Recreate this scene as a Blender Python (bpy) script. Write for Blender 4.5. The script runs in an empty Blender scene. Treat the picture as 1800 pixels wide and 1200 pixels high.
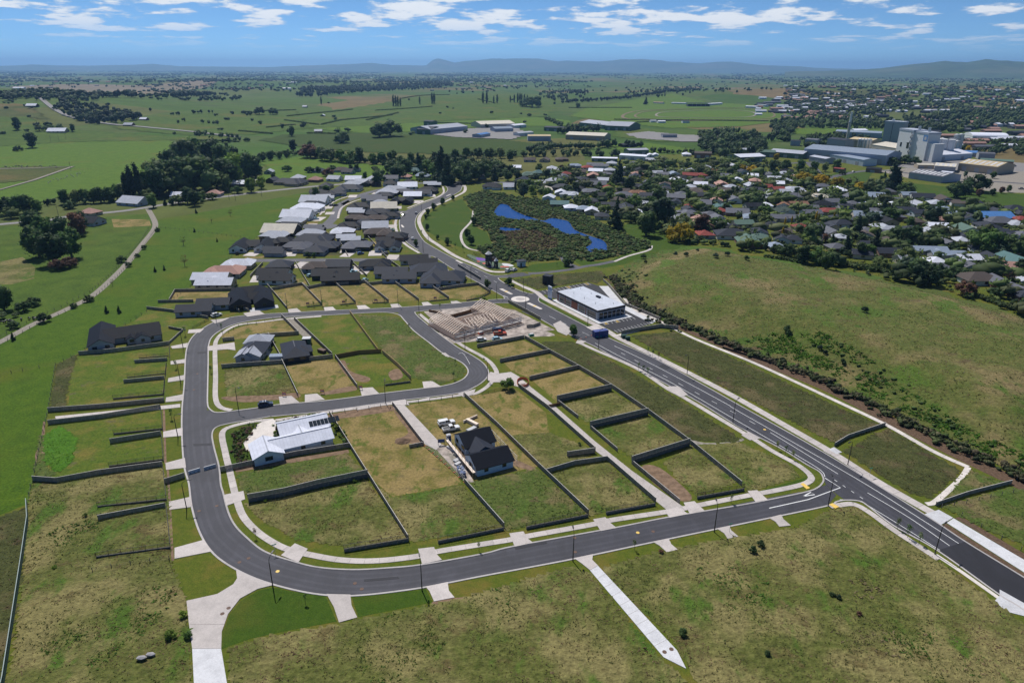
import bpy,bmesh,math,random
import numpy as np
from mathutils import Vector,Matrix
from mathutils.geometry import delaunay_2d_cdt
R = math.radians
rnd = random.Random(7)
scene = bpy.context.scene
COL = scene.collection

# ------------------------------------------------------------------ camera
CAM_H,FPX,CX,CY = 100.0,1200.0,900.0,600.0      # survey: photo is 1800 x 1200, 24 mm equivalent lens, drone at 100 m
PITCH,ROLL = R(21.8),R(0.2)
cam_d = bpy.data.cameras.new('camera'); cam = bpy.data.objects.new('camera',cam_d); COL.objects.link(cam)
cam_d.sensor_width = 36; cam_d.lens = 24; cam_d.clip_start = 1; cam_d.clip_end = 120000
CAMROT = (Matrix.Rotation(R(90) - PITCH,3,'X') @ Matrix.Rotation(ROLL,3,'Z'))
cam.location = (0,0,CAM_H); cam.rotation_euler = CAMROT.to_euler()
scene.camera = cam

# ------------------------------------------------------------------ sky, sun, exposure
SUN_EL,SUN_AZ = R(55),R(-24)          # azimuth measured from the view direction (+Y) towards +X
w = bpy.data.worlds.new('World'); scene.world = w; w.use_nodes = True
nt = w.node_tree; nt.nodes.clear()
def wn(t,**k):
    n = nt.nodes.new(t)
    for a,b in k.items(): setattr(n,a,b)
    return n
sky = wn('ShaderNodeTexSky',sky_type='NISHITA',sun_disc=False)
sky.sun_elevation = SUN_EL; sky.sun_rotation = SUN_AZ; sky.altitude = 1500; sky.air_density = 0.44; sky.dust_density = 0.0; sky.ozone_density = 1.5
geo = wn('ShaderNodeTexCoord'); sep = wn('ShaderNodeSeparateXYZ'); nt.links.new(geo.outputs['Generated'],sep.inputs[0])
def wm(op,a,b=None,c=None):
    n = wn('ShaderNodeMath',operation=op)
    for i,v in enumerate((a,b,c)):
        if v is None: continue
        if isinstance(v,(int,float)): n.inputs[i].default_value = v
        else: nt.links.new(v,n.inputs[i])
    return n.outputs[0]
X_,Y_,Z_ = sep.outputs
az = wm('ARCTAN2',X_,Y_)
el = wm('MAXIMUM',wm('ARCSINE',Z_),0.0)
lev = wm('LOGARITHM',wm('ADD',el,0.012),math.e)
def cloud_noise(su,sv,seed,detail,rough):
    cmb = wn('ShaderNodeCombineXYZ')
    nt.links.new(wm('MULTIPLY',az,su),cmb.inputs[0]); nt.links.new(wm('MULTIPLY',lev,sv),cmb.inputs[1]); cmb.inputs[2].default_value = seed
    n = wn('ShaderNodeTexNoise'); n.inputs['Scale'].default_value = 1.0; n.inputs['Detail'].default_value = detail; n.inputs['Roughness'].default_value = rough
    nt.links.new(cmb.outputs[0],n.inputs['Vector']); return n.outputs['Fac']
puff = cloud_noise(17,6.2,5.7,8,0.57)
bank = cloud_noise(2.2,1.3,8.1,2,0.5)
cover = wm('ADD',wm('ADD',wm('MULTIPLY',puff,0.78),wm('MULTIPLY',bank,0.3)),wm('MULTIPLY',wm('COSINE',wm('SUBTRACT',az,0.13)),0.11))
def ramp(v,a,b):
    n = wn('ShaderNodeMapRange'); n.interpolation_type = 'SMOOTHSTEP'
    n.inputs['From Min'].default_value = a; n.inputs['From Max'].default_value = b; nt.links.new(v,n.inputs['Value']); return n.outputs['Result']
mask = ramp(cover,0.63,0.715)
mask = wm('MULTIPLY',mask,ramp(el,0.012,0.06))
mask = wm('MULTIPLY',mask,0.95)
tone = ramp(cover,0.63,0.74)
cmix = wn('ShaderNodeMix',data_type='RGBA'); cmix.inputs['A'].default_value = (6.2,7.2,8.4,1); cmix.inputs['B'].default_value = (10.0,10.2,10.4,1)
nt.links.new(tone,cmix.inputs['Factor'])
smix = wn('ShaderNodeMix',data_type='RGBA'); nt.links.new(mask,smix.inputs['Factor'])
tint = wn('ShaderNodeMix',data_type='RGBA',blend_type='MULTIPLY'); tint.inputs['Factor'].default_value = 1; tint.inputs['B'].default_value = (0.68,0.97,1.12,1); nt.links.new(sky.outputs[0],tint.inputs['A'])
nt.links.new(tint.outputs['Result'],smix.inputs['A']); nt.links.new(cmix.outputs['Result'],smix.inputs['B'])
bg = wn('ShaderNodeBackground'); bg.inputs[1].default_value = 0.083
nt.links.new(smix.outputs['Result'],bg.inputs[0])
wo = wn('ShaderNodeOutputWorld'); nt.links.new(bg.outputs[0],wo.inputs[0])

sd = bpy.data.lights.new('sun','SUN'); sd.energy = 4.0; sd.angle = R(0.5); sd.color = (1.0,0.965,0.92)
sun = bpy.data.objects.new('sun',sd); COL.objects.link(sun)
sdir = Vector((math.sin(SUN_AZ) * math.cos(SUN_EL),math.cos(SUN_AZ) * math.cos(SUN_EL),math.sin(SUN_EL)))
sun.rotation_euler = sdir.to_track_quat('Z','Y').to_euler(); sun.location = (0,0,300)
vs = scene.view_settings; vs.view_transform = 'Standard'; vs.look = 'None'; vs.exposure = 0.2; vs.gamma = 1.0; vs.use_curve_mapping = False
cy = scene.cycles; cy.max_bounces = 4; cy.diffuse_bounces = 2; cy.glossy_bounces = 2; cy.transmission_bounces = 2; cy.volume_bounces = 0; cy.transparent_max_bounces = 6
cy.use_denoising = True; cy.caustics_reflective = False; cy.caustics_refractive = False

# ------------------------------------------------------------------ survey helpers: photo point -> place on the ground
def ray(px,py):
    d = CAMROT @ Vector(((px - CX) / FPX,(CY - py) / FPX,-1.0)); return d
def G(px,py,z=0.0):
    d = ray(px,py); t = (z - CAM_H) / d.z; return Vector((d.x * t,d.y * t))
def inpoly(x,y,poly):
    x = np.asarray(x); y = np.asarray(y); ins = np.zeros(x.shape,bool); n = len(poly); j = n - 1
    for i in range(n):
        xi,yi = poly[i][0],poly[i][1]; xj,yj = poly[j][0],poly[j][1]
        c = ((yi > y) != (yj > y)) & (x < (xj - xi) * (y - yi) / ((yj - yi) or 1e-9) + xi); ins ^= c; j = i
    return ins
def segdist(x,y,poly):
    d = np.full(np.shape(x),1e9); n = len(poly)
    for i in range(n):
        ax,ay = poly[i][0],poly[i][1]; bx,by = poly[(i + 1) % n][0],poly[(i + 1) % n][1]
        vx,vy = bx - ax,by - ay; L = vx * vx + vy * vy + 1e-9
        t = np.clip(((x - ax) * vx + (y - ay) * vy) / L,0,1); d = np.minimum(d,np.hypot(x - ax - t * vx,y - ay - t * vy))
    return d
def sstep(a,b,v):
    t = np.clip((v - a) / (b - a),0,1); return t * t * (3 - 2 * t)
# smooth value noise, used for relief and scatter
_rs = np.random.RandomState(5); _tab = _rs.rand(256,256)
def vnoise(x,y):
    x = np.asarray(x,float); y = np.asarray(y,float)
    xi = np.floor(x).astype(int); yi = np.floor(y).astype(int); fx = x - xi; fy = y - yi
    fx = fx * fx * (3 - 2 * fx); fy = fy * fy * (3 - 2 * fy)
    a = _tab[xi & 255,yi & 255]; b = _tab[(xi + 1) & 255,yi & 255]; c = _tab[xi & 255,(yi + 1) & 255]; d = _tab[(xi + 1) & 255,(yi + 1) & 255]
    return (a + (b - a) * fx) * (1 - fy) + (c + (d - c) * fx) * fy
def fbm(x,y,o=4):
    s = 0; a = 0.5; tot = 0
    for i in range(o):
        s = s + a * vnoise(x + 17.3 * i,y + 9.1 * i); tot += a; x = x * 2.03; y = y * 2.03; a *= 0.5
    return s / tot

MOUND = [tuple(G(*p)) for p in [(1068,489),(1092,522),(1150,556),(1205,575),(1330,622),(1450,668),(1560,722),(1700,790),(1830,850),(1990,790),
         (1990,640),(1800,558),(1640,512),(1480,478),(1340,455),(1240,436),(1170,440),(1110,462)]]
HILLS = [((20,205),26,330),((-160,190),42,420),((760,178),14,260),((1060,172),12,260),((420,165),16,300),((1480,168),26,320),((1330,172),20,230),((300,150),22,500),((1700,160),20,500),((620,150),16,500)]
HILLS = [(G(*p),h,s) for p,h,s in HILLS]
def T(x,y):
    x = np.asarray(x,float); y = np.asarray(y,float)
    r = np.hypot(x,y)
    amp = 5 * sstep(950,1600,r) + 10 * sstep(1500,4000,r)
    z = amp * (fbm(x / 420.0 + 3,y / 420.0 + 8,3) - 0.42)
    for c,h,s in HILLS:
        z = z + h * np.exp(-((x - c.x) ** 2 + (y - c.y) ** 2) / (2 * s * s)) * sstep(880,1350,r)
    ins = inpoly(x,y,MOUND)
    near = (r < 600)
    if np.any(ins):
        d = np.where(ins,segdist(x,y,MOUND),0)
        z = z + np.where(ins,7.5 * sstep(0,34,d) + 1.6 * (fbm(x / 22.0,y / 22.0,2) - .5) * sstep(4,30,d),0)
    return z
def Tz(x,y): return float(T(np.array([x]),np.array([y]))[0])
_ts = np.geomspace(60,40000,900)
def GT(px,py):
    d = ray(px,py); x = d.x * _ts; y = d.y * _ts; z = CAM_H + d.z * _ts
    below = z <= T(x,y)
    i = int(np.argmax(below)) if below.any() else len(_ts) - 1
    if i == 0: return Vector((x[0],y[0],z[0]))
    lo,hi = _ts[i - 1],_ts[i]
    for _ in range(10):
        m = (lo + hi) / 2
        if CAM_H + d.z * m <= Tz(d.x * m,d.y * m): hi = m
        else: lo = m
    return Vector((d.x * hi,d.y * hi,CAM_H + d.z * hi))
def GTv(px,py):
    C = np.array(CAMROT); d = np.stack([(px - CX) / FPX,(CY - py) / FPX,-np.ones_like(px)],-1) @ C.T; ts = np.geomspace(300,42000,330); best = np.full(len(px),ts[-1]); done = np.zeros(len(px),bool)
    for a in range(0,len(px),400):
        dd = d[a:a + 400]; x = dd[:,:1] * ts; y = dd[:,1:2] * ts; z = CAM_H + dd[:,2:] * ts; b = z <= T(x,y); best[a:a + 400] = np.where(b.any(1),ts[np.argmax(b,1)],ts[-1])
    x,y = d[:,0] * best,d[:,1] * best; return np.stack([x,y,T(x,y)],-1)
def mpp(px,py):          # metres per photo pixel at that ground point
    p = G(px,py); return math.sqrt(p.x ** 2 + p.y ** 2 + CAM_H ** 2) / FPX / math.sqrt(1 + ((px - CX) / FPX) ** 2 + ((CY - py) / FPX) ** 2)
def hgt(px,py,hpx):     # upright height of hpx photo pixels standing at that ground point
    p = G(px,py); dep = math.atan2(CAM_H,p.length); return hpx * mpp(px,py) / max(0.5,math.cos(dep))
def bearing(a,b):
    p,q = G(*a),G(*b); return math.atan2(q.y - p.y,q.x - p.x)

# ------------------------------------------------------------------ object helpers
def tag(o,label=None,cat=None,group=None,kind=None):
    if label: o['label'] = label
    if cat: o['category'] = cat
    if group: o['group'] = group
    if kind: o['kind'] = kind
    return o
def link(name,data,parent=None,loc=(0,0,0),rz=0.0,scale=None):
    o = bpy.data.objects.new(name,data); COL.objects.link(o); o.location = loc
    if rz: o.rotation_euler = (0,0,rz)
    if scale: o.scale = scale
    if parent: o.parent = parent
    return o
def empty(name,loc,rz=0.0,label=None,cat=None,group=None):
    o = link(name,None,None,loc,rz); o.empty_display_size = 0.5
    return tag(o,label,cat,group)
class MB:
    def __init__(s): s.v = []; s.f = []
    def add(s,vs,fs):
        b = len(s.v); s.v += [tuple(v) for v in vs]; s.f += [tuple(i + b for i in f) for f in fs]; return s
    def box(s,x0,x1,y0,y1,z0,z1):
        return s.add([(x0,y0,z0),(x1,y0,z0),(x1,y1,z0),(x0,y1,z0),(x0,y0,z1),(x1,y0,z1),(x1,y1,z1),(x0,y1,z1)],
                     [(0,3,2,1),(4,5,6,7),(0,1,5,4),(1,2,6,5),(2,3,7,6),(3,0,4,7)])
    def bar(s,a,b,w,h=None):
        a,b = Vector(a),Vector(b); h = h or w; d = (b - a).normalized()
        u = d.cross(Vector((0,0,1)))
        if u.length < 1e-3: u = Vector((1,0,0))
        u.normalize(); n = u.cross(d).normalized(); u *= w / 2; n *= h / 2
        vs = [a - u - n,a + u - n,a + u + n,a - u + n,b - u - n,b + u - n,b + u + n,b - u + n]
        return s.add(vs,[(0,3,2,1),(4,5,6,7),(0,1,5,4),(1,2,6,5),(2,3,7,6),(3,0,4,7)])
    def cyl(s,x,y,z0,z1,r0,r1=None,n=12,cap=True):
        r1 = r0 if r1 is None else r1
        vs = [(x + r0 * math.cos(2 * math.pi * i / n),y + r0 * math.sin(2 * math.pi * i / n),z0) for i in range(n)] + \
             [(x + r1 * math.cos(2 * math.pi * i / n),y + r1 * math.sin(2 * math.pi * i / n),z1) for i in range(n)]
        fs = [(i,(i + 1) % n,n + (i + 1) % n,n + i) for i in range(n)]
        if cap: fs += [tuple(range(n,2 * n)),tuple(range(n - 1,-1,-1))]
        return s.add(vs,fs)
    def tube(s,pts,rad,n=6):
        rings = []
        for i,p in enumerate(pts):
            p = Vector(p); d = (Vector(pts[min(i + 1,len(pts) - 1)]) - Vector(pts[max(i - 1,0)])).normalized()
            u = d.cross(Vector((0.31,0.95,0.1))).normalized(); v = d.cross(u); r = rad[i] if isinstance(rad,(list,tuple)) else rad
            rings.append([p + u * r * math.cos(2 * math.pi * k / n) + v * r * math.sin(2 * math.pi * k / n) for k in range(n)])
        vs = [q for rg in rings for q in rg]
        fs = [(i * n + k,i * n + (k + 1) % n,(i + 1) * n + (k + 1) % n,(i + 1) * n + k) for i in range(len(pts) - 1) for k in range(n)]
        fs += [tuple(range(n))[::-1],tuple(range((len(pts) - 1) * n,len(pts) * n))]
        return s.add(vs,fs)
    def mesh(s,name,mat=None,smooth=False):
        me = bpy.data.meshes.new(name); me.from_pydata(s.v,[],s.f); me.update()
        if mat: me.materials.append(mat)
        if smooth: me.polygons.foreach_set('use_smooth',[True] * len(me.polygons))
        return me
    def build(s,name,mat=None,parent=None,loc=(0,0,0),rz=0.0,smooth=False):
        return link(name,s.mesh(name,mat,smooth),parent,loc,rz)
def npmesh(name,verts,tris,mat=None,cols=None,smooth=False,quads=False):
    me = bpy.data.meshes.new(name); k = 4 if quads else 3
    verts = np.asarray(verts,np.float32); tris = np.asarray(tris,np.int32).reshape(-1,k)
    me.vertices.add(len(verts)); me.vertices.foreach_set('co',verts.ravel())
    me.loops.add(tris.size); me.loops.foreach_set('vertex_index',tris.ravel())
    me.polygons.add(len(tris)); me.polygons.foreach_set('loop_start',np.arange(0,tris.size,k,dtype=np.int32)); me.polygons.foreach_set('loop_total',np.full(len(tris),k,np.int32))
    if smooth: me.polygons.foreach_set('use_smooth',np.ones(len(tris),bool))
    me.update(calc_edges=True)
    if cols is not None:
        a = me.color_attributes.new('tint','FLOAT_COLOR','POINT'); c = np.ones((len(verts),4),np.float32); c[:,:3] = cols; a.data.foreach_set('color',c.ravel())
    if mat: me.materials.append(mat)
    return me
def spline(pts,n=8,closed=False):
    P = [Vector(p) for p in pts]; out = []
    m = len(P)
    for i in range(m if closed else m - 1):
        p0 = P[(i - 1) % m] if closed else P[max(i - 1,0)]; p1 = P[i]; p2 = P[(i + 1) % m]; p3 = P[(i + 2) % m] if closed else P[min(i + 2,m - 1)]
        for k in range(n):
            t = k / n
            out.append(0.5 * ((2 * p1) + (-p0 + p2) * t + (2 * p0 - 5 * p1 + 4 * p2 - p3) * t * t + (-p0 + 3 * p1 - 3 * p2 + p3) * t ** 3))
    if not closed: out.append(P[-1])
    return out
def poly_mesh(name,pts,mat,z0,z1):
    """slab with skirts: outline pts (2d), top at z1, sides down to z0"""
    n = len(pts); me = bpy.data.meshes.new(name)
    a = sum(pts[i][0] * pts[(i + 1) % n][1] - pts[(i + 1) % n][0] * pts[i][1] for i in range(n))
    if a < 0: pts = pts[::-1]
    q = [Vector((p[0],p[1])) for p in pts]
    v2,_,f2 = delaunay_2d_cdt(q,[],[list(range(n))],1,1e-4,False)[:3]
    pl = [tuple(p) for p in q]; cxs = np.array([(v2[f[0]][0] + v2[f[1]][0] + v2[f[2]][0]) / 3 for f in f2]); cys = np.array([(v2[f[0]][1] + v2[f[1]][1] + v2[f[2]][1]) / 3 for f in f2])
    f2 = [f for f,g in zip(f2,inpoly(cxs,cys,pl)) if g]; k = len(v2)
    vs = [(p[0],p[1],z1) for p in v2] + [(p[0],p[1],z1) for p in pts] + [(p[0],p[1],z0) for p in pts]
    fs = [tuple(f) for f in f2] + [(k + i,k + n + i,k + n + (i + 1) % n,k + (i + 1) % n) for i in range(n)]
    me.from_pydata(vs,[],fs); me.update(); me.materials.append(mat); return me
def slab(name,pxs,mat,z1,z0=-0.05,smooth=0,parent=None,kind='structure',world=None):
    pts = world if world is not None else [G(*p) for p in pxs]
    if smooth: pts = spline(pts,smooth,True)
    o = link(name,poly_mesh(name,[tuple(p) for p in pts],mat,z0,z1),parent)
    if not parent: tag(o,kind=kind)
    return o
def offset(pts,d):
    out = []
    for i,p in enumerate(pts):
        t = (pts[min(i + 1,len(pts) - 1)] - pts[max(i - 1,0)]); t = Vector((t.x,t.y)).normalized(); out.append(Vector((p.x - t.y * d,p.y + t.x * d)))
    return out
def ribbon(name,pxs,width,mat,z1,z0=None,smooth=6,parent=None,world=None,drape=0,off=0.0):
    c = world if world is not None else [G(*p) for p in pxs]
    if smooth: c = spline(c,smooth)
    if off: c = offset(c,off)
    L = offset(c,width / 2); Rr = offset(c,-width / 2); n = len(c)
    vs = []; fs = []
    for l,r in zip(L,Rr):
        zl = zr = z1
        if drape: zl = Tz(l.x,l.y) + z1; zr = Tz(r.x,r.y) + z1
        b = (z0 if z0 is not None else z1 - 0.05)
        vs += [(l.x,l.y,zl),(r.x,r.y,zr),(l.x,l.y,zl - z1 + b),(r.x,r.y,zr - z1 + b)]
    for i in range(n - 1):
        a = 4 * i; e = a + 4
        fs += [(a + 1,e + 1,e,a),(a,e,e + 2,a + 2),(e + 1,a + 1,a + 3,e + 3)]
    fs += [(0,2,3,1),(4 * n - 4,4 * n - 3,4 * n - 1,4 * n - 2)]
    me = bpy.data.meshes.new(name); me.from_pydata(vs,[],fs); me.update(); me.materials.append(mat)
    o = link(name,me,parent)
    if not parent: tag(o,kind='structure')
    return o
# labels for the many look-alike things: kind of look + rank by distance from a landmark one can find
PENDING = []; LANDMARKS = []
def landmark(name,px,py): LANDMARKS.append((name,G(px,py)))
def later(o,look,cat,group,xy,adv='nearest'): o['category'] = cat; o['group'] = group; PENDING.append((o,look,Vector((xy[0],xy[1]))))
ORD = 'nearest,second nearest,third nearest,fourth nearest,fifth nearest,sixth nearest,seventh nearest,eighth nearest,ninth nearest,tenth nearest,eleventh nearest,twelfth nearest'.split(',')
TENS = {1: '',2: 'twenty',3: 'thirty',4: 'forty',5: 'fifty',6: 'sixty',7: 'seventy',8: 'eighty',9: 'ninety'}
ONES = ['','first','second','third','fourth','fifth','sixth','seventh','eighth','ninth']
TEEN = ['tenth','eleventh','twelfth','thirteenth','fourteenth','fifteenth','sixteenth','seventeenth','eighteenth','nineteenth']
def ordinal(i):
    if i == 0: return 'nearest'
    n = i + 1
    if n < 10: s = ONES[n]
    elif n < 20: s = TEEN[n - 10]
    elif n % 10 == 0: s = {20: 'twentieth',30: 'thirtieth',40: 'fortieth',50: 'fiftieth',60: 'sixtieth',70: 'seventieth',80: 'eightieth',90: 'ninetieth'}.get(n,str(n) + 'th')
    else: s = TENS[n // 10] + '-' + ONES[n % 10]
    return s + ' nearest'
def settle_labels():
    fam = {}
    for o,look,p in PENDING:
        if not LANDMARKS: continue
        l = min(LANDMARKS,key=lambda q: (q[1] - p).length); fam.setdefault((look,l[0]),[]).append(((l[1] - p).length,o))
    for (look,l),its in fam.items():
        its.sort(key=lambda q: q[0])
        for i,(_,o) in enumerate(its): o['label'] = f'{look}, {ordinal(i)} {l}'

# ------------------------------------------------------------------ materials
def mat_new(name):
    m = bpy.data.materials.new(name); m.use_nodes = True; t = m.node_tree; t.nodes.clear()
    o = t.nodes.new('ShaderNodeOutputMaterial'); p = t.nodes.new('ShaderNodeBsdfPrincipled'); t.links.new(p.outputs[0],o.inputs[0]); return m,t,p,o
def setin(t,n,k,v):
    if hasattr(v,'is_output') or isinstance(v,bpy.types.NodeSocket): t.links.new(v,n.inputs[k])
    else: n.inputs[k].default_value = v
def noise(t,scale,detail=3,rough=0.55,coord='World',stretch=None):
    if coord == 'World': c = t.nodes.new('ShaderNodeNewGeometry').outputs['Position']
    else: c = t.nodes.new('ShaderNodeTexCoord').outputs['Object']
    if stretch:
        mp = t.nodes.new('ShaderNodeMapping'); mp.inputs['Scale'].default_value = stretch[:3]
        if len(stretch) > 3: mp.inputs['Rotation'].default_value = (0,0,stretch[3])
        t.links.new(c,mp.inputs['Vector']); c = mp.outputs[0]
    n = t.nodes.new('ShaderNodeTexNoise'); n.inputs['Scale'].default_value = scale; n.inputs['Detail'].default_value = detail; n.inputs['Roughness'].default_value = rough
    t.links.new(c,n.inputs['Vector']); return n.outputs['Fac']
def rampc(t,fac,stops):
    r = t.nodes.new('ShaderNodeValToRGB'); e = r.color_ramp.elements
    while len(e) < len(stops): e.new(0.5)
    for i,(p,c) in enumerate(stops): e[i].position = p; e[i].color = (*c,1)
    t.links.new(fac,r.inputs[0]); return r.outputs[0]
def mixc(t,f,a,b,mode='MIX'):
    n = t.nodes.new('ShaderNodeMix'); n.data_type = 'RGBA'; n.blend_type = mode
    setin(t,n,'Factor',f)
    for k,v in (('A',a),('B',b)): setin(t,n,k,(*v,1) if isinstance(v,tuple) and len(v) == 3 else v)
    return n.outputs['Result']
def mapr(t,v,a,b,c=0.0,d=1.0):
    n = t.nodes.new('ShaderNodeMapRange'); n.interpolation_type = 'SMOOTHSTEP'
    for k,q in (('From Min',a),('From Max',b),('To Min',c),('To Max',d)): n.inputs[k].default_value = q
    t.links.new(v,n.inputs['Value']); return n.outputs['Result']
def bumpn(t,p,h,dist,strength=1.0):
    b = t.nodes.new('ShaderNodeBump'); b.inputs['Distance'].default_value = dist; b.inputs['Strength'].default_value = strength
    t.links.new(h,b.inputs['Height']); t.links.new(b.outputs[0],p.inputs['Normal'])
def plain(name,c,rough=0.7,var=0.12,scale=1.5,metal=0.0,coord='Object',spec=0.5,bump=0.0,stretch=None):
    m,t,p,o = mat_new(name)
    n = noise(t,scale,4,0.6,coord,stretch)
    lo = tuple(max(0,q * (1 - var)) for q in c); hi = tuple(min(1,q * (1 + var)) for q in c)
    t.links.new(rampc(t,n,[(0.3,lo),(0.7,hi)]),p.inputs['Base Color'])
    p.inputs['Roughness'].default_value = rough; p.inputs['Metallic'].default_value = metal; p.inputs['Specular IOR Level'].default_value = spec
    if bump: bumpn(t,p,n,bump)
    return m
def grass(name,dark,mid,light,straw,s_patch=0.06,straw_lo=0.5,straw_hi=0.72,s_mid=0.35,fine=2.2,bump=0.25,brown=None,stripe=None,lush=None):
    m,t,p,o = mat_new(name)
    n1 = noise(t,s_patch,3,0.6); n2 = noise(t,s_mid,5,0.68); n3 = noise(t,fine,3,0.7)
    c = rampc(t,n2,[(0.3,dark),(0.5,mid),(0.7,light)])
    c = mixc(t,mapr(t,n1,straw_lo,straw_hi),c,straw)
    if brown:
        n4 = noise(t,s_patch * 1.7,4,0.7,stretch=(1,1.3,1)); c = mixc(t,mapr(t,n4,0.56,0.7),c,brown)
    if lush:
        n6 = noise(t,s_patch * 1.3,4,0.65,stretch=(1.4,0.8,1,0.5)); c = mixc(t,mapr(t,n6,0.53,0.66),c,lush)
    if stripe:
        n5 = noise(t,0.5,2,0.5,stretch=(0.12,2.2,1,stripe)); c = mixc(t,mapr(t,n5,0.35,0.65,0.0,0.35),c,light)
    g = rampc(t,n3,[(0.25,(0.55,0.55,0.55)),(0.75,(1.35,1.35,1.35))])
    c = mixc(t,1.0,c,g,'MULTIPLY'); t.links.new(c,p.inputs['Base Color'])
    p.inputs['Roughness'].default_value = 0.95; p.inputs['Specular IOR Level'].default_value = 0.15
    if bump: bumpn(t,p,n3,bump,0.8)
    return m
def leafmat(name,c,var=0.35,trans=0.25):
    m,t,p,o = mat_new(name)
    a = t.nodes.new('ShaderNodeAttribute'); a.attribute_name = 'tint'
    oi = t.nodes.new('ShaderNodeObjectInfo')
    k = rampc(t,oi.outputs['Random'],[(0.0,tuple(q * (1 - var) for q in c)),(0.5,c),(1.0,(c[0] * (1 + var * 1.1),c[1] * (1 + var * 0.7),c[2] * (1 + var * .3)))])
    k = mixc(t,1.0,k,a.outputs['Color'],'MULTIPLY'); t.links.new(k,p.inputs['Base Color'])
    p.inputs['Roughness'].default_value = 0.75; p.inputs['Specular IOR Level'].default_value = 0.25
    tr = t.nodes.new('ShaderNodeBsdfTranslucent'); t.links.new(k,tr.inputs['Color'])
    mx = t.nodes.new('ShaderNodeMixShader'); mx.inputs[0].default_value = trans
    t.links.new(p.outputs[0],mx.inputs[1]); t.links.new(tr.outputs[0],mx.inputs[2]); t.links.new(mx.outputs[0],o.inputs[0])
    return m
def glassmat(name,c=(0.02,0.025,0.03),rough=0.08):
    m,t,p,o = mat_new(name); p.inputs['Base Color'].default_value = (*c,1); p.inputs['Roughness'].default_value = rough; p.inputs['Specular IOR Level'].default_value = 0.8; return m
def roofmat(name,c,rough=0.45,ribs=True,var=0.1,spec=0.12,pitchm=0.35):
    m,t,p,o = mat_new(name)
    n = noise(t,0.5,4,0.6,'Object'); 
    oi = t.nodes.new('ShaderNodeObjectInfo')
    k = rampc(t,n,[(0.3,tuple(q * (1 - var) for q in c)),(0.7,tuple(min(1,q * (1 + var)) for q in c))])
    j = rampc(t,oi.outputs['Random'],[(0,(0.85,0.85,0.85)),(1,(1.12,1.12,1.12))])
    k = mixc(t,1.0,k,j,'MULTIPLY')
    if ribs:
        tc = t.nodes.new('ShaderNodeTexCoord'); wv = t.nodes.new('ShaderNodeTexWave'); wv.wave_type = 'BANDS'; wv.bands_direction = 'X'; wv.inputs['Scale'].default_value = pitchm
        t.links.new(tc.outputs['Object'],wv.inputs['Vector'])
        k = mixc(t,mapr(t,wv.outputs['Fac'],0.75,1.0,0.0,0.22),k,tuple(q * 0.6 for q in c))
    t.links.new(k,p.inputs['Base Color']); p.inputs['Roughness'].default_value = rough + 0.2; p.inputs['Specular IOR Level'].default_value = spec
    return m

MT = {}
# ground
MT['pasture'] = grass('pasture_grass',(0.0422,0.0788,0.00747),(0.0604,0.106,0.00936),(0.0846,0.129,0.0131),(0.103,0.106,0.0164),0.012,0.5,0.75,0.08,1.0,0.1)
MT['pasture_bright'] = grass('bright_pasture_grass',(0.0636,0.12,0.00845),(0.0788,0.143,0.0103),(0.101,0.161,0.0131),(0.108,0.125,0.014),0.02,0.52,0.78,0.12,1.2,0.1)
MT['pasture_left'] = grass('paddock_grass',(0.042,0.0881,0.00475),(0.0576,0.11,0.00556),(0.0751,0.127,0.00715),(0.0907,0.11,0.00869),0.03,0.5,0.75,0.2,1.6,0.15)
MT['pasture_dull'] = grass('dull_pasture_grass',(0.049,0.0653,0.0115),(0.0653,0.0816,0.0144),(0.0867,0.0976,0.0202),(0.141,0.102,0.0346),0.01,0.45,0.7,0.05,0.6,0.0)
MT['crop'] = grass('maize_crop',(0.0307,0.0571,0.00605),(0.0389,0.0694,0.00707),(0.0512,0.0816,0.0091),(0.0563,0.0694,0.0101),0.02,0.5,0.8,0.3,1.5,0.3)
MT['dry'] = grass('dry_grass',(0.12,0.11,0.055),(0.17,0.14,0.08),(0.2,0.165,0.1),(0.21,0.16,0.11),0.01,0.4,0.6,0.06,0.6,0.0)
MT['mown'] = grass('mown_yellow_grass',(0.105,0.108,0.0243),(0.152,0.133,0.0347),(0.194,0.156,0.0485),(0.253,0.188,0.0728),0.13,0.38,0.57,0.55,1.5,0.15,brown=(0.144,0.116,0.052),lush=(0.097,0.12,0.0208))
MT['mown_green'] = grass('mown_green_grass',(0.0532,0.096,0.0092),(0.0824,0.121,0.0126),(0.117,0.138,0.0184),(0.16,0.138,0.0288),0.1,0.45,0.68,0.5,1.6,0.15,brown=(0.113,0.107,0.048))
MT['verge'] = grass('verge_grass',(0.0645,0.0946,0.00975),(0.0916,0.116,0.013),(0.124,0.132,0.0173),(0.162,0.128,0.027),0.12,0.48,0.75,0.8,4.0,0.08)
MT['lawn'] = grass('green_lawn',(0.0349,0.0693,0.00622),(0.0447,0.0862,0.00727),(0.0596,0.099,0.0104),(0.0793,0.0963,0.013),0.08,0.5,0.8,0.8,4.0,0.06)
MT['rough'] = grass('rough_grass_ground',(0.0698,0.088,0.0179),(0.104,0.114,0.0281),(0.144,0.146,0.0425),(0.2,0.175,0.068),0.06,0.44,0.6,0.6,1.0,0.7,brown=(0.116,0.0933,0.0357),lush=(0.0698,0.122,0.017))
MT['rough_green'] = grass('rough_green_ground',(0.0552,0.084,0.017),(0.0828,0.113,0.0238),(0.115,0.134,0.034),(0.166,0.139,0.0595),0.08,0.5,0.65,0.6,1.3,0.5,brown=(0.12,0.0882,0.0467),lush=(0.069,0.113,0.0187))
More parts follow.
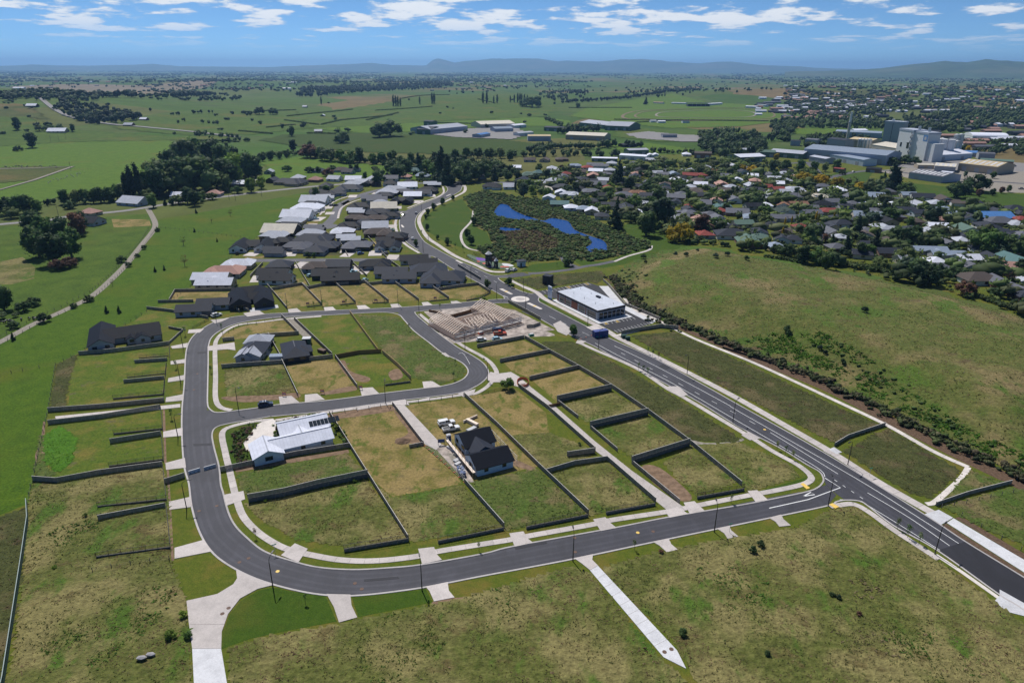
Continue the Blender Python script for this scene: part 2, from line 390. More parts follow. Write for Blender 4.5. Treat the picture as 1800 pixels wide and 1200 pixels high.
MT['rough_dark'] = grass('rough_dark_ground',(0.0399,0.0462,0.0144),(0.0599,0.0693,0.0198),(0.0898,0.0924,0.0297),(0.13,0.106,0.0495),0.07,0.5,0.7,0.5,1.8,0.4,brown=(0.0698,0.0508,0.027))
MT['weed'] = grass('bright_weed_ground',(0.0425,0.119,0.0068),(0.0638,0.162,0.0102),(0.085,0.187,0.017),(0.085,0.17,0.017),0.1,0.5,0.8,0.8,2.0,0.5)
MT['mound'] = grass('mound_grass',(0.0649,0.0916,0.0182),(0.0972,0.113,0.0273),(0.14,0.135,0.0394),(0.194,0.152,0.0681),0.035,0.48,0.68,0.25,0.9,0.5,brown=(0.116,0.0872,0.0417),lush=(0.0742,0.123,0.0182))
MT['soil'] = plain('bare_soil',(0.2,0.135,0.09),0.95,0.35,0.6,coord='World',spec=0.1,bump=0.1)
MT['gravel'] = plain('gravel_surface',(0.26,0.235,0.2),0.95,0.3,1.2,coord='World',spec=0.1)
MT['bark'] = plain('bark_mulch',(0.115,0.075,0.05),0.95,0.4,1.5,coord='World',spec=0.1,bump=0.1)
MT['site'] = plain('building_site_ground',(0.36,0.31,0.275),0.95,0.55,0.35,coord='World',spec=0.1)
def asphalt(name,c,var=0.25):
    var = max(var,.2)
    m,t,p,o = mat_new(name)
    n1 = noise(t,0.12,5,0.6); n2 = noise(t,6.0,2,0.6); n3 = noise(t,0.5,3,0.5,stretch=(1,0.25,1))
    k = rampc(t,n1,[(0.3,tuple(q * (1 - var) for q in c)),(0.7,tuple(q * (1 + var) for q in c))])
    k = mixc(t,mapr(t,n3,0.5,0.75,0,0.5),k,tuple(q * 1.45 for q in c)); n4 = noise(t,0.9,5,0.7)
    k = mixc(t,mapr(t,n4,0.58,0.68,0,0.35),k,tuple(q * 0.6 for q in c))
    k = mixc(t,1.0,k,rampc(t,n2,[(0.3,(0.85,) * 3),(0.7,(1.15,) * 3)]),'MULTIPLY')
    t.links.new(k,p.inputs['Base Color']); p.inputs['Roughness'].default_value = 0.75; p.inputs['Specular IOR Level'].default_value = 0.4; return m
MT['asphalt'] = asphalt('asphalt',(0.037,0.037,0.048),0.16)
MT['asphalt_old'] = asphalt('worn_asphalt',(0.07,0.069,0.082),0.16)
MT['asphalt_new'] = asphalt('fresh_asphalt',(0.016,0.016,0.022))
MT['joint'] = plain('joint_filler',(0.3,0.27,0.25),0.95,0.2,1.0,coord='World')
MT['wear'] = asphalt('worn_wheel_track',(0.046,0.046,0.058),0.3)
MT['farroad'] = plain('chip_seal',(0.2,0.19,0.185),0.9,0.15,0.3,coord='World')
def concrete(name,c):
    m,t,p,o = mat_new(name)
    n1 = noise(t,0.35,5,0.65); n2 = noise(t,4.0,3,0.6)
    k = rampc(t,n1,[(0.25,tuple(q * 0.8 for q in c)),(0.5,c),(0.8,tuple(min(1,q * 1.12) for q in c))])
    k = mixc(t,1.0,k,rampc(t,n2,[(0.3,(0.9,) * 3),(0.7,(1.08,) * 3)]),'MULTIPLY')
    oi = t.nodes.new('ShaderNodeObjectInfo'); k = mixc(t,1.0,k,rampc(t,oi.outputs['Random'],[(0,(0.84,) * 3),(1,(1.04,) * 3)]),'MULTIPLY')
    n3 = noise(t,1.3,5,0.7); k = mixc(t,mapr(t,n3,0.56,0.72,0,0.28),k,(0.3,0.26,0.21))
    t.links.new(k,p.inputs['Base Color']); p.inputs['Roughness'].default_value = 0.85; p.inputs['Specular IOR Level'].default_value = 0.3; return m
MT['concrete'] = concrete('concrete',(0.53,0.48,0.455))
MT['concrete_new'] = concrete('new_concrete',(0.58,0.58,0.6))
MT['concrete_white'] = concrete('white_concrete',(0.64,0.585,0.54))
MT['kerb'] = concrete('kerb_concrete',(0.46,0.43,0.42))
MT['paint'] = plain('road_paint',(0.75,0.75,0.74),0.6,0.1,2.0,coord='World')
MT['yellow'] = plain('yellow_paint',(0.75,0.5,0.1),0.6,0.1,2.0,coord='World')
def watermat():
    m,t,p,o = mat_new('pond_water'); p.inputs['Base Color'].default_value = (0.004,0.05,0.21,1); p.inputs['Roughness'].default_value = 0.2; p.inputs['Specular IOR Level'].default_value = 0.03
    bumpn(t,p,noise(t,1.2,2,0.5),0.012,0.4); return m
MT['water'] = watermat()
# building stuff
for n,c,r_ in (('charcoal',(0.006,0.0085,0.016),0.45),('slate',(0.03,0.035,0.05),0.45),('grey',(0.12,0.125,0.15),0.45),('light',(0.4,0.42,0.48),0.4),('white',(0.67,0.69,0.78),0.38),
                 ('shop',(0.5,0.53,0.6),0.5),('cream',(0.6,0.55,0.46),0.5),('brown',(0.1,0.082,0.075),0.6),('red',(0.24,0.06,0.05),0.6),('orange',(0.27,0.15,0.1),0.7),('green',(0.1,0.16,0.13),0.5),
                 ('teal',(0.09,0.17,0.17),0.5),('blue',(0.24,0.29,0.37),0.45),('brightblue',(0.08,0.2,0.45),0.45),('pink',(0.4,0.24,0.2),0.7),('darkgreen',(0.035,0.055,0.045),0.5),('tan',(0.52,0.42,0.26),0.6)):
    MT['roof_' + n] = roofmat(n + '_roofing',c,r_)
for n,c in (('white',(0.68,0.69,0.7)),('cream',(0.55,0.5,0.42)),('grey',(0.36,0.37,0.4)),('dark',(0.035,0.035,0.04)),('brick',(0.22,0.13,0.1)),('tan',(0.42,0.35,0.26)),('blue',(0.36,0.4,0.48)),('paleblue',(0.55,0.62,0.7)),('wrap',(0.5,0.6,0.72)),('green',(0.1,0.16,0.12))):
    MT['wall_' + n] = plain(n + '_wall',c,0.8,0.07,0.8)
MT['glass'] = glassmat('window_glass'); MT['frame'] = plain('window_frame',(0.05,0.05,0.055),0.5,0.05); MT['frame_white'] = plain('white_frame',(0.65,0.65,0.65),0.5,0.05)
MT['garage'] = plain('garage_door_paint',(0.12,0.12,0.13),0.5,0.05); MT['timber'] = plain('weathered_timber',(0.27,0.245,0.21),0.9,0.3,3.0,spec=0.2,stretch=(1,1,0.15))
MT['timber_top'] = plain('timber_capping',(0.6,0.57,0.53),0.9,0.15,3.0,spec=0.2)
MT['timber_new'] = plain('fresh_timber',(0.52,0.36,0.18),0.85,0.2,3.0,spec=0.2); MT['timber_brown'] = plain('brown_timber',(0.2,0.115,0.06),0.9,0.25,3.0,spec=0.2)
MT['pine'] = plain('pine_framing',(0.86,0.7,0.58),0.8,0.2,2.0,spec=0.2)
MT['sleeper'] = plain('retaining_timber',(0.17,0.158,0.145),0.9,0.35,1.5,spec=0.2)
MT['black'] = plain('black_steel',(0.012,0.012,0.013),0.5,0.05); MT['steel'] = plain('galvanised_steel',(0.5,0.51,0.52),0.4,0.1,metal=0.7); MT['rust'] = plain('iron_cover_and_floor_shade',(0.12,0.07,0.05),0.8,0.2)
MT['post'] = plain('farm_post',(0.16,0.14,0.12),0.9,0.2); MT['shade'] = plain('green_shadecloth',(0.03,0.075,0.06),0.9,0.15); MT['shade_top'] = plain('shadecloth_edge',(0.3,0.36,0.34),0.9,0.1)
MT['trunk'] = plain('tree_bark',(0.09,0.07,0.05),0.9,0.3)
for n,c in (('green',(0.042,0.078,0.019)),('dark',(0.031,0.055,0.019)),('pine',(0.018,0.034,0.017)),('olive',(0.07,0.095,0.03)),('willow',(0.085,0.115,0.05)),('gold',(0.42,0.32,0.02)),('bronze',(0.07,0.04,0.028)),('lime',(0.085,0.13,0.02)),('flax',(0.05,0.08,0.03)),('reed',(0.09,0.07,0.035)),('bluegrey',(0.045,0.07,0.045))):
    MT['leaf_' + n] = leafmat(n + '_foliage',tuple(2.1 * v for v in c) if n != 'gold' else c,0.35,0.4)
MT['tuft'] = leafmat('grass_tuft',(1.35,1.35,1.3),0.0,0.5)
for n,c in (('white',(0.75,0.75,0.76)),('navy',(0.02,0.04,0.09)),('silver',(0.42,0.43,0.45)),('black',(0.015,0.015,0.017)),('red',(0.4,0.03,0.02)),('blue',(0.05,0.13,0.35)),('orange',(0.5,0.07,0.025)),('lightblue',(0.35,0.55,0.65)),('grey',(0.13,0.13,0.14))):
    MT['car_' + n] = plain('car_paint_' + n,c,0.25,0.02,1.0,spec=0.7)
MT['tyre'] = plain('tyre_rubber',(0.015,0.015,0.015),0.9,0.1); MT['rim'] = plain('wheel_rim',(0.35,0.35,0.36),0.35,0.05,metal=0.6); MT['lamp'] = plain('headlight_glass',(0.7,0.7,0.7),0.2,0.02); MT['taillight'] = plain('tail_light',(0.3,0.01,0.01),0.3,0.02)
MT['plastic_blue'] = plain('blue_plastic',(0.03,0.07,0.2),0.5,0.05); MT['plastic_green'] = plain('green_plastic',(0.05,0.3,0.2),0.5,0.05); MT['container'] = plain('container_paint',(0.035,0.06,0.24),0.5,0.1); MT['graffiti'] = plain('spray_paint',(0.04,0.45,0.3),0.6,0.05)
MT['purple'] = plain('purple_rubber',(0.13,0.05,0.32),0.8,0.08); MT['softfall'] = plain('green_rubber',(0.09,0.14,0.08),0.9,0.1); MT['redplay'] = plain('red_rubber',(0.5,0.1,0.07),0.8,0.08); MT['slide'] = plain('yellow_plastic',(0.75,0.65,0.4),0.5,0.05)
MT['hillfar'] = grass('far_hill_cover',(0.03,0.06,0.02),(0.05,0.085,0.028),(0.08,0.115,0.04),(0.11,0.12,0.055),0.0006,0.45,0.7,0.002,0.006,0.0)
MT['redwood'] = plain('red_cladding',(0.24,0.085,0.05),0.8,0.15,2.0); MT['orange_mesh'] = plain('orange_safety_mesh',(0.6,0.12,0.05),0.7,0.1); MT['signpanel'] = plain('sign_panel',(0.62,0.68,0.76),0.4,0.03); MT['signblue'] = plain('sign_blue',(0.1,0.24,0.5),0.4,0.03); MT['rock'] = plain('grey_rock',(0.3,0.29,0.3),0.9,0.2)

# ------------------------------------------------------------------ the land
def ground_mat():
    m,t,p,o = mat_new('countryside')
    pos = t.nodes.new('ShaderNodeNewGeometry').outputs['Position']
    mp = t.nodes.new('ShaderNodeMapping'); mp.inputs['Scale'].default_value = (1 / 260,1 / 420,0); mp.inputs['Rotation'].default_value = (0,0,0.35); t.links.new(pos,mp.inputs['Vector'])
    wob = t.nodes.new('ShaderNodeTexNoise'); wob.inputs['Scale'].default_value = 0.9; t.links.new(mp.outputs[0],wob.inputs['Vector'])
    ad = t.nodes.new('ShaderNodeVectorMath'); ad.operation = 'ADD'; t.links.new(mp.outputs[0],ad.inputs[0]); t.links.new(wob.outputs['Color'],ad.inputs[1])
    vo = t.nodes.new('ShaderNodeTexVoronoi'); vo.inputs['Scale'].default_value = 1.0; vo.inputs['Randomness'].default_value = 0.75; t.links.new(ad.outputs[0],vo.inputs['Vector'])
    sp = t.nodes.new('ShaderNodeSeparateColor'); t.links.new(vo.outputs['Color'],sp.inputs[0])
    field = rampc(t,sp.outputs[0],[(0.0,(0.0586,0.118,0.0175)),(0.25,(0.0489,0.0947,0.0154)),(0.45,(0.0734,0.122,0.0224)),(0.62,(0.088,0.108,0.028)),(0.78,(0.0636,0.112,0.0196)),(0.9,(0.128,0.112,0.0385)),(1.0,(0.167,0.122,0.056))])
    n2 = noise(t,0.02,5,0.65); n3 = noise(t,0.4,3,0.6); n4 = noise(t,0.0035,4,0.6)
    c = mixc(t,mapr(t,n4,0.5,0.68,0,0.6),field,(0.1,0.105,0.045))
    c = mixc(t,1.0,c,rampc(t,n2,[(0.25,(0.75,) * 3),(0.75,(1.2,) * 3)]),'MULTIPLY')
    c = mixc(t,1.0,c,rampc(t,n3,[(0.25,(0.85,) * 3),(0.75,(1.15,) * 3)]),'MULTIPLY')
    t.links.new(c,p.inputs['Base Color']); p.inputs['Roughness'].default_value = 0.95; p.inputs['Specular IOR Level'].default_value = 0.1; return m
na,rr = 480,np.concatenate([[0.0],np.geomspace(12,45000,260)])
ang = np.concatenate([np.linspace(R(20),R(160),340,endpoint=False),np.linspace(R(160),R(380),na - 340,endpoint=False)])
gx = np.outer(rr,np.cos(ang)); gy = np.outer(rr,np.sin(ang)); gz = T(gx,gy) - 0.02
V = np.stack([gx,gy,gz],-1).reshape(-1,3); ii,jj = np.meshgrid(np.arange(len(rr) - 1),np.arange(na),indexing='ij')
j2 = (jj + 1) % na
Q = np.stack([ii * na + jj,(ii + 1) * na + jj,(ii + 1) * na + j2,ii * na + j2],-1).reshape(-1,4)
ground = link('ground',npmesh('ground',V,Q,ground_mat(),smooth=True,quads=True)); tag(ground,kind='structure')

def cells(poly,res,zf,name,mat,jitter=0.3,seed=1,kind='structure'):
    """ground sheet made of small cells inside an outline, its relief from zf"""
    P = np.array([(p[0],p[1]) for p in poly]); x0,y0 = P.min(0); x1,y1 = P.max(0)
    nx = int((x1 - x0) / res) + 2; ny = int((y1 - y0) / res) + 2
    rs = np.random.RandomState(seed)
    X,Y = np.meshgrid(x0 + np.arange(nx + 1) * res,y0 + np.arange(ny + 1) * res,indexing='ij')
    X = X + rs.uniform(-jitter,jitter,X.shape) * res; Y = Y + rs.uniform(-jitter,jitter,Y.shape) * res
    cx = (X[:-1,:-1] + X[1:,1:]) / 2; cyy = (Y[:-1,:-1] + Y[1:,1:]) / 2
    keep = inpoly(cx,cyy,[tuple(p) for p in poly]); I,J = np.nonzero(keep); m = ny + 1
    q = np.stack([I * m + J,(I + 1) * m + J,(I + 1) * m + J + 1,I * m + J + 1],-1)
    used,inv = np.unique(q,return_inverse=True); xs = X.ravel()[used]; ys = Y.ravel()[used]; zs = zf(xs,ys)
    o = link(name,npmesh(name,np.stack([xs,ys,zs],-1),inv.reshape(-1,4),mat,smooth=True,quads=True)); tag(o,kind=kind); return o
def drape(name,pxs,mat,res,off,seed=1):
    pts = [GT(*p) for p in pxs]; return cells([(p.x,p.y) for p in pts],res,lambda x,y: T(x,y) + off,name,mat,0.0,seed)

# far fields
for nm,pxs,mt,res,off in [
    ('field',[(-40,380),(-60,262),(120,250),(300,247),(330,258),(290,285),(215,330),(100,345),(40,372)],'pasture_bright',8,0.3),
    ('field',[(-60,262),(-60,205),(20,195),(110,226),(300,240),(420,240),(400,252),(300,247),(120,250)],'pasture',9,0.45),
    ('field',[(-40,325),(-40,297),(60,293),(128,294),(60,318)],'pasture_dull',5,0.6),
    ('field',[(-60,205),(-60,182),(55,184),(60,192),(85,212),(40,205)],'pasture_dull',10,0.6),
    ('field',[(20,152),(130,148),(260,152),(330,144),(400,138),(380,145),(200,165),(60,166)],'dry',20,0.8),
    ('field',[(455,247),(500,237),(640,234),(740,238),(900,248),(950,254),(915,276),(800,272),(640,268),(520,258)],'crop',8,0.5),
    ('field',[(452,284),(530,276),(640,288),(720,296),(700,312),(560,308),(480,300)],'pasture_bright',5,0.3),
    ('field',[(452,318),(470,296),(560,300),(640,306),(760,300),(770,316),(640,318),(480,320)],'pasture_bright',4,0.35),
    ('field',[(520,200),(760,168),(880,160),(990,178),(960,205),(800,212),(640,222),(540,225)],'pasture',14,0.5),
    ('field',[(540,226),(640,222),(800,213),(940,206),(1000,212),(1000,222),(880,222),(730,232),(640,234)],'pasture_bright',10,0.5),
    ('field',[(330,200),(520,196),(540,226),(450,236),(330,238),(200,226),(250,205)],'pasture',12,0.5),
    ('field',[(1000,205),(1030,190),(1100,178),(1180,165),(1240,180),(1320,184),(1385,195),(1395,212),(1310,222),(1180,226),(1080,215)],'pasture_bright',8,0.5),
    ('field',[(1075,240),(1090,222),(1180,230),(1300,226),(1330,232),(1310,244),(1160,250)],'pasture',6,0.5),
    ('field',[(1070,256),(1140,252),(1215,262),(1225,268),(1100,268)],'pasture_bright',5,0.5),
    ('field',[(1390,226),(1480,226),(1600,232),(1640,240),(1480,240),(1400,236)],'pasture_bright',7,0.5),
    ('field',[(1400,170),(1470,158),(1560,160),(1600,172),(1520,182),(1420,180)],'pasture_dull',12,0.8)]:
    drape(nm,pxs,MT[mt],res,off)

# racecourse
rc = [GT(*p) for p in [(1094,206),(1120,196),(1200,192),(1290,190),(1360,195),(1381,203),(1360,211),(1240,213),(1130,212)]]
for k,(sc_,wd,mt) in enumerate([(1.0,7,'dry'),(0.86,5,'dry'),(0.62,5,'gravel')]):
    c = sum(rc,Vector()) / len(rc); ring = spline([Vector((c.x + (p.x - c.x) * sc_,c.y + (p.y - c.y) * sc_)) for p in rc],8,True); ring.append(ring[0])
    ribbon('racetrack',None,wd,MT[mt],1.0,0.2,0,world=ring,drape=1)

# paddocks round the estate (flat valley floor)
slab('field',[(-260,760),(-60,640),(0,605),(62,570),(112,548),(162,523),(200,490),(225,463),(252,430),(272,405),(279,385),(340,376),(545,337),(500,380),(470,405),(440,425),(415,445),(340,500),(300,530),(258,555),(200,580),(140,620),(98,640),(85,722),(58,843),(50,885),(0,905),(-260,1000)],MT['pasture_left'],0.012)
slab('field',[(-260,720),(-60,632),(0,598),(62,564),(160,518),(200,482),(222,458),(250,425),(269,400),(266,376),(215,378),(100,392),(-60,402),(-260,420)],MT['pasture'],0.012)
slab('field',[(0,460),(40,452),(62,470),(60,490),(20,500),(-30,500),(-30,465)],MT['rough'],0.02)
slab('field',[(196,385),(262,386),(266,397),(200,400)],MT['mown'],0.025)
slab('field',[(1400,395),(1490,340),(1560,318),(1680,330),(1830,345),(1830,372),(1700,360),(1600,352),(1500,372)],MT['lawn'],0.02)
slab('field',[(1430,318),(1480,300),(1535,303),(1520,322),(1470,330)],MT['lawn'],0.02)
# town base and estate base
slab('town_ground',[(880,318),(930,305),(1000,285),(1140,272),(1320,270),(1420,262),(1560,250),(1830,262),(1980,300),(1990,640),(1800,558),(1640,512),(1480,478),(1340,455),(1240,436),(1170,440),(1100,420),(1000,380),(900,340)],MT['verge'],0.004)
EST = [(258,555),(300,530),(340,500),(415,445),(440,425),(470,405),(500,380),(560,330),(640,318),(775,318),(900,318),(960,352),(1060,395),(1150,428),(1170,440),(1110,462),(1068,489),(1092,522),(1150,556),(1205,575),(1330,622),(1450,668),(1560,722),(1700,790),(1860,864),(2100,1000),(2100,1500),(-300,1500),(-300,1000),(0,905),(50,885),(58,843),(85,722),(98,640),(140,620),(200,580)]
slab('verge',EST,MT['verge'],0.02)

# ------------------------------------------------------------------ roads
K1 = [(895,525),(850,528),(800,533),(750,537),(675,542),(575,546),(505,550),(450,553),(405,558),(375,567),(350,582),(335,597),(327,620),(324,675),(320,720),(320,770),(324,820),(332,850),(337,890),(350,933),(370,967),(400,992),(450,1017),(514,1036),(575,1046),(636,1046),(728,1035),(789,1024),(850,1012),(1004.6,983),(1147.6,953),(1350,911),(1454,889),(1470,882),(1486,879),(1510,880.5),(1524,888),(1571,924),(1647,967),(1755,1044),(1800,1072),(1960,1184)]
K2 = [(366,640),(365,680),(365,710),(370,720),(382,725),(412,722),(450,717),(490,711),(575,704),(675,691),(750,682),(775,679),(800,673),(817,664),(823,652),(815,640),(800,631),(777,620),(754,602),(727,581),(710,562),(700,553),(675,549),(625,551),(575,554),(500,557),(460,561),(420,568),(395,577),(375,590),(367,606)]
K3 = [(475,732),(440,738),(410,743),(382,750),(373,762),(376,785),(385,820),(388,850),(392,865),(401,899),(413,923),(434,945),(465,969),(514,986),(560,997),(621,1001),(682,998),(743,992),(850,973),(905,959.5),(1083,927),(1177,908.5),(1300,888),(1350,878.6),(1417,864.5),(1437,857),(1446,848),(1447,840),(1440,829),(1417,816),(1370,787),(1300,751),(1227,706),(1150,664),(1087,632),(1047,610),(1015,595),(975,575),(950,561),(912,541),(895,533),(870,533),(850,536),(800,542),(740,547),(730,551),(752,571),(777,591),(805,611),(830,625),(850,639),(859,655),(852,668),(835,680),(810,690),(762,697),(700,704.5),(612,717),(550,725),(482,731.5)]
K4 = [(1960,1115),(1800,1015),(1697,952),(1621,902),(1446,794.4),(1300,712.7),(1242,680),(1150,630),(1065,592),(1035,576),(960,537),(947,529),(948,522)]
K5 = [(938,516),(930,516),(911,510),(887,498),(876,490),(880,488),(897,488)]
K6 = [(892,483.5),(878,484.5),(862,483),(831,469),(800,455.5),(755,431),(742,420),(731,400),(731,384),(742,371),(769,358),(795,344),(809,335.5),(812,329),(814,325)]
K7 = [(884,526),(886,522),(867,511),(813,482),(787,467),(764,452),(752,450)]
K8 = [(735,440),(713,424),(704,407),(702,389),(707,379),(712,375)]
K9 = [(716,369),(738,360),(769,348),(786,336),(784,328),(772,324)]
W = lambda k: [G(*p) for p in k]
def sp(k,n=4): return spline(W(k),n)
i1 = K1.index((1486,879)); ia = K3.index((1437,857)); ib = K3.index((895,533)); ic = K3.index((730,551))
roadA = sp(K1[:i1 - 1]) + [G(1470,870),G(1452,852)] + sp(K3[3:ia + 1])[::-1] + [G(362,738)] + sp(K2[0:3])[::-1] + [G(366,626)] + sp(K2[22:])[::-1] + [G(716,549)] + sp(K3[ib:ic - 1])[::-1]
road_a = slab('road',None,MT['asphalt'],0.050,-0.05,world=roadA)
roadB = [G(352,745),G(360,722)] + sp(K2[3:22]) + [G(701,546),G(728,544)] + sp(K3[ic:]) + sp(K3[:4]) + [G(370,758)]
road_b = slab('road',None,MT['asphalt'],0.056,-0.05,world=roadB)
roadD = sp(K1[i1:])[::-1] + [G(1470,868),G(1452,852)] + sp(K3[ia + 2:ib + 1]) + sp(K7) + [G(742,446)] + sp(K8) + [G(712,372)] + sp(K9) + [G(775,318),G(812,320)] + sp(K6)[::-1] + [G(905,480),G(920,479),G(934,484),G(900,488)] + sp(K5)[::-1] + [G(946,511),G(958,518)] + sp(K4)[::-1]
road_d = slab('road',None,MT['asphalt'],0.064,-0.05,world=roadD)
slab('road',None,MT['asphalt_new'],0.070,-0.05,world=[G(*p) for p in [(1648,967),(1695,952),(1800,1015),(1960,1115),(1960,1184),(1800,1071),(1755,1043)]])
for k,closed in ((K1,0),(K2,1),(K3,1),(K4,0),(K5,0),(K6,0),(K7,0),(K8,0),(K9,0)):
    c = spline(W(k),5,bool(closed))
    if closed: c.append(c[0])
    ribbon('kerb',None,0.42,MT['kerb'],0.13,-0.03,0,world=c)
# older streets of the estate and roads beyond
ribbon('road',[(440,458),(522,457.5),(611,457),(678,456.5),(757,451)],6.5,MT['asphalt_old'],0.058,-0.05)
ribbon('road',[(566,402),(587,382),(597,362),(613,352),(647,339),(690,329)],7.0,MT['asphalt_old'],0.058,-0.05)
slab('road',None,MT['asphalt_old'],0.066,-0.05,world=[G(570,398) + Vector((9 * math.cos(a),9 * math.sin(a))) for a in np.linspace(0,6.28,25)[:-1]])
ribbon('road',[(718,373),(700,372),(688,370)],6,MT['asphalt_old'],0.072,-0.05)
ribbon('road',[(690,322),(775,322),(851,321),(933,320),(975,314),(1010,312)],7,MT['asphalt_old'],0.060,-0.05)
ribbon('road',[(-80,402),(15,393),(87,386.5),(125,380),(215,371),(262,364),(325,354),(400,345),(450,338.5),(550,328),(640,321)],7,MT['farroad'],0.05,-0.05)
ribbon('road',[(60,192),(70,200),(82,208),(107,218),(140,224.5),(200,229.5),(250,231.5),(337,236),(420,243)],9,MT['farroad'],1.2,-0.5,drape=1)
ribbon('path',[(260,367),(270,385),(273,397),(266,410),(252,427),(225,461),(200,487),(162,520),(112,546),(62,568),(0,601),(-120,660)],3.6,MT['gravel'],0.03,-0.02)
ribbon('path',[(-60,330),(0,335),(60,318),(128,294),(60,297),(-60,299)],3.5,MT['gravel'],0.9,-0.02,drape=1,smooth=0)
# town streets
for pxs in [[(905,320),(975,330),(1000,345),(1040,357),(1100,365),(1160,355)],[(1010,312),(1100,305),(1180,300),(1320,292),(1420,285)],[(1100,365),(1200,375),(1290,392)],[(1180,300),(1250,325),(1340,345),(1450,362),(1560,372)],
            [(1360,352),(1440,362)],[(1290,392),(1370,372),(1450,362)],[(1560,372),(1650,385),(1760,392),(1850,400)],[(1620,420),(1700,408),(1760,392)],[(1450,315),(1500,303),(1560,300),(1650,312),(1830,325)],[(1420,285),(1440,305),(1450,318)]]:
    ribbon('road',pxs,7,MT['asphalt_old'],0.03 + 0.006 * rnd.random(),-0.05)
slab('yard',[(1540,300),(1640,292),(1830,300),(1830,340),(1740,338),(1690,322),(1600,314)],MT['gravel'],0.016)
slab('yard',[(1560,292),(1700,270),(1830,285),(1830,302),(1640,300)],MT['farroad'],0.018)
drape('yard',[(745,236),(800,228),(905,224),(930,236),(900,246),(800,242)],MT['farroad'],6,0.9)
drape('yard',[(1100,236),(1140,232),(1200,238),(1330,240),(1325,250),(1200,250),(1120,244)],MT['farroad'],6,0.9)

# ------------------------------------------------------------------ markings
def dashes(px_a,px_b,n,duty,width,parent,z,mat='paint'):
    a,b = G(*px_a),G(*px_b); d = (b - a)
    for i in range(n):
        s = a + d * ((i + 0.5 - duty / 2) / n); e = a + d * ((i + 0.5 + duty / 2) / n)
        ribbon('lane_marking',None,width,MT[mat],z,z - 0.004,0,parent,world=[s,e])
def line(pxs,parent,z=0.074,width=0.16,smooth=5,mat='paint'): ribbon('lane_marking',pxs,width,MT[mat],z,z - 0.004,smooth,parent)
line([(1080,608),(1150,642),(1270,706),(1300,724),(1500,838),(1620,913),(1685,955)],road_d)
line([(1046,603),(1087,625),(1150,657),(1195,681),(1300,742),(1400,800),(1442,826),(1450,838)],road_d)
line([(1476,878),(1510,881),(1540,897),(1600,934),(1652,967)],road_d,smooth=6)
line([(1525,866),(1600,911),(1669,959)],road_d); line([(1354,760),(1420,800),(1473,833)],road_d)
dashes((1462,840),(1522,880),4,0.35,0.16,road_d,0.074)
dashes((1084,616),(1340,752),9,0.3,0.14,road_d,0.074)
dashes((962,554),(1040,592),4,0.6,0.14,road_d,0.074)
dashes((800,458),(880,500),5,0.35,0.13,road_d,0.074)
line([(1352,893),(1420,878),(1477,857),(1450,840)],road_d,0.078,0.25,0)
tri = [(1412,872),(1425,865),(1432,869),(1412,872)]
line(tri,road_a,0.06,0.3,0)
line([(806,622),(812,620),(818,626),(826,640)],road_b,0.062,0.1)
for p,q,mt in [((885,520),(893,523),'paint')]: line([p,q],road_d,0.074,0.3,0)
# roundabout disc and splitter islands
rc_ = G(914.5,526); rb = empty('roundabout',(rc_.x,rc_.y,0),0,'low round pale concrete roundabout in the middle of the junction','roundabout')
MB().cyl(0,0,0.0,0.17,4.4,4.2,40).build('disc',MT['concrete_white'],rb); MB().cyl(0,0,0.17,0.2,2.2,2.1,32).build('inner_disc',MT['concrete'],rb)
for a_,b_,lab in (((880,508),(900,518),'long pale traffic island north-west of the roundabout'),((928,533),(952,544),'long pale traffic island south-east of the roundabout')):
    a,b = G(*a_),G(*b_); e = empty('traffic_island',(a.x,a.y,0),math.atan2(b.y - a.y,b.x - a.x),lab,'traffic island','traffic islands by the roundabout'); L = (b - a).length
    slab('island_kerb',None,MT['concrete_white'],0.2,0.0,parent=e,world=[Vector(p) for p in [(0,-.7),(.4,-.95),(L - .4,-.8),(L,0),(L - .4,.8),(.4,.95),(0,.7)]])
    slab('tactile_pad',None,MT['yellow'],0.215,0.19,parent=e,world=[Vector(p) for p in [(L * .45,-.8),(L * .55,-.8),(L * .55,.8),(L * .45,.8)]])
for a_,b_ in (((802,458),(812,463)),((706,396),(709,400)),((785,345),(792,342))):
    a,b = G(*a_),G(*b_); e = empty('traffic_island',(a.x,a.y,0),math.atan2(b.y - a.y,b.x - a.x)); L = (b - a).length
    later(e,'small pale traffic island on the curving estate road','traffic island','islands on the curving road',a)
    slab('island_kerb',None,MT['concrete_white'],0.2,0.0,parent=e,world=[Vector(p) for p in [(0,-.6),(L,-.7),(L + .6,0),(L,.7),(0,.6),(-.5,0)]])

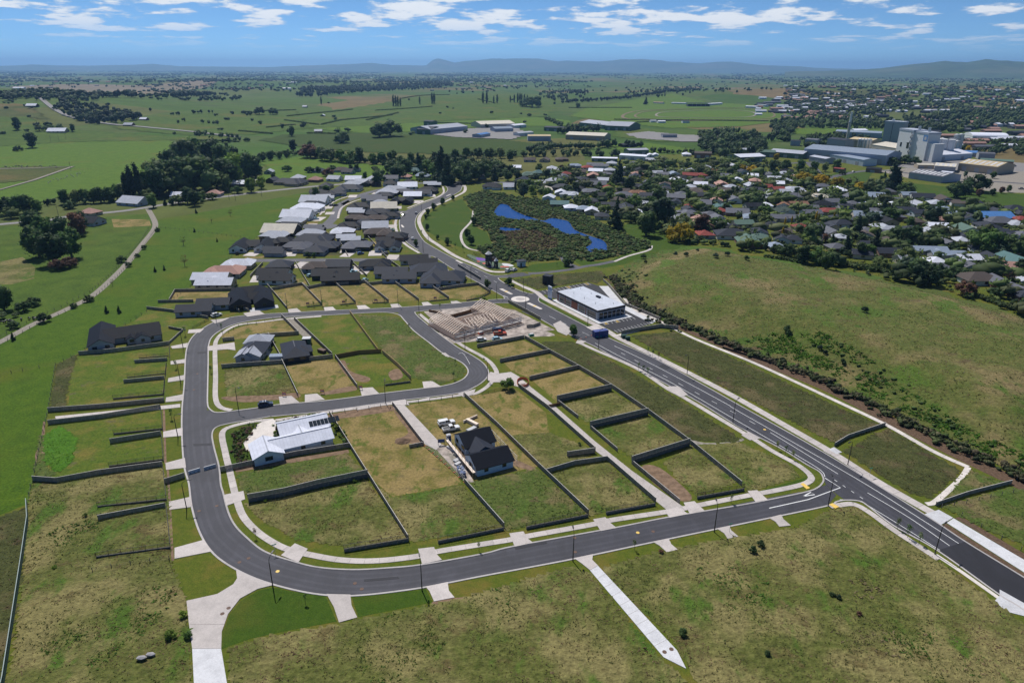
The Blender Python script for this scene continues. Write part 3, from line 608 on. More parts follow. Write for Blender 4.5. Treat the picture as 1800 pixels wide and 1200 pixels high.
# ------------------------------------------------------------------ footpaths, driveways, aprons
for pxs,wd in [([(565,556),(500,561),(460,566),(420,571),(396,582),(381,597),(378,615),(379,660),(379,700),(388,716),(407,721)],1.6),
                ([(480,738),(450,740),(412,748),(391,760),(396,795),(402,820),(409,850),(416,877),(428,908),(453,935),(483,955),(508,966),(541,974),(590,983),(636,986),(682,984),(737,977),(770,969),(850,956),(900,948),(929,942),(1045,921),(1075,914),(1168,900),(1200,894),(1238,886),(1314,871),(1358,863),(1405,853),(1424,845),(1424,835),(1402,817),(1358,793),(1322,770),(1260,733),(1201,698),(1173,683),(1127,652),(1087,632.5),(1050,617),(1015,601)],1.7),
                ([(1458,890),(1481,887),(1501,886),(1527.5,900),(1571,931.5),(1615,960),(1650,983)],1.7),([(920,504),(943,514),(958,526),(992,543),(1033,564),(1068,582),(1083,592),(1100,601),(1173,637),(1281,692),(1387,752),(1463,796),(1548,850),(1640,902)],2.6),
                ([(895,489),(900,494),(920,504)],2.0),
                ([(890,478),(862,477),(835,465),(800,450),(769,430),(751,417),(738,395),(738,381),(751,368),(778,356.5),(800,346),(815,338),(818,331),(816,326)],2.6),
                ([(800,484),(774,468),(750,455)],1.5),([(737,445),(711,428),(698,408),(695,392),(701,378),(708,373)],1.7),([(716,366),(745,355),(770,346),(780,338),(778,328)],1.7),
                ([(737,552),(762,572),(787,590),(817,610),(845,625),(862,637),(872,651),(873,659)],1.6),([(867,668),(856,680),(840,690),(830,693)],1.5),
                ([(484,739),(573,725),(615,719),(690,709),(740,704),(820,693)],1.5),
                ([(832,371),(829,388),(812,408),(812,424),(822,436),(840,441)],1.6),([(1145,432),(1140,440),(1105,450),(1080,460)],1.8),
                ([(594,384),(600,366),(620,355),(652,345)],1.5),([(562,378),(585,356),(612,345)],1.4),
                ([(1092,513),(1100,527),(1120,547),(1160,565),(1220,595),(1330,640),(1470,705),(1560,748),(1640,793),(1702,821)],1.7),([(1702,821),(1690,840),(1660,868),(1640,884),(1628,886)],1.4)]:
    c = spline([G(*p) for p in pxs],6); zt = 0.10 + 0.0012 * len(pxs) % 0.02; mt = MT['concrete_white'] if pxs[0] in ((1092,513),(1702,821)) else MT['concrete']
    base = ribbon('footpath',None,wd,MT['joint'],zt - .03,-0.03,0,world=c)
    acc = [0.0]
    for p,q in zip(c[:-1],c[1:]): acc.append(acc[-1] + (q - p).length)
    def pt(d_):
        k = min(max(int(np.searchsorted(acc,d_)) - 1,0),len(c) - 2); return c[k].lerp(c[k + 1],(d_ - acc[k]) / max(1e-6,acc[k + 1] - acc[k]))
    n_ = min(300,max(1,int(acc[-1] / 3.2))); st_ = acc[-1] / n_
    for i in range(n_): ribbon('paving_slab',None,wd,mt,zt + .002 * (i % 2),zt - .06,0,base,world=[pt(i * st_ + .04),pt((i + .5) * st_),pt((i + 1) * st_ - .04)])
ribbon('path',[(929,481),(960,479),(1000,474),(1030,468),(1052,465),(1080,459)],3.5,MT['asphalt_old'],0.05,-0.02); ribbon('path',[(1015,470),(995,461),(990,453),(984,446)],3.5,MT['asphalt_old'],0.058,-0.02)
APR = [[(300,609),(330,603),(328,611),(303,613)],[(300,635),(327,631),(326,638),(300,641)],[(296,665),(326,659),(325,668),(295,672)],[(292,699),(323,693),(322,704),(291,707)],[(287,759),(321,752),(321,766),(287,769)],
       [(291,814),(325,805),(327,822),(292,826)],[(297,882),(336,873),(338,891),(298,896)],[(307,963),(358,949),(373,969),(307,982)],
       [(328,1056),(382,1044),(410,1027),(417,1016.5),(415,1001),(437,1012),(481,1028),(453,1035),(422,1052),(401,1079),(390,1110),(389,1140),(338,1140),(332,1094)],
       [(574,1044),(616,1045),(618,1064),(628,1085),(596,1094),(587,1067)],[(748,1031),(787,1023),(789,1038),(799,1050),(763,1057),(755,1039)],
       [(1009,981),(1042.5,974),(1041,984),(1051,994),(1037,1002),(1022,990)],[(1147,952),(1175,946.5),(1180,956.5),(1191,966),(1172,970.5),(1159,959)],[(1260,929),(1282,924),(1285,932),(1298,943),(1279,947),(1273,937.5)],[(1351,910),(1373,904.5),(1377,912.5),(1390,923.6),(1370,925.7),(1363,917)],
       [(494,976),(518.5,955),(541,964.6),(524.6,988.5)],[(735,964.6),(763,961.5),(767.5,974),(777,984),(742,991.5)],[(895,937.5),(920,934),(927,946),(937,954),(905,961)],[(1042.5,912.7),(1064,909),(1072,918.5),(1084,928),(1056,933.5)],
       [(1168,897),(1191,891),(1210,903.5),(1177,910)],[(1201.5,883.5),(1220.5,881),(1229,889),(1239,898),(1213,903.5)],[(1314,863),(1331,861.7),(1350,879),(1328,882)],[(393,870),(428,863),(431,877.5),(398,889)],
       [(490,697.5),(512.5,696),(527,708),(492.5,712)],[(536,694),(557.5,692),(571,702.5),(536,707)],[(632.5,682.5),(655,681),(667,692.5),(636,696)],[(742.5,671),(760,670),(776,680),(745,683)],[(767.5,622.5),(782.5,620),(792,627.5),(771,629)],
       [(427.5,551),(455,546),(466,552.5),(435,557)],[(506,544),(522,542),(530,548.5),(507,550.5)],[(569,540.5),(585,539.5),(591,545.5),(571,547)],[(627,537.5),(642,536.5),(651,542.5),(630,544)],[(686,535),(700,534),(707,540),(689,541.5)],[(741,532),(752,531),(761,536.5),(744,538)],[(792,530),(803,529),(812,533),(794,534.5)],
       [(332,580),(359,578),(351,585),(330,586)],[(370,563),(404,559),(389,566),(378,569)],[(365,609),(412,602),(414,616),(400,614),(365,617)],
       [(1165,680),(1192,679),(1209,694),(1195,698)],[(1303,765),(1315,759),(1336,771),(1318,774)],[(1463,797),(1455,790),(1447,793),(1458,799)],[(1015,598),(1030,600),(1022,606),(1012,603)],
       [(857,661),(862,654),(876,657),(898,654),(912,662),(932,679),(911,680),(880,672),(866,672),(856,668)],[(972,570),(985,564),(1006,580),(996,590),(980,583)],[(1030,575),(1045,572),(1062,582),(1050,586)],
       [(687,706),(712,702),(720,712),(690,712)],[(625,716),(650,712),(652,717),(628,721)],[(735,703),(755,699),(760,703),(738,706)],[(805,692),(836,684),(832,694),(815,698)]]
for a in APR: slab('driveway_apron',a,MT['concrete'],0.145,-0.02)
for pxs in ([(1457,887),(1463,884.5),(1475,891),(1468,894)],[(1407,851),(1412,849),(1424,858),(1418,860)]): slab('tactile_paving',pxs,MT['yellow'],.16,.0)
slab('driveway',[(338,1140.5),(389,1140.5),(399,1200),(408,1265),(345,1265),(341,1200)],MT['concrete_new'],0.14,-0.02)
DRIVES = [([(1037,1002.4),(1051,994.4),(1190,1143),(1206,1175),(1166.5,1155)],'concrete_new'),([(97,732),(317,710),(317,716),(99,739)],'concrete'),
    ([(911,680.5),(932,679.5),(971,710),(1045,775),(1110,827),(1200,890),(1178,901),(1152,880),(1067,807),(1050,795),(960,717)],'concrete'),
    ([(689,712.5),(711,712),(776,781),(767,791),(747,781)],'concrete'),([(499,563),(516,561),(548,592),(540,598),(527,587)],'gravel'),
    ([(480,736.5),(484,739),(485,747),(487,771),(467,767),(445,783),(450,808),(444,808),(440,793),(433,792),(428,779),(451,747),(460,742)],'concrete_white'),
    ([(1624,904),(1650,896),(1675,910),(1653,923)],'concrete_new'),([(1456,790),(1466,786),(1480,795),(1470,798)],'concrete_new'),([(1664,919),(1676,911),(1800,984),(1960,1078),(1960,1105),(1800,1006)],'concrete_new')]
def joints(par,l,r,n,z):
    L_ = [G(*p) for p in l]; R_ = [G(*p) for p in r]
    for i in range(1,n): ribbon('joint',None,.06,MT['joint'],z,z - .004,0,par,world=[L_[0].lerp(L_[1],i / n),R_[0].lerp(R_[1],i / n)])
for k,(pxs,mt) in enumerate(DRIVES):
    o = slab('driveway',pxs,MT[mt],0.12,-0.02)
    if k == 0: joints(o,((1037,1002.4),(1166.5,1155)),((1051,994.4),(1190,1143)),9,.124)
    if k == 2: joints(o,((911,680.5),(960,717)),((932,679.5),(971,710)),5,.124); joints(o,((967,723),(1050,795)),((971,710),(1045,775)),8,.124); joints(o,((1067,807),(1178,901)),((1050,780),(1200,890)),12,.124)
    if k == 3: joints(o,((689,712.5),(747,781)),((711,712),(776,781)),7,.124)
    if k == 1: joints(o,((97,732),(317,710)),((99,739),(317,716)),14,.124)
o = slab('joint_line',None,MT['joint'],.147,.1,world=[G(334,1097),G(395,1097),G(395,1098),G(334,1098)])
for rd,cl,offs,z_ in ((road_a,[(850,532),(750,541),(575,550),(450,558),(395,567),(362,585),(347,612),(345,680),(345,740),(350,800),(362,860),(378,920),(405,955),(455,988),(530,1012),(630,1024),(760,1010),(900,981),(1080,945),(1250,910),(1420,876)],(-2.7,-1.1,1.1,2.7),.054),(road_d,[(925,545),(1000,575),(1060,601),(1150,647),(1300,732),(1450,818),(1560,890),(1650,950)],(-2.6,-1.0,1.2,2.8),.068),(road_b,[(400,733),(550,715),(700,697),(790,683),(835,666),(838,648),(800,620),(745,577),(716,555)],(-1.8,-.5,1.0,2.2),.060)):
    for of in offs: ribbon('wheel_track',cl,.65,MT['wear'],z_,z_ - .004,6,rd,off=of)
for pxs in [[(1678,910),(1690,908),(1830,990),(1960,1065),(1960,1077),(1800,983.5)],[(1655,923),(1663,920),(1800,1007),(1960,1106),(1960,1113),(1800,1013.5),(1697,950)],[(1653,972),(1662,972),(1757,1037),(1757,1046)]]: slab('bark_strip',pxs,MT['bark'],0.06)
slab('driveway',[(1757,1047),(1757,1036),(1800,1060),(1810,1085),(1770,1075),(1742,1062)],MT['concrete_new'],0.11)
ribbon('kerb',[(1645,975),(1690,1005),(1757,1052)],1.0,MT['concrete_white'],0.10,-0.02)
slab('forecourt',[(767,790),(777,781),(800,790),(835,850),(818,846),(790,815)],MT['site'],0.075)
slab('forecourt',[(785,795),(800,800),(806,815),(795,812)],MT['gravel'],0.082)

# ------------------------------------------------------------------ building lots
LOTS = [([(480,509),(531,500),(564,534),(504,542)],'mown'),([(543,508),(589,498),(624,531),(567,539)],'mown'),([(598,502),(642,498),(682,529),(627,537)],'mown'),([(651,501),(692,498),(735,527),(684,533)],'mown'),([(704,500),(742,495.5),(788,524),(737,530)],'mown'),([(771,509),(840,501),(862,513),(822,527),(789,524)],'mown'),
    ([(307,514),(407,513),(395,529),(298,530)],'mown'),([(258,542),(305,531),(370,545),(362,556),(300,560),(258,556)],'mown_green'),([(230,570),(258,546),(358,562),(345,578),(290,575)],'mown_green'),
    ([(139,624),(298,606),(290,703),(120,717),(125,660)],'mown_green'),([(86,745),(282,717),(287,815),(100,844),(58,843)],'mown_green'),
    ([(388,590),(420,575),(495,559),(524,586),(480,590),(392,598)],'mown'),([(519,563),(615,552),(663,616),(632,620),(587,628)],'mown_green'),([(502,640),(587,630),(625,680),(565,690),(527,692)],'mown'),([(592,632),(632,622),(670,620),(718,662),(670,678),(630,680)],'mown_green'),
    ([(582,727),(687,713),(745,785),(800,830),(812,850),(690,873),(650,838)],'mown'),([(713,712),(815,698),(945,820),(817,846),(775,790)],'mown'),([(818,696),(850,693),(905,683),(960,725),(965,760),(890,765),(876,748)],'mown'),
    ([(842,612),(920,598),(962,618),(880,634),(860,625)],'mown'),([(885,637),(965,622),(1012,646),(930,664),(900,652)],'mown'),([(935,668),(1017,650),(1072,682),(978,706)],'mown'),
    ([(390,760),(398,750),(425,744),(460,741),(430,775),(445,815),(424,822),(408,820)],'lawn'),
    ([(742,392),(752,377),(775,362),(812,350),(830,375),(833,398),(855,408),(865,430),(838,437),(825,440),(790,428),(765,415),(748,405)],'lawn'),
    ([(915,477),(935,465),(990,459),(1015,469),(980,475),(945,478)],'lawn'),([(1000,452),(1040,460),(1075,458),(1110,440),(1140,425),(1180,425),(1210,432),(1150,448),(1100,464),(1060,471),(1020,466)],'lawn'),([(1090,400),(1120,385),(1170,405),(1200,420),(1150,432),(1110,415)],'lawn'),
    ([(960,541),(972,540),(1040,573),(1032,574)],'lawn'),([(947,527),(952,522),(966,533),(958,535)],'lawn'),
    ([(1302,872),(1420,838),(1405,822),(1430,836),(1432,846),(1410,855),(1305,878)],'lawn'),
    ([(390,1140),(392,1108),(403,1080),(424,1055),(455,1037),(480,1032),(514,1039),(572,1047),(592,1092),(520,1105),(440,1122)],'lawn'),([(618,1049),(728,1038),(748,1034),(760,1058),(700,1070),(630,1084)],'lawn'),
    ([(310,985),(372,970),(400,994),(414,1002),(415,1016),(380,1042),(330,1055)],'verge')]
for i,(pxs,mt) in enumerate(LOTS): slab('lawn' if mt == 'lawn' else 'lot_grass',pxs,MT[mt],0.032 + 0.0006 * (i % 12),-0.02)
BARE = [([(594,636),(606,634),(616,652),(650,664),(640,672),(612,662),(598,646)],'soil',5),([(683,655),(700,648),(708,662),(690,668)],'soil',5),([(640,560),(655,562),(650,575),(638,570)],'soil',4),([(690,620),(735,605),(740,630),(700,640)],'dry',4),
        ([(395,697),(480,694),(522,690),(524,699),(470,704),(430,707),(398,703)],'soil',3),([(566,690),(620,678),(625,686),(570,694)],'soil',3),([(580,728),(686,712),(690,722),(590,736)],'soil',3),([(688,714),(696,722),(746,780),(720,778),(700,772),(718,760),(700,735)],'soil',3),
        ([(1128,820),(1160,822),(1215,870),(1196,880),(1150,850)],'soil',4),([(63,795),(85,780),(85,805),(66,815)],'soil',3),([(64,842),(76,740),(80,742),(72,842)],'soil',0),([(410,822),(612,790),(614,796),(415,830)],'soil',0),([(860,790),(940,822),(930,826),(850,800)],'soil',3),([(800,770),(815,768),(830,840),(822,846)],'soil',0),
        ([(763,1056),(830,1050),(815,1075),(770,1070)],'soil',4),([(293,825),(297,825),(306,985),(301,985)],'soil',0),([(286,720),(290,720),(293,815),(289,815)],'soil',0),
        ([(1212,772),(1240,778),(1290,776),(1303,770),(1305,775),(1260,782),(1220,780)],'gravel',4),([(770,585),(850,560),(950,580),(975,590),(930,592),(880,596),(800,603),(780,600)],'site',3),([(745,548),(850,536),(905,545),(975,580),(900,590),(800,600)],'site',0)]
for i,(pxs,mt,s) in enumerate(BARE): slab('bare_ground',pxs,MT[mt],0.044 + 0.0006 * i,-0.02,smooth=s)

for pxs in ([(347,619),(363,618),(363,620.5),(347,622)],[(1165,640),(1180,646),(1172,650),(1158,644)],[(640,1018),(700,1013),(702,1017),(640,1022)],[(340,780),(372,779),(372,783),(340,784)],[(905,962),(960,952),(962,955),(906,966)]): slab('asphalt_patch',pxs,MT['asphalt_new'],.072,.03)
# rough unmown ground: real relief, and grass tussocks standing on it
ROUGH = [('rough',[(58,846),(100,849),(175,835),(285,820),(296,860),(302,985),(328,1060),(334,1100),(338,1200),(340,1330),(-60,1330),(20,1180),(40,1000),(50,890)],0.8,0.42,1.5),('rough_dark',[(-60,1000),(0,908),(46,890),(46,940),(34,1030),(8,1180),(-30,1330),(-300,1330),(-300,1050)],1.1,0.4,1.0),
    ('rough',[(402,1140),(440,1125),(520,1107),(600,1097),(640,1085),(760,1062),(830,1045),(1000,995),(1036,1006),(1160,1156),(1200,1190),(1260,1330),(410,1330)],0.8,0.42,1.7),('rough',[(1055,1000),(1120,978),(1240,952),(1400,926),(1450,900),(1500,890),(1560,930),(1650,985),(1760,1065),(1800,1095),(1990,1240),(1990,1330),(1300,1330),(1212,1178),(1192,1138)],0.8,0.45,1.7),
    ('rough',[(430,885),(645,843),(718,948),(610,963),(520,948),(455,912)],0.7,0.3,1.5),('rough_green',[(415,832),(610,797),(645,834),(440,868),(425,868)],0.8,0.25,1.1),('rough',[(690,875),(812,851),(885,925),(725,953),(650,842)],0.7,0.3,1.5),('rough_green',[(822,848),(945,823),(1030,902),(890,933)],0.7,0.3,1.5),('rough',[(893,766),(964,760),(1043,790),(1040,800),(960,828),(930,803)],0.8,0.25,1.1),
    ('rough',[(962,833),(1065,811),(1150,882),(1036,906)],0.7,0.28,1.4),('rough',[(986,713),(1076,689),(1135,722),(1042,748)],0.8,0.25,1.2),('rough',[(1046,756),(1140,731),(1207,775),(1112,806)],0.8,0.28,1.3),('rough',[(1165,812),(1213,785),(1299,848),(1225,872),(1190,842)],0.8,0.3,1.3),
    ('rough_dark',[(948,601),(1005,600),(1100,648),(1190,700),(1300,770),(1290,778),(1210,774),(1140,722),(1076,679),(1018,645)],1.0,0.3,1.1),('rough',[(1215,783),(1300,777),(1385,815),(1408,838),(1312,866),(1304,850)],0.8,0.3,1.3),
    ('rough_dark',[(1110,590),(1185,583),(1330,648),(1470,714),(1553,748),(1470,780),(1300,695),(1180,632)],1.1,0.3,1.1),('rough_dark',[(1480,792),(1560,752),(1640,800),(1688,826),(1640,875),(1600,868)],1.0,0.35,1.3),('rough_green',[(1655,890),(1780,855),(1900,910),(1900,1000),(1720,925)],1.0,0.3,1.0),('rough_green',[(1650,880),(1704,826),(1770,850)],1.0,0.3,1.0),
    ('rough',[(395,650),(497,640),(521,688),(480,693),(398,697)],0.8,0.3,1.5),('rough_green',[(628,553),(698,557),(750,602),(800,634),(820,650),(812,662),(775,675),(724,664),(674,620)],0.9,0.22,0.6),('rough_dark',[(903,492),(960,484),(1058,476),(1066,488),(1050,498),(1030,495),(945,508)],1.2,0.25,0.8),
    ('weed',[(78,765),(105,748),(138,772),(126,815),(100,832),(76,812)],0.8,0.5,1.6),('rough_dark',[(100,640),(138,622),(124,660),(114,716),(88,720)],1.0,0.3,1.2),('rough_green',[(68,760),(78,765),(76,812),(100,833),(60,842)],1.0,0.3,1.2)]
TUFT_PAL = {'rough': [((0.0665,0.084,0.0225),4),((0.0902,0.105,0.0306),4),((0.123,0.118,0.045),4),((0.209,0.151,0.0855),4),((0.152,0.0966,0.0585),3)],'rough_dark': [((0.057,0.063,0.0207),5),((0.0808,0.0798,0.0288),4),((0.133,0.101,0.0522),3),((0.0475,0.0546,0.018),2)],
            'rough_green': [((0.0617,0.0924,0.0198),5),((0.0855,0.113,0.0288),4),((0.142,0.118,0.0585),2),((0.0522,0.0756,0.018),2)],'weed': [((0.0665,0.151,0.0135),5),((0.0855,0.168,0.018),4),((0.0475,0.109,0.0108),3)]}
rs = np.random.RandomState(11)
def tufts(poly,zf,pal,dens,size,maxn=26000):
    P = np.array(poly); x0,y0 = P.min(0); x1,y1 = P.max(0); n = int(min(maxn * 3,(x1 - x0) * (y1 - y0) * dens))
    x = rs.uniform(x0,x1,n); y = rs.uniform(y0,y1,n); k = inpoly(x,y,poly) & (vnoise(x / 2.3,y / 2.3) + 0.5 * vnoise(x / 9,y / 9) > rs.uniform(0.35,1.0,n)); x = x[k]; y = y[k]; n = len(x); z = zf(x,y)
    cols = np.array([c for c,w in pal for _ in range(w)]); nz = np.clip(fbm(x / 14.0,y / 14.0,3) * 1.8 - 0.4 + rs.normal(0,.16,n),0,0.999)
    c = cols[(nz * len(cols)).astype(int)] * rs.uniform(0.7,1.35,(n,1))
    return x,y,z,c,size * rs.uniform(0.55,1.5,n)
TV,TF,TC = [],[],[]; tb = 0
def emit_tufts(x,y,z,c,s,blades=3):
    global tb
    n = len(x)
    for b in range(blades):
        a = rs.uniform(0,6.283,n); w_ = s * rs.uniform(0.3,0.6,n); h_ = s * rs.uniform(0.2,0.7,n); lx,ly = rs.normal(0.2,.7,n) * s,rs.normal(-.2,.7,n) * s
        dx,dy = np.cos(a) * w_,np.sin(a) * w_
        v = np.stack([np.stack([x - dx,y - dy,z - 0.05],-1),np.stack([x + dx,y + dy,z - 0.05],-1),np.stack([x + lx + dx * .3,y + ly + dy * .3,z + h_],-1)],1)
        TV.append(v.reshape(-1,3)); TF.append(np.arange(tb,tb + 3 * n).reshape(-1,3)); tb += 3 * n
        TC.append(np.repeat(c * rs.uniform(0.8,1.2,(n,1)),3,0))
for i,(mt,pxs,res,amp,ts) in enumerate(ROUGH):
    poly = [tuple(G(*p)) for p in pxs]
    def zf(x,y,amp=amp,poly=poly):
        e = sstep(0,1.6,segdist(x,y,poly)); return 0.06 + e * amp * (0.35 + 0.55 * (fbm(x / 1.9,y / 1.9,3) - 0.4) + 0.9 * (vnoise(x / 7,y / 7) - 0.4)) + 0.001 * i
    cells(poly,res,zf,'rough_ground',MT[mt],0.35,i)
    t_ = tufts(poly,zf,TUFT_PAL[mt],2.0 * ts,0.3,26000); emit_tufts(*t_,blades=2)
# the grassed earth mound east of the road
cells(MOUND,2.0,lambda x,y: T(x,y) + 0.05 + 0.45 * (fbm(x / 3.0,y / 3.0,3) - 0.3) * sstep(0,5,segdist(x,y,MOUND)),'mound',MT['mound'],0.3,77)
mp_ = lambda x,y: T(x,y) + 0.2
emit_tufts(*tufts(MOUND,mp_,TUFT_PAL['rough'],0.9,0.36,26000),blades=2)
for pxs in [[(1310,600),(1340,582),(1390,590),(1420,615),(1470,640),(1500,660),(1480,668),(1420,640),(1350,620)],[(1480,668),(1530,650),(1620,700),(1720,760),(1800,800),(1800,830),(1700,780),(1600,730)],[(1400,590),(1440,582),(1500,610),(1540,640),(1500,640),(1440,610)]]:
    pts = [GT(*p) for p in pxs]; poly = [(p.x,p.y) for p in pts]; emit_tufts(*tufts(poly,mp_,[((0.08,0.165,0.02),5),((0.06,0.13,0.018),4),((0.09,0.17,0.03),2)],3.0,0.7,14000))
for px_ in [(120,950,40),(150,1130,70),(1290,1050,60),(1500,1080,70),(1650,1150,60),(870,1080,40),(700,1150,60),(240,1080,50)]:
    c0 = G(px_[0],px_[1]); r_ = px_[2] * 0.13; poly = [(c0.x + r_ * (1 + .3 * math.sin(3 * a)) * math.cos(a),c0.y + 1.4 * r_ * math.sin(a)) for a in np.linspace(0,6.28,14)[:-1]]
    emit_tufts(*tufts(poly,lambda x,y: 0.2 + 0 * x,[((0.06,0.125,0.018),4),((0.08,0.15,0.025),3)] if px_[0] != 1500 else [((0.2,0.16,0.09),3),((0.15,0.12,0.06),2)],2.2,0.4,4000))
gt = link('grass_tussocks',npmesh('grass_tussocks',np.concatenate(TV),np.concatenate(TF),MT['tuft'],np.concatenate(TC))); tag(gt,'long rough grass tussocks over the unmown lots and the mound','grass',kind='stuff')

# ------------------------------------------------------------------ trees
ICO_V = np.array([(0,0,-1),(.724,-.526,-.447),(-.276,-.851,-.447),(-.894,0,-.447),(-.276,.851,-.447),(.724,.526,-.447),(.276,-.851,.447),(-.724,-.526,.447),(-.724,.526,.447),(.276,.851,.447),(.894,0,.447),(0,0,1)])
ICO_F = np.array([(0,1,2),(1,0,5),(0,2,3),(0,3,4),(0,4,5),(1,5,10),(2,1,6),(3,2,7),(4,3,8),(5,4,9),(1,10,6),(2,6,7),(3,7,8),(4,8,9),(5,9,10),(6,10,11),(7,6,11),(8,7,11),(9,8,11),(10,9,11)])
def lobes_for(kind,q):
    L = []
    def add(x,y,z,r,fz=1.0): L.append((x,y,z,r,fz))
    if kind == 'broad':
        add(0,0,.52,.26); add(0,0,.28,.2)
        for i in range(19):
            a = q.uniform(0,6.28); u = q.uniform(-.9,1); rr_ = math.sqrt(max(0,1 - u * u)) * q.uniform(.7,1.0); add(math.cos(a) * .26 * rr_,math.sin(a) * .26 * rr_,.5 + .36 * u,q.uniform(.1,.18))
    elif kind == 'wide':
        for i in range(26):
            a = q.uniform(0,6.28); r_ = .48 * math.sqrt(q.uniform(0,1)); add(math.cos(a) * r_,math.sin(a) * r_,.12 + .68 * math.sqrt(max(0,1 - (r_ / .56) ** 2)) * q.uniform(.25,1.05),q.uniform(.13,.21))
    elif kind == 'poplar':
        for i in range(16):
            z = .08 + .88 * i / 15; w_ = .055 + .06 * math.sin(math.pi * min(1,z * 1.05)); a = q.uniform(0,6.28); add(math.cos(a) * .025,math.sin(a) * .025,z,w_ * q.uniform(.8,1.1),1.3)
    elif kind == 'conifer':
        for i in range(26):
            z = .06 + .9 * (i / 25); w_ = .26 * (1 - z) + .03; a = q.uniform(0,6.28); r_ = w_ * q.uniform(.3,.75); add(math.cos(a) * r_,math.sin(a) * r_,z,w_ * .52 + .025,.9)
    elif kind == 'shrub':
        for i in range(11):
            a = q.uniform(0,6.28); r_ = .38 * math.sqrt(q.uniform(0,1)); add(math.cos(a) * r_,math.sin(a) * r_,.2 + .55 * (1 - (r_ / .5) ** 2) * q.uniform(.6,1.1),q.uniform(.17,.27))
    elif kind == 'sapling':
        for i in range(7):
            a = q.uniform(0,6.28); r_ = q.uniform(0,.13); add(math.cos(a) * r_,math.sin(a) * r_,q.uniform(.48,.9),q.uniform(.07,.13))
    elif kind == 'bare':
        for i in range(12):
            a = q.uniform(0,6.28); r_ = .3 * math.sqrt(q.uniform(0,1)); add(math.cos(a) * r_,math.sin(a) * r_,q.uniform(.4,.9),q.uniform(.08,.15))
    return L
def crown_mesh(name,kind,seed,nleaf,leaf,core=True):
    q = random.Random(seed); rs_ = np.random.RandomState(seed); L = np.array(lobes_for(kind,q)); wts = L[:,3] ** 2; wts /= wts.sum()
    idx = rs_.choice(len(L),nleaf,p=wts); d = rs_.normal(size=(nleaf,3)); d[:,2] = d[:,2] * .9 + .18; d /= np.linalg.norm(d,axis=1)[:,None]
    rad = L[idx,3] * rs_.uniform(.72,1.18,nleaf); p = L[idx,:3] + d * rad[:,None] * np.stack([np.ones(nleaf),np.ones(nleaf),L[idx,4]],-1)
    p[:,2] = np.maximum(p[:,2],0.02)
    nrm = d + rs_.normal(0,.55,(nleaf,3)); nrm /= np.linalg.norm(nrm,axis=1)[:,None]
    u = np.cross(nrm,rs_.normal(size=(nleaf,3))); u /= np.linalg.norm(u,axis=1)[:,None]; v = np.cross(nrm,u); s = leaf * rs_.uniform(.6,1.35,nleaf)[:,None]
    quad = np.stack([p - u * s * .5,p + v * s * .42,p + u * s * .6,p - v * s * .42],1)
    lf = rs_.uniform(.72,1.28,len(L)); tint = lf[idx] * rs_.uniform(.7,1.3,nleaf); hue = rs_.uniform(-.1,.12,nleaf)
    C = np.repeat(np.stack([tint * (1 + hue),tint,tint * (1 - hue)],-1),4,0)
    V = quad.reshape(-1,3); F = np.arange(4 * nleaf).reshape(-1,4); F = np.concatenate([F[:,[0,1,2]],F[:,[0,2,3]]])
    if core:
        for k,l in enumerate(L):
            b = len(V); V = np.concatenate([V,l[:3] + ICO_V * l[3] * .8 * rs_.uniform(.85,1.1,(12,1))]); F = np.concatenate([F,ICO_F + b]); C = np.concatenate([C,np.full((12,3),lf[k])])
    return npmesh(name,V,F,MT['leaf_green'],C)
def trunk_mesh(name,seed,top,r,limbs=5):
    q = random.Random(seed); m = MB(); m.tube([(0,0,-.03),(0.005,0,top * .5),(q.uniform(-.02,.02),q.uniform(-.02,.02),top)],[r * 1.3,r,r * .55],7)
    for i in range(limbs):
        a = q.uniform(0,6.28); z = top * q.uniform(.5,.95); l = q.uniform(.12,.25); m.tube([(0,0,z),(math.cos(a) * l * .5,math.sin(a) * l * .5,z + l * .5),(math.cos(a) * l,math.sin(a) * l,z + l * .85)],[r * .5,r * .35,r * .15],5)
    return m.mesh(name,MT['trunk'])
CROWN = {'broad': [crown_mesh('crown','broad',s,850,.062) for s in (1,2,3,4)],'wide': [crown_mesh('crown','wide',s,1000,.07) for s in (5,6,7)],'poplar': [crown_mesh('crown','poplar',s,520,.042) for s in (8,9)],
         'conifer': [crown_mesh('crown','conifer',s,800,.05) for s in (10,11,12)],'shrub': [crown_mesh('crown','shrub',s,480,.1) for s in (13,14,15)],'sapling': [crown_mesh('crown','sapling',s,170,.06,False) for s in (16,17,18)],'bare': [crown_mesh('crown','bare',s,200,.05,False) for s in (19,20)]}
TRUNK = {'broad': trunk_mesh('trunk',1,.45,.03),'wide': trunk_mesh('trunk',2,.4,.035),'poplar': trunk_mesh('trunk',3,.5,.014,2),'conifer': trunk_mesh('trunk',4,.75,.022,3),'shrub': trunk_mesh('trunk',5,.35,.025,6),'sapling': trunk_mesh('trunk',6,.7,.012,4),'bare': trunk_mesh('trunk',7,.6,.022,12)}
TREES = []
NAMES = {'broad': 'broadleaf_tree','wide': 'spreading_tree','poplar': 'poplar_tree','conifer': 'conifer_tree','shrub': 'shrub','sapling': 'street_tree','bare': 'sparse_tree'}
LOOK = {'broad': 'round-crowned tree','wide': 'wide spreading tree','poplar': 'slender upright poplar','conifer': 'pointed conifer','shrub': 'bushy shrub','sapling': 'thin staked street tree','bare': 'thin-leaved open tree'}
HUE = {'green': 'mid-green','dark': 'dark green','pine': 'blackish green','olive': 'olive green','willow': 'grey-green','gold': 'golden yellow','bronze': 'bronze-brown','lime': 'yellow-green','flax': 'dull green','bluegrey': 'blue-green','reed': 'brown'}
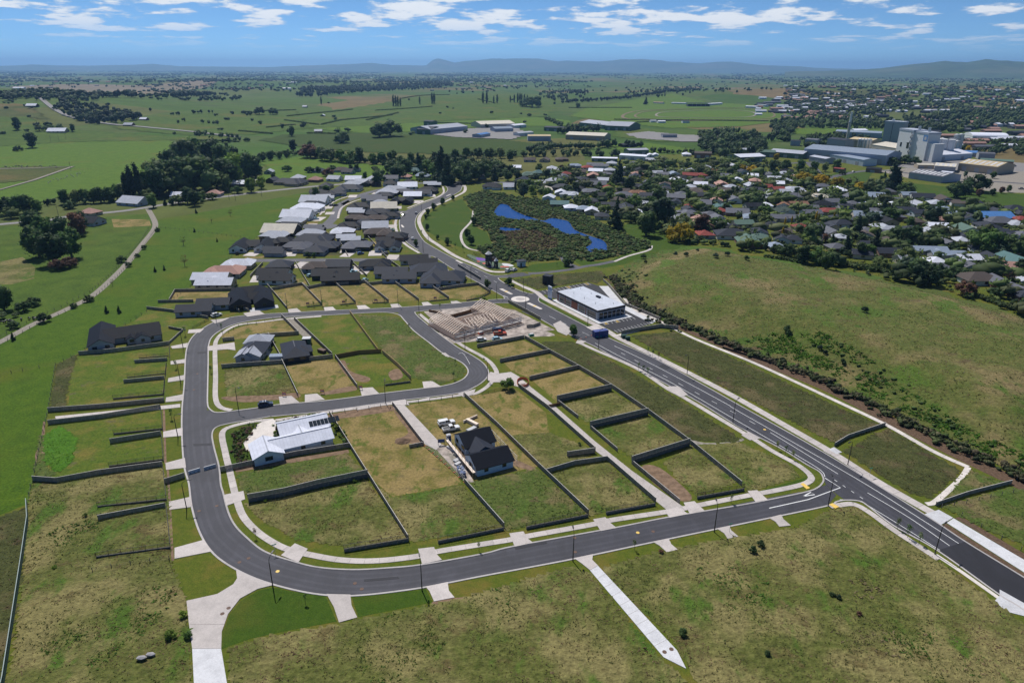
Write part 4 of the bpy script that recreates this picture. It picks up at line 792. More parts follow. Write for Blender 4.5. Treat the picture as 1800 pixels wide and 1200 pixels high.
def tree(px,py,hm,kind='broad',leaf='green',width=1.0,label=None,world=None,group=None):
    p = world if world is not None else GT(px,py)
    e = empty(NAMES[kind],(p[0],p[1],p[2] if len(p) > 2 else 0.02),rnd.uniform(0,6.28)); s = hm; wf = s * width * rnd.uniform(.92,1.08); e.scale = (wf,wf,s)
    c = link('crown',rnd.choice(CROWN[kind]),e); c.material_slots[0].link = 'OBJECT'; c.material_slots[0].material = MT['leaf_' + leaf]
    link('trunk',TRUNK[kind],e); TREES.append((p[0],p[1],hm))
    g = group or {'sapling': 'young trees along the streets','shrub': 'shrubs','poplar': 'poplars'}.get(kind,'trees')
    if label: tag(e,label,'shrub' if kind == 'shrub' else 'tree',g)
    else: later(e,f'{HUE[leaf]} {LOOK[kind]}','shrub' if kind == 'shrub' else 'tree',g,p)
    return e
def treepx(px,py,hpx,kind='broad',leaf='green',width=1.0,label=None):
    p = GT(px,py); dist = math.sqrt(p.x ** 2 + p.y ** 2 + (CAM_H - p.z) ** 2); h = hpx * dist / FPX / math.sqrt(1 + ((px - CX) / FPX) ** 2 + ((CY - py) / FPX) ** 2) * 1.05
    return tree(px,py,h,kind,leaf,width,label,world=p)
# masses of far or uncountable growth, one mesh each
def mass(name,pts,hs,ws,cols,mat,label,cat,leafy=0,lob=3,seed=1):
    r_ = np.random.RandomState(seed); pts = np.asarray(pts,float); n = len(pts); hs = np.asarray(hs,float); ws = np.asarray(ws,float); V = []; F = []; C = []; b = 0
    for k in range(lob):
        off = r_.normal(0,.26,(n,2)) * ws[:,None]; zc = hs * (r_.uniform(.35,.72,n) if k else .5); rad = np.stack([ws * r_.uniform(.3,.5,n),ws * r_.uniform(.3,.5,n),hs * r_.uniform(.28,.48,n)],-1)
        v = ICO_V[None] * rad[:,None,:] * r_.uniform(.75,1.2,(n,12,1)); v[...,0] += (pts[:,0] + off[:,0])[:,None]; v[...,1] += (pts[:,1] + off[:,1])[:,None]; v[...,2] += (pts[:,2] + zc)[:,None]
        f = ICO_F[None] + (b + 12 * np.arange(n))[:,None,None]; V.append(v.reshape(-1,3)); F.append(f.reshape(-1,3)); C.append(np.repeat(cols * r_.uniform(.8,1.2,(n,1)),12,0)); b += 12 * n
    for k in range(leafy):
        d = r_.normal(size=(n,3)); d[:,2] = np.abs(d[:,2]) * .9 + .05; d /= np.linalg.norm(d,axis=1)[:,None]; p = pts + d * np.stack([ws * .58,ws * .58,hs * .62],-1) * r_.uniform(.7,1.15,(n,1)) + np.stack([0 * hs,0 * hs,hs * .42],-1)
        u = r_.normal(size=(n,3)); u /= np.linalg.norm(u,axis=1)[:,None]; w2 = np.cross(u,r_.normal(size=(n,3))); w2 /= np.linalg.norm(w2,axis=1)[:,None]; s = (np.minimum(hs,ws) * r_.uniform(.16,.34,n))[:,None]
        v = np.stack([p - u * s,p + w2 * s * .8,p + u * s],1); V.append(v.reshape(-1,3)); F.append(np.arange(b,b + 3 * n).reshape(-1,3)); b += 3 * n; C.append(np.repeat(cols * r_.uniform(.75,1.4,(n,1)),3,0))
    o = link(name,npmesh(name,np.concatenate(V),np.concatenate(F),mat,np.concatenate(C))); tag(o,label,cat,kind='stuff'); return o
MT['mass'] = leafmat('mixed_foliage',(1.75,1.75,1.7),0.0,0.35)
def scatter_poly(pxs,n,seed,onT=True,keep=None):
    P = [GT(*p) if onT else G(*p) for p in pxs]; poly = [(p.x,p.y) for p in P]; A = np.array(poly); r_ = np.random.RandomState(seed); out = []
    while len(out) < n:
        x = r_.uniform(A[:,0].min(),A[:,0].max(),4000); y = r_.uniform(A[:,1].min(),A[:,1].max(),4000); k = inpoly(x,y,poly)
        if keep is not None: k &= keep(x,y)
        out += list(zip(x[k],y[k]))
        if not k.any(): break
    o = np.array(out[:n]); return np.column_stack([o,T(o[:,0],o[:,1])]) if len(o) else np.zeros((0,3))
def along(pxs,step,jit,seed):
    P = [GT(*p) for p in pxs]; r_ = np.random.RandomState(seed); out = []
    for a,b in zip(P[:-1],P[1:]):
        L = (b - a).length; m = max(1,int(L / step))
        for i in range(m):
            q = a.lerp(b,(i + r_.uniform(0,1)) / m); out.append((q.x + r_.normal(0,jit),q.y + r_.normal(0,jit)))
    o = np.array(out); return np.column_stack([o,T(o[:,0],o[:,1])])

# ------------------------------------------------------------------ buildings
def roof_block(m,cx,cy,lx,ly,kind,wh,tanp,ov,base=0.0):
    """one hipped or gabled roof volume; ridge along the longer side unless kind says gx/gy/hx/hy"""
    g = kind[0]; ax = kind[1] if len(kind) > 1 else ('x' if lx >= ly else 'y')
    a,b = (lx / 2 + ov,ly / 2 + ov) if ax == 'x' else (ly / 2 + ov,lx / 2 + ov)     # a along ridge, b across
    rise = b * tanp; z0 = wh - ov * tanp; zr = z0 + rise; ins = b if g == 'h' else 0.0; ins = min(ins,a * .98); th = 0.16
    def P(u,v,z): return (cx + u,cy + v,z) if ax == 'x' else (cx - v,cy + u,z)
    vs = [P(-a,-b,z0),P(a,-b,z0),P(a,b,z0),P(-a,b,z0),P(-a + ins,0,zr),P(a - ins,0,zr),P(-a,-b,z0 - th),P(a,-b,z0 - th),P(a,b,z0 - th),P(-a,b,z0 - th)]
    fs = [(0,1,5,4),(2,3,4,5),(0,6,7,1),(1,7,8,2),(2,8,9,3),(3,9,6,0),(9,8,7,6)]
    if g == 'h': fs += [(1,2,5),(3,0,4)]
    else:
        vs += [P(-a,0,zr - th * 1.2),P(a,0,zr - th * 1.2)]; fs += [(0,4,10,6),(4,3,9,10),(1,7,11,5),(2,5,11,8),(6,10,11,7),(9,8,11,10)]; fs.remove((9,8,7,6)); fs = [f for f in fs if f not in ((1,7,8,2),(3,9,6,0))]
    m.add(vs,fs); return P,a,b,z0,zr,ins
def wall_block(m,cx,cy,lx,ly,kind,wh,tanp,z0=0.0):
    g = kind[0]; ax = kind[1] if len(kind) > 1 else ('x' if lx >= ly else 'y')
    m.box(cx - lx / 2,cx + lx / 2,cy - ly / 2,cy + ly / 2,z0,wh)
    if g == 'g':
        a,b = (lx / 2,ly / 2) if ax == 'x' else (ly / 2,lx / 2); P = (lambda u,v,z: (cx + u,cy + v,z)) if ax == 'x' else (lambda u,v,z: (cx - v,cy + u,z))
        for s in (-1,1): m.add([P(s * a,-b,wh),P(s * a,b,wh),P(s * a,0,wh + b * tanp - 0.12),P(s * (a - .15),-b,wh),P(s * (a - .15),b,wh),P(s * (a - .15),0,wh + b * tanp - 0.12)],[(0,1,2),(3,5,4),(0,2,5,3),(1,4,5,2)])
WIN = {}
def win_mesh(w_,h_,frame='frame'):
    k = (w_,h_,frame)
    if k not in WIN:
        f = MB(); t_ = .08
        f.box(-w_ / 2,w_ / 2,-.04,.03,0,t_).box(-w_ / 2,w_ / 2,-.04,.03,h_ - t_,h_).box(-w_ / 2,-w_ / 2 + t_,-.04,.03,t_,h_ - t_).box(w_ / 2 - t_,w_ / 2,-.04,.03,t_,h_ - t_)
        if w_ > 1.2: f.box(-.03,.03,-.035,.03,t_,h_ - t_)
        WIN[k] = (f.mesh('window',MT[frame]),MB().box(-w_ / 2 + t_,w_ / 2 - t_,-.015,.02,t_,h_ - t_).mesh('pane',MT['glass']))
    return WIN[k]
PANE = MB().box(-.9,.9,-.05,.03,0,1.1).mesh('window',MT['glass']); GAR = {}
def window(par,x,y,z,rz,w_=1.8,h_=1.2,frame='frame',simple=False):
    if simple: return link('window',PANE,par,(x,y,z),rz)
    f,p = win_mesh(w_,h_,frame); o = link('window',f,par,(x,y,z),rz); link('pane',p,o); return o
def garage(par,x,y,rz,mat='garage',w_=4.8,h_=2.2):
    k = (mat,w_,h_)
    if k not in GAR:
        m = MB()
        for i in range(4): m.box(-w_ / 2,w_ / 2,-.06,.02,i * h_ / 4 + .02,(i + 1) * h_ / 4 - .02)
        m.box(-w_ / 2,w_ / 2,-.03,.02,0,h_); GAR[k] = m.mesh('garage_door',MT[mat])
    return link('garage_door',GAR[k],par,(x,y,0.02),rz)
def house(loc,rz,blocks,wall,roof,label=None,wh=2.6,tanp=0.46,ov=0.55,far=False,look=None,group='houses',wins=True,name='house',gdoor=None,cat='house',z=0.0,ridge=None,roofs=None):
    e = empty(name,(loc[0],loc[1],z),rz); wm_ = MB(); rms = {}
    for i,bl in enumerate(blocks):
        cx,cy_,lx,ly,kd = bl[:5]; h_ = wh + 0.004 * i + (bl[5] if len(bl) > 5 else 0); rm = (roofs[i] if roofs else roof)
        wall_block(wm_,cx,cy_,lx - 0.006 * i,ly - 0.006 * i,kd,h_,tanp); m = rms.setdefault(rm,MB()); P,a,b,z0,zr,ins = roof_block(m,cx,cy_,lx,ly,kd,h_,tanp,ov + 0.003 * i)
        if ridge and not far: link('ridge_cap',MB().bar(P(-a + ins,0,zr + .03),P(a - ins,0,zr + .03),.3,.08).mesh('ridge_cap',MT[ridge]),e)
    wm_.build('wall',MT[wall],e)
    for rm,m in rms.items(): m.build('roof',MT[rm],e)
    if wins:
        c,s = math.cos(rz),math.sin(rz); b0 = blocks[0]; todo = [(k,b) for k,b in enumerate(blocks)] if not far else [(0,b0)]
        for k,b in todo:
            cx,cy_,lx,ly = b[:4]
            for nx,ny,half,along_ in ((0,-1,ly / 2,lx),(0,1,ly / 2,lx),(1,0,lx / 2,ly),(-1,0,lx / 2,ly)):
                wx,wy = c * nx - s * ny,s * nx + c * ny
                tox,toy = -loc[0],-loc[1]; L = math.hypot(tox,toy); facing = (wx * tox + wy * toy) / L
                if facing < 0.25 and (far or k > 0): continue
                n = max(1,int(along_ / (5.5 if far else 4.2)))
                for i in range(n):
                    t_ = (i + .5) / n * along_ - along_ / 2; x = cx + (nx * half if nx else t_); y = cy_ + (ny * half if ny else t_)
                    if any(j != k and abs(x - bb[0]) < bb[2] / 2 + .2 and abs(y - bb[1]) < bb[3] / 2 + .2 for j,bb in enumerate(blocks)): continue
                    window(e,x + nx * .03,y + ny * .03,.95,math.atan2(nx,-ny) if nx else (0 if ny < 0 else math.pi),rnd.choice((1.6,2.0,1.2)),1.2,simple=far)
    if gdoor: garage(e,*gdoor)
    if label: tag(e,label,cat,group)
    else: later(e,look,cat,group,loc)
    return e
def shed(corner_px,rz,lx,ly,h,wall,roof,label,kind='gx',tanp=0.18,doors=2,name='warehouse',cat='warehouse',z=0.0,loc=None,ov=.25,strips=0):
    """long building; corner_px is the centre of its base"""
    p = loc or GT(*corner_px); e = empty(name,(p[0],p[1],(p[2] if len(p) > 2 else 0) + z),rz,label,cat,'industrial buildings')
    m = MB(); wall_block(m,0,0,lx,ly,kind,h,tanp,-1.0); m.build('wall',MT[wall],e); r_ = MB(); roof_block(r_,0,0,lx,ly,kind,h,tanp,ov); ro = r_.build('roof',MT[roof],e)
    for i in range(strips):
        for s in (-1,1):
            x = -lx / 2 + (i + .5) * lx / strips; b = ly / 2; MB().add([(x - 1.1,s * b * .85,h + b * .15 * tanp + .08),(x + 1.1,s * b * .85,h + b * .15 * tanp + .08),(x + 1.1,s * b * .15,h + b * .85 * tanp + .08),(x - 1.1,s * b * .15,h + b * .85 * tanp + .08)],[(0,1,2,3)] if s < 0 else [(3,2,1,0)]).build('skylight',MT['concrete_new'],ro)
    for i in range(doors):
        x = (i + .5) / doors * lx - lx / 2; k = ('roll',round(h * .6,1))
        if k not in GAR: GAR[k] = MB().box(-2.2,2.2,-.12,.05,0,h * .6).mesh('roller_door',MT['wall_grey'])
        link('roller_door',GAR[k],e,(x,-ly / 2 - .02,0.02))
    return e

# ------------------------------------------------------------------ fences
def paling_mesh(name,h,mat,cap,seed):
    q = random.Random(seed); m = MB(); n = 16; w_ = 2.4 / n
    for i in range(n):
        d = q.uniform(-.012,.012); m.box(-1.2 + i * w_ + .006,-1.2 + (i + 1) * w_ - .006,-.02 + d,.005 + d,.03,h - q.uniform(0.0,.05))
    me = m.mesh(name,mat); return me
PM = {}
for k,mt,cap in (('timber','timber','timber_top'),('new','timber_new','timber_new'),('brown','timber_brown','timber_brown')):
    PM[k] = ([paling_mesh('panel',1.8,MT[mt],cap,s) for s in (1,2,3)],MB().box(-1.2,1.2,-.06,.05,1.8,1.84).mesh('capping',MT[cap]),MB().box(-.06,.06,.01,.13,0,1.86).mesh('post',MT[mt]))
def sleepers(seed):
    q = random.Random(seed); m = MB()
    for j in range(4):
        for i in range(2): d = q.uniform(0,.03); m.box(-1.2 + i * 1.2 + .01,i * 1.2 - .01,-.08 - d,.05,j * .25 + .005,(j + 1) * .25 - .008)
    return m.mesh('retaining_wall',MT['sleeper'])
RET = [sleepers(s) for s in (1,2)]
rl = MB(); rl.box(-1.2,1.2,-.02,.02,1.02,1.07).box(-1.2,1.2,-.02,.02,.1,.15)
for i in range(14): rl.box(-1.2 + i * .1715 - .012,-1.2 + i * .1715 + .012,-.012,.012,.15,1.02)
RAIL = rl.mesh('railing',MT['black']); RPOST = MB().box(-.035,.035,-.035,.035,0,1.15).mesh('post',MT['black'])
wr = MB()
for z_ in (.25,.5,.75,1.0): wr.box(-2,2,-.005,.005,z_,z_ + .008)
WIRE = wr.mesh('wire',MT['post']); FPOST = MB().cyl(0,0,-.2,1.25,.09,.08,6).mesh('post',MT['post']); SHD = MB().box(-1.5,1.5,-.03,.03,0,1.75).mesh('shadecloth',MT['shade']); SHT = MB().box(-1.5,1.5,-.07,.07,1.75,1.83).mesh('top_rail',MT['shade_top'])
MESHP = MB(); 
for i in range(9): MESHP.box(-1.2 + i * .3 - .012,-1.2 + i * .3 + .012,-.012,.012,.1,1.8)
for z_ in (.1,.7,1.25,1.8): MESHP.box(-1.2,1.2,-.015,.015,z_ - .015,z_ + .015)
MESHP = MESHP.mesh('mesh_panel',MT['steel']); MFOOT = MB().box(-.12,.12,-.35,.35,0,.15).mesh('foot_block',MT['orange_mesh'])
def fence(label,pxs,kind='timber',h=1.8,group='timber lot fences',cat='fence',ret=0.0,name=None,base=0.0):
    h *= .86
    P = [G(*p) for p in pxs]; o0 = P[0]; e = empty(name or {'rail': 'railing_fence','wire': 'wire_fence','shade': 'shadecloth_fence','mesh': 'temporary_fence'}.get(kind,'timber_fence'),(o0.x,o0.y,base),0,label,cat,group)
    bay = {'wire': 4.0,'shade': 3.0}.get(kind,2.4)
    for a,b in zip(P[:-1],P[1:]):
        L = (b - a).length; n = max(1,round(L / bay)); az_ = math.atan2(b.y - a.y,b.x - a.x); sx = L / n / bay
        for i in range(n + 1):
            q = a.lerp(b,i / n) - o0
            if i == n and b is not P[-1]: continue
            if kind in PM: link('post',PM[kind][2],e,(q.x,q.y,ret),az_,(1,1,h / 1.8))
            elif kind == 'rail': link('post',RPOST,e,(q.x,q.y,ret),az_)
            elif kind == 'wire': link('post',FPOST,e,(q.x,q.y,0),az_)
            elif kind == 'mesh': link('foot_block',MFOOT,e,(q.x,q.y,.02),az_)
        for i in range(n):
            q = a.lerp(b,(i + .5) / n) - o0
            if kind in PM:
                link('panel',rnd.choice(PM[kind][0]),e,(q.x,q.y,ret),az_,(sx,1,h / 1.8)); link('capping',PM[kind][1],e,(q.x,q.y,ret + h - 1.8 + .0),az_,(sx,1,1))
            elif kind == 'rail': link('railing',RAIL,e,(q.x,q.y,ret),az_,(sx,1,1))
            elif kind == 'wire': link('wire',WIRE,e,(q.x,q.y,0),az_,(sx,1,1))
            elif kind == 'shade': link('shadecloth',SHD,e,(q.x,q.y,0),az_,(sx,1,1)); link('top_rail',SHT,e,(q.x,q.y,0),az_,(sx,1,1))
            elif kind == 'mesh': link('mesh_panel',MESHP,e,(q.x,q.y,.03),az_,(sx,1,1))
            if ret: link('retaining_wall',RET[i % 2],e,(q.x,q.y,0),az_,(sx,1,ret))
    return e
RG = 'black railings on low retaining walls'; TG = 'timber lot fences'
F = [
 ('grey timber fence below the big dark-tiled house on the western row',[(139,624),(200,619),(260,611),(298,606)],'timber',1.8,0),('black railing wall just below the dark-tiled house, topmost short one',[(245,630),(296,626)],'rail',1.1,.3),
 ('short grey fence under the topmost black railing, western lots',[(237,638),(294,634)],'timber',1.5,0),('black railing wall, second from the top among the western lots',[(224,664),(291,657)],'rail',1.1,.3),
 ('short grey fence, second from the top among the western lots',[(218,673),(289,666)],'timber',1.5,0),('black railing wall directly above the narrow concrete lane, western lots',[(199,702),(289,694)],'rail',1.1,.5),
 ('long grey timber fence along the upper side of the narrow western lane',[(85,724),(180,717),(289,706)],'timber',1.8,0),('long dark timber fence along the lower side of the narrow western lane',[(85,746),(180,735),(282,718)],'timber',1.8,0),
 ('black railing wall in the lot just below the narrow western lane',[(200,764),(286,755)],'rail',1.1,.5),('short grey fence with a pale end beside the bright weed patch',[(194,779),(283,765)],'timber',1.8,0),
 ('black railing wall below the bright weed patch, with pale gravel beside it',[(192,821),(287,809)],'rail',1.1,.5),('long grey fence closing off the western lots below the weed patch',[(58,845),(100,848),(175,834),(286,819)],'timber',1.8,0),
 ('black railing wall, first below the long fence in the rough western lot',[(172,893),(293,880)],'rail',1.1,.7),('short pale-topped timber fence in the rough western lot',[(173,914),(291,892)],'timber',1.7,0),('black railing wall, lowest of the western row',[(170,981),(300,964)],'rail',1.1,.6),
 ('black street-side railing beside the dark-tiled house lot',[(298,607),(299,633)],'rail',1.1,.3),('black street-side railing of the second western lot',[(293,641),(291,664)],'rail',1.1,.3),('black street-side railing just above the western lane',[(290,668),(288,698)],'rail',1.1,.3),
 ('black street-side railing just below the western lane',[(283,718),(287,758)],'rail',1.1,.3),('black street-side railing beside the weed-patch lot',[(284,764),(288,811)],'rail',1.1,.3),('black street-side railing below the road barriers',[(287,826),(293,880)],'rail',1.1,.3),('black street-side railing of the lowest western lot',[(293,893),(300,964)],'rail',1.1,.3),
 ('short dark timber fence across the verge left of the road barriers',[(290,850),(325,839)],'timber',1.8,0),('long grey fence below the white-roofed house with solar panels',[(388,829),(440,818),(520,801),(616,786)],'timber',1.8,0),
 ('left fence of the lane beside the house with sheen-painted slate roofs',[(495,557),(525,588)],'timber',1.8,0),('pale-topped fence along the gravel lane to the building plot',[(517,562),(584,626)],'timber',1.8,0),('fresh yellow timber fence running down from the upper street',[(615,551),(664,618)],'new',1.8,0),
 ('grey fence below the sheen-painted slate roofed house',[(390,647),(440,643),(500,639)],'timber',1.8,0),('grey fence below the charcoal hip-roofed house on the gravel lane',[(500,639),(585,629)],'timber',1.8,0),('brown new fence between the two green lots of the inner block',[(589,630),(632,622),(670,620)],'brown',1.8,0),
 ('fresh yellow-topped fence zigzagging down to the inner street',[(672,621),(700,645),(722,667)],'new',1.8,0),('grey fence between the dark rough lot and the tan lot, inner block',[(496,637),(524,697)],'timber',1.8,0),('grey fence between the tan lot and the round bare patch lot',[(590,630),(628,682)],'timber',1.8,0),
 ('black railing wall at the foot of the yellow-topped fence',[(677,678),(722,672)],'rail',1.1,.6),('black fence between the sheen-painted slate and charcoal inner houses',[(472,590),(496,634)],'timber',1.8,0),('dark fence above the two inner-block houses',[(392,600),(412,598)],'timber',1.8,0),('dark fence behind the charcoal hip-roofed inner house',[(462,592),(500,590),(525,588)],'timber',1.8,0),
 ('curved low post-and-rail fence round the inner block corner lot',[(392,590),(420,575),(495,559)],'wire',1.1,0),
 ('dark timber fence below the timber-framed building site',[(839,611),(880,603),(921,595)],'timber',1.8,0),('long grey fence stepping down behind the lots beside the main road',[(922,595),(966,620),(1017,648),(1075,682),(1139,726),(1212,780),(1303,854)],'timber',1.8,0),
 ('dark fence between the two uppermost lots right of the bend',[(879,637),(965,620)],'timber',1.8,0),('dark fence third down among the lots right of the bend',[(931,668),(1016,648)],'timber',1.8,0),
 ('tall retaining wall and fence, uppermost of three beside the concrete lane',[(979,707),(1075,686)],'timber',1.5,1.2),('grey return fence from the uppermost retaining wall down the lane',[(979,707),(1016,736)],'timber',1.5,0),
 ('tall retaining wall and fence, middle of three beside the concrete lane',[(1037,753),(1139,729)],'timber',1.5,1.2),('grey return fence from the middle retaining wall down the lane',[(1037,753),(1085,794)],'timber',1.5,0),
 ('tall retaining wall and fence, lowest of three beside the concrete lane',[(1110,815),(1212,783)],'timber',1.5,1.2),('grey return fence from the lowest retaining wall to the street',[(1110,815),(1194,885)],'timber',1.6,0),('black railing wall beside the street, rightmost of the lower row',[(1225,877),(1308,862)],'rail',1.1,.8),
 ('long grey fence on the left side of the concrete lane, upper half',[(911,680),(962,718),(1046,793)],'timber',1.7,0),('grey fence on the left side of the concrete lane, lower half',[(1067,809),(1152,883)],'timber',1.7,0),('brown board barrier across the concrete lane',[(961,717),(984,712)],'brown',1.2,0),
 ('short dark fence stub left of the concrete lane',[(997,803),(1046,796)],'timber',1.6,.4),('brown-grey fence from the long fence to the concrete lane',[(960,832),(1010,817),(1067,809)],'timber',1.7,0),
 ('long grey fence right of the dark-roofed house being built',[(816,696),(875,750),(947,821),(1010,881),(1034,904)],'timber',1.7,0),('black railing wall at the street end of the green rough lot',[(925,930),(1034,908)],'rail',1.1,.8),('black railing wall left of where the concrete lane meets the street',[(1065,904),(1152,888)],'rail',1.1,.8),
 ('black railing on the grass just left of the orange netting',[(847,694),(902,681)],'rail',1.1,0),('grey fence left of the driveway to the house being built',[(690,712),(744,782)],'timber',1.7,0),('temporary mesh fence with orange feet left of the house being built',[(747,784),(790,822),(817,847)],'mesh',1.8,0),
 ('grey fence running from the skip down to the street',[(816,848),(886,927)],'timber',1.7,0),('long grey fence right of the white-roofed house with solar panels',[(579,728),(647,837),(718,950)],'timber',1.8,0),('tall retaining wall and fence between two rough lots at the lower left',[(437,883),(500,872),(560,857),(647,839)],'timber',1.4,1.3),
 ('black railing wall on the street bend at the lower left',[(605,970),(718,951)],'rail',1.1,.9),('black railing wall in the middle of the lower street',[(770,955),(886,931)],'rail',1.1,.8),('short dark fence stub with spoil heap beside the driveway',[(720,787),(745,782)],'timber',1.3,0),
 ('low post fence along the upper side of the two grey-brown lots',[(585,728),(690,713)],'wire',1.1,0),('low post fence beside the pale apron left of the long grey fence',[(715,711),(815,696)],'wire',1.1,0),
 ('brown board fence behind the timber-framed building site',[(790,560),(820,552),(852,541)],'brown',1.8,0),('black board fence beside the main road at the timber-framed site',[(893,532),(920,546),(950,563)],'timber',1.8,0),('dark fence stub at the exit of the timber-framed site',[(926,576),(938,575),(950,571)],'timber',1.6,0),('brown fence left of the timber-framed site',[(754,548),(775,552),(790,560)],'brown',1.2,0),
 ('dark block wall below the shop car park',[(1092,588),(1115,583),(1160,576),(1192,579)],'timber',1.2,.6),('black fence along the truck lane behind the shop',[(1060,494),(1070,503),(1098,536),(1160,562)],'timber',1.5,0),
 ('dark fence beside the path, first of two by the main road',[(1467,784),(1490,770),(1556,748)],'timber',1.4,0),('dark fence near the white slab, lower of two by the main road',[(1645,889),(1700,870),(1778,850)],'timber',1.4,0),
 ('fence left of the leftmost yellow lot of the upper row',[(470,503),(504,543)],'timber',1.7,0),('fence between the first and second yellow lots, upper row',[(531,501),(565,536)],'timber',1.7,0),('fence between the second and third yellow lots, upper row',[(588,498),(625,533)],'timber',1.7,0),('fence between the third and fourth yellow lots, upper row',[(641,497),(683,531)],'timber',1.7,0),
 ('fence between the fourth and fifth yellow lots, upper row',[(691,496),(736,529)],'timber',1.7,0),('fence between the fifth and sixth yellow lots, upper row',[(742,494),(789,526)],'timber',1.7,0),('back fence behind the two leftmost yellow lots, upper row',[(478,510),(531,501),(541,508),(588,498)],'timber',1.7,0),('back fence behind the third and fourth yellow lots, upper row',[(594,502),(641,497),(650,501),(691,496)],'timber',1.7,0),('back fence behind the two rightmost yellow lots, upper row',[(768,511),(806,505),(840,501),(862,515)],'timber',1.7,0),
 ('black railing at the front of the rightmost yellow lot',[(820,529),(845,524),(862,515)],'rail',1.1,.5),('black railing at the front of the fifth yellow lot',[(755,530),(789,527)],'rail',1.1,.4),('black railing at the front of the second yellow lot',[(598,536),(625,534)],'rail',1.1,.4),('black railing at the front of the third yellow lot',[(655,533),(683,532)],'rail',1.1,.4),('black railing at the front of the first yellow lot',[(540,540),(565,537)],'rail',1.1,.4),
 ('grey fence above the charcoal house on the far left street',[(298,530),(308,513),(407,511)],'timber',1.7,0),('grey fence left of the charcoal house on the far left street',[(278,532),(340,531)],'timber',1.6,0),('long low grey fence in front of the charcoal house at the left bend',[(258,543),(300,548),(366,560)],'timber',1.5,0),('short fence right of the charcoal house at the left bend',[(397,534),(421,549)],'timber',1.6,0),('black fence round the black gabled house',[(396,529),(437,548)],'timber',1.7,0),('short black railing beside the left bend of the road',[(338,578),(367,563)],'rail',1.1,0),
 ('white-studded dark wall right of the big dark-tiled house',[(298,604),(322,582),(297,577)],'timber',1.2,0)]
for lab,pxs,k,h_,rt in F: fence(lab,pxs,k,h_,RG if k == 'rail' else ('wire fences' if k == 'wire' else TG),ret=rt)
fence('long dark green shadecloth fence down the left edge',[(48,886),(50,917),(40,987),(28,1067),(8,1200),(-20,1330)],'shade',1.8,'shadecloth fences')
for lab,pxs in (('wire fence beside the left paddock, along the western lots',[(258,548),(200,584),(139,622),(98,642),(85,722),(58,843),(48,886)]),('wire fence along the lower side of the gravel track',[(275,402),(255,431),(228,464),(203,490),(165,524),(115,549),(65,572),(0,606)]),('wire fence along the upper side of the gravel track',[(262,402),(248,424),(220,456),(196,482),(158,514),(108,540),(58,562),(0,594)]),
                 ('wire fence between the estate and the left paddock',[(545,338),(500,381),(470,406),(440,426),(415,446),(360,486),(340,500),(300,530)]),('wire fence crossing the left paddock from the western lots',[(98,642),(40,652),(0,660)]),('wire fence across the upper left paddock',[(275,400),(350,408),(440,420)]),
                 ('post fence round the dark grass above the shop',[(903,492),(944,508),(1033,493),(1062,484)]),('wire fence along the new path at the right edge',[(1655,893),(1720,880),(1800,862)]),('wire fence beside the bark strip at the right edge',[(1690,907),(1760,948),(1830,988)]),('row of bare posts in the lowest western lot',[(163,1005),(230,993),(298,984)])):
    fence(lab,pxs,'wire',1.1,'wire fences')
fence('temporary mesh fence across the main road at the blue container',[(1012,598),(1030,593),(1040,590)],'mesh',1.8,'temporary fences')
# black silt fence at the foot of the mound
sf = [GT(*p) for p in [(1270,612),(1340,634),(1420,660),(1480,690),(1560,722),(1640,760),(1720,800)]]
e = empty('silt_fence',sf[0],0,'low black silt fence along the foot of the mound','fence')
for a,b in zip(sf[:-1],sf[1:]): MB().bar(a - sf[0] + Vector((0,0,.4)),b - sf[0] + Vector((0,0,.4)),.04,.8).build('fabric_panel',MT['black'],e)
for a in sf: MB().box(-.04,.04,-.04,.04,0,1.0).build('stake',MT['post'],e,a - sf[0])

# ------------------------------------------------------------------ street lamps
lampm = MB(); lampm.tube([(0,0,0),(0,0,4),(0,0,6.6)],[.13,.1,.08],8); armm = MB(); armm.tube([(0,0,6.6),(0,-.12,7.1),(0,-.6,7.5),(0,-1.5,7.65)],.06,6); headm = MB().box(-.16,.16,-2.3,-1.4,7.58,7.74)
LM = [lampm.mesh('pole',MT['black']),armm.mesh('arm',MT['black']),headm.mesh('lamp_head',MT['black']),MB().box(-.12,.12,-2.2,-1.6,7.55,7.585).mesh('lens',MT['lamp'])]
LAMPS = [((419,718),(440,725)),((678,709),(680,700)),((322,612),(345,612)),((318,675),(345,675)),((313,769),(345,769)),((328,893),(360,885)),((480,1033),(495,1010)),((742,1038),(738,1015)),((1007,986),(1003,965)),((1255.5,934.6),(1248,915)),((1455.5,889),(1450,870)),((1643,974),(1665,950)),((1490,817),(1470,830)),((1207.6,657),(1190,665)),((1288,743),(1305,730)),((1052,613),(1068,605)),((1033,573),(1015,583)),((924,546),(935,540)),((873,526),(885,515)),((920,514),(905,518)),((737,555),(725,560)),((817.5,614),(805,618)),((857,669),(840,660)),((828,495),(840,485)),((744,444),(752,438)),((753,424),(742,428)),((741,372),(735,376)),((779,355),(775,350)),((600,361),(608,357)),((640,337),(640,342)),((566,536),(566,545)),((505,543),(505,553)),((380,563),(385,570)),((700,536),(700,545))]
for a,b in LAMPS:
    p,q = G(*a),G(*b); e = empty('street_lamp',(p.x,p.y,0.05),math.atan2(q.y - p.y,q.x - p.x) + math.pi / 2); later(e,'tall black street lamp with curved arm','street lamp','street lamps',p)
    for m_,n_ in zip(LM,('pole','arm','lamp_head')): link(n_,m_,e)
    link('lens',LM[3],e)
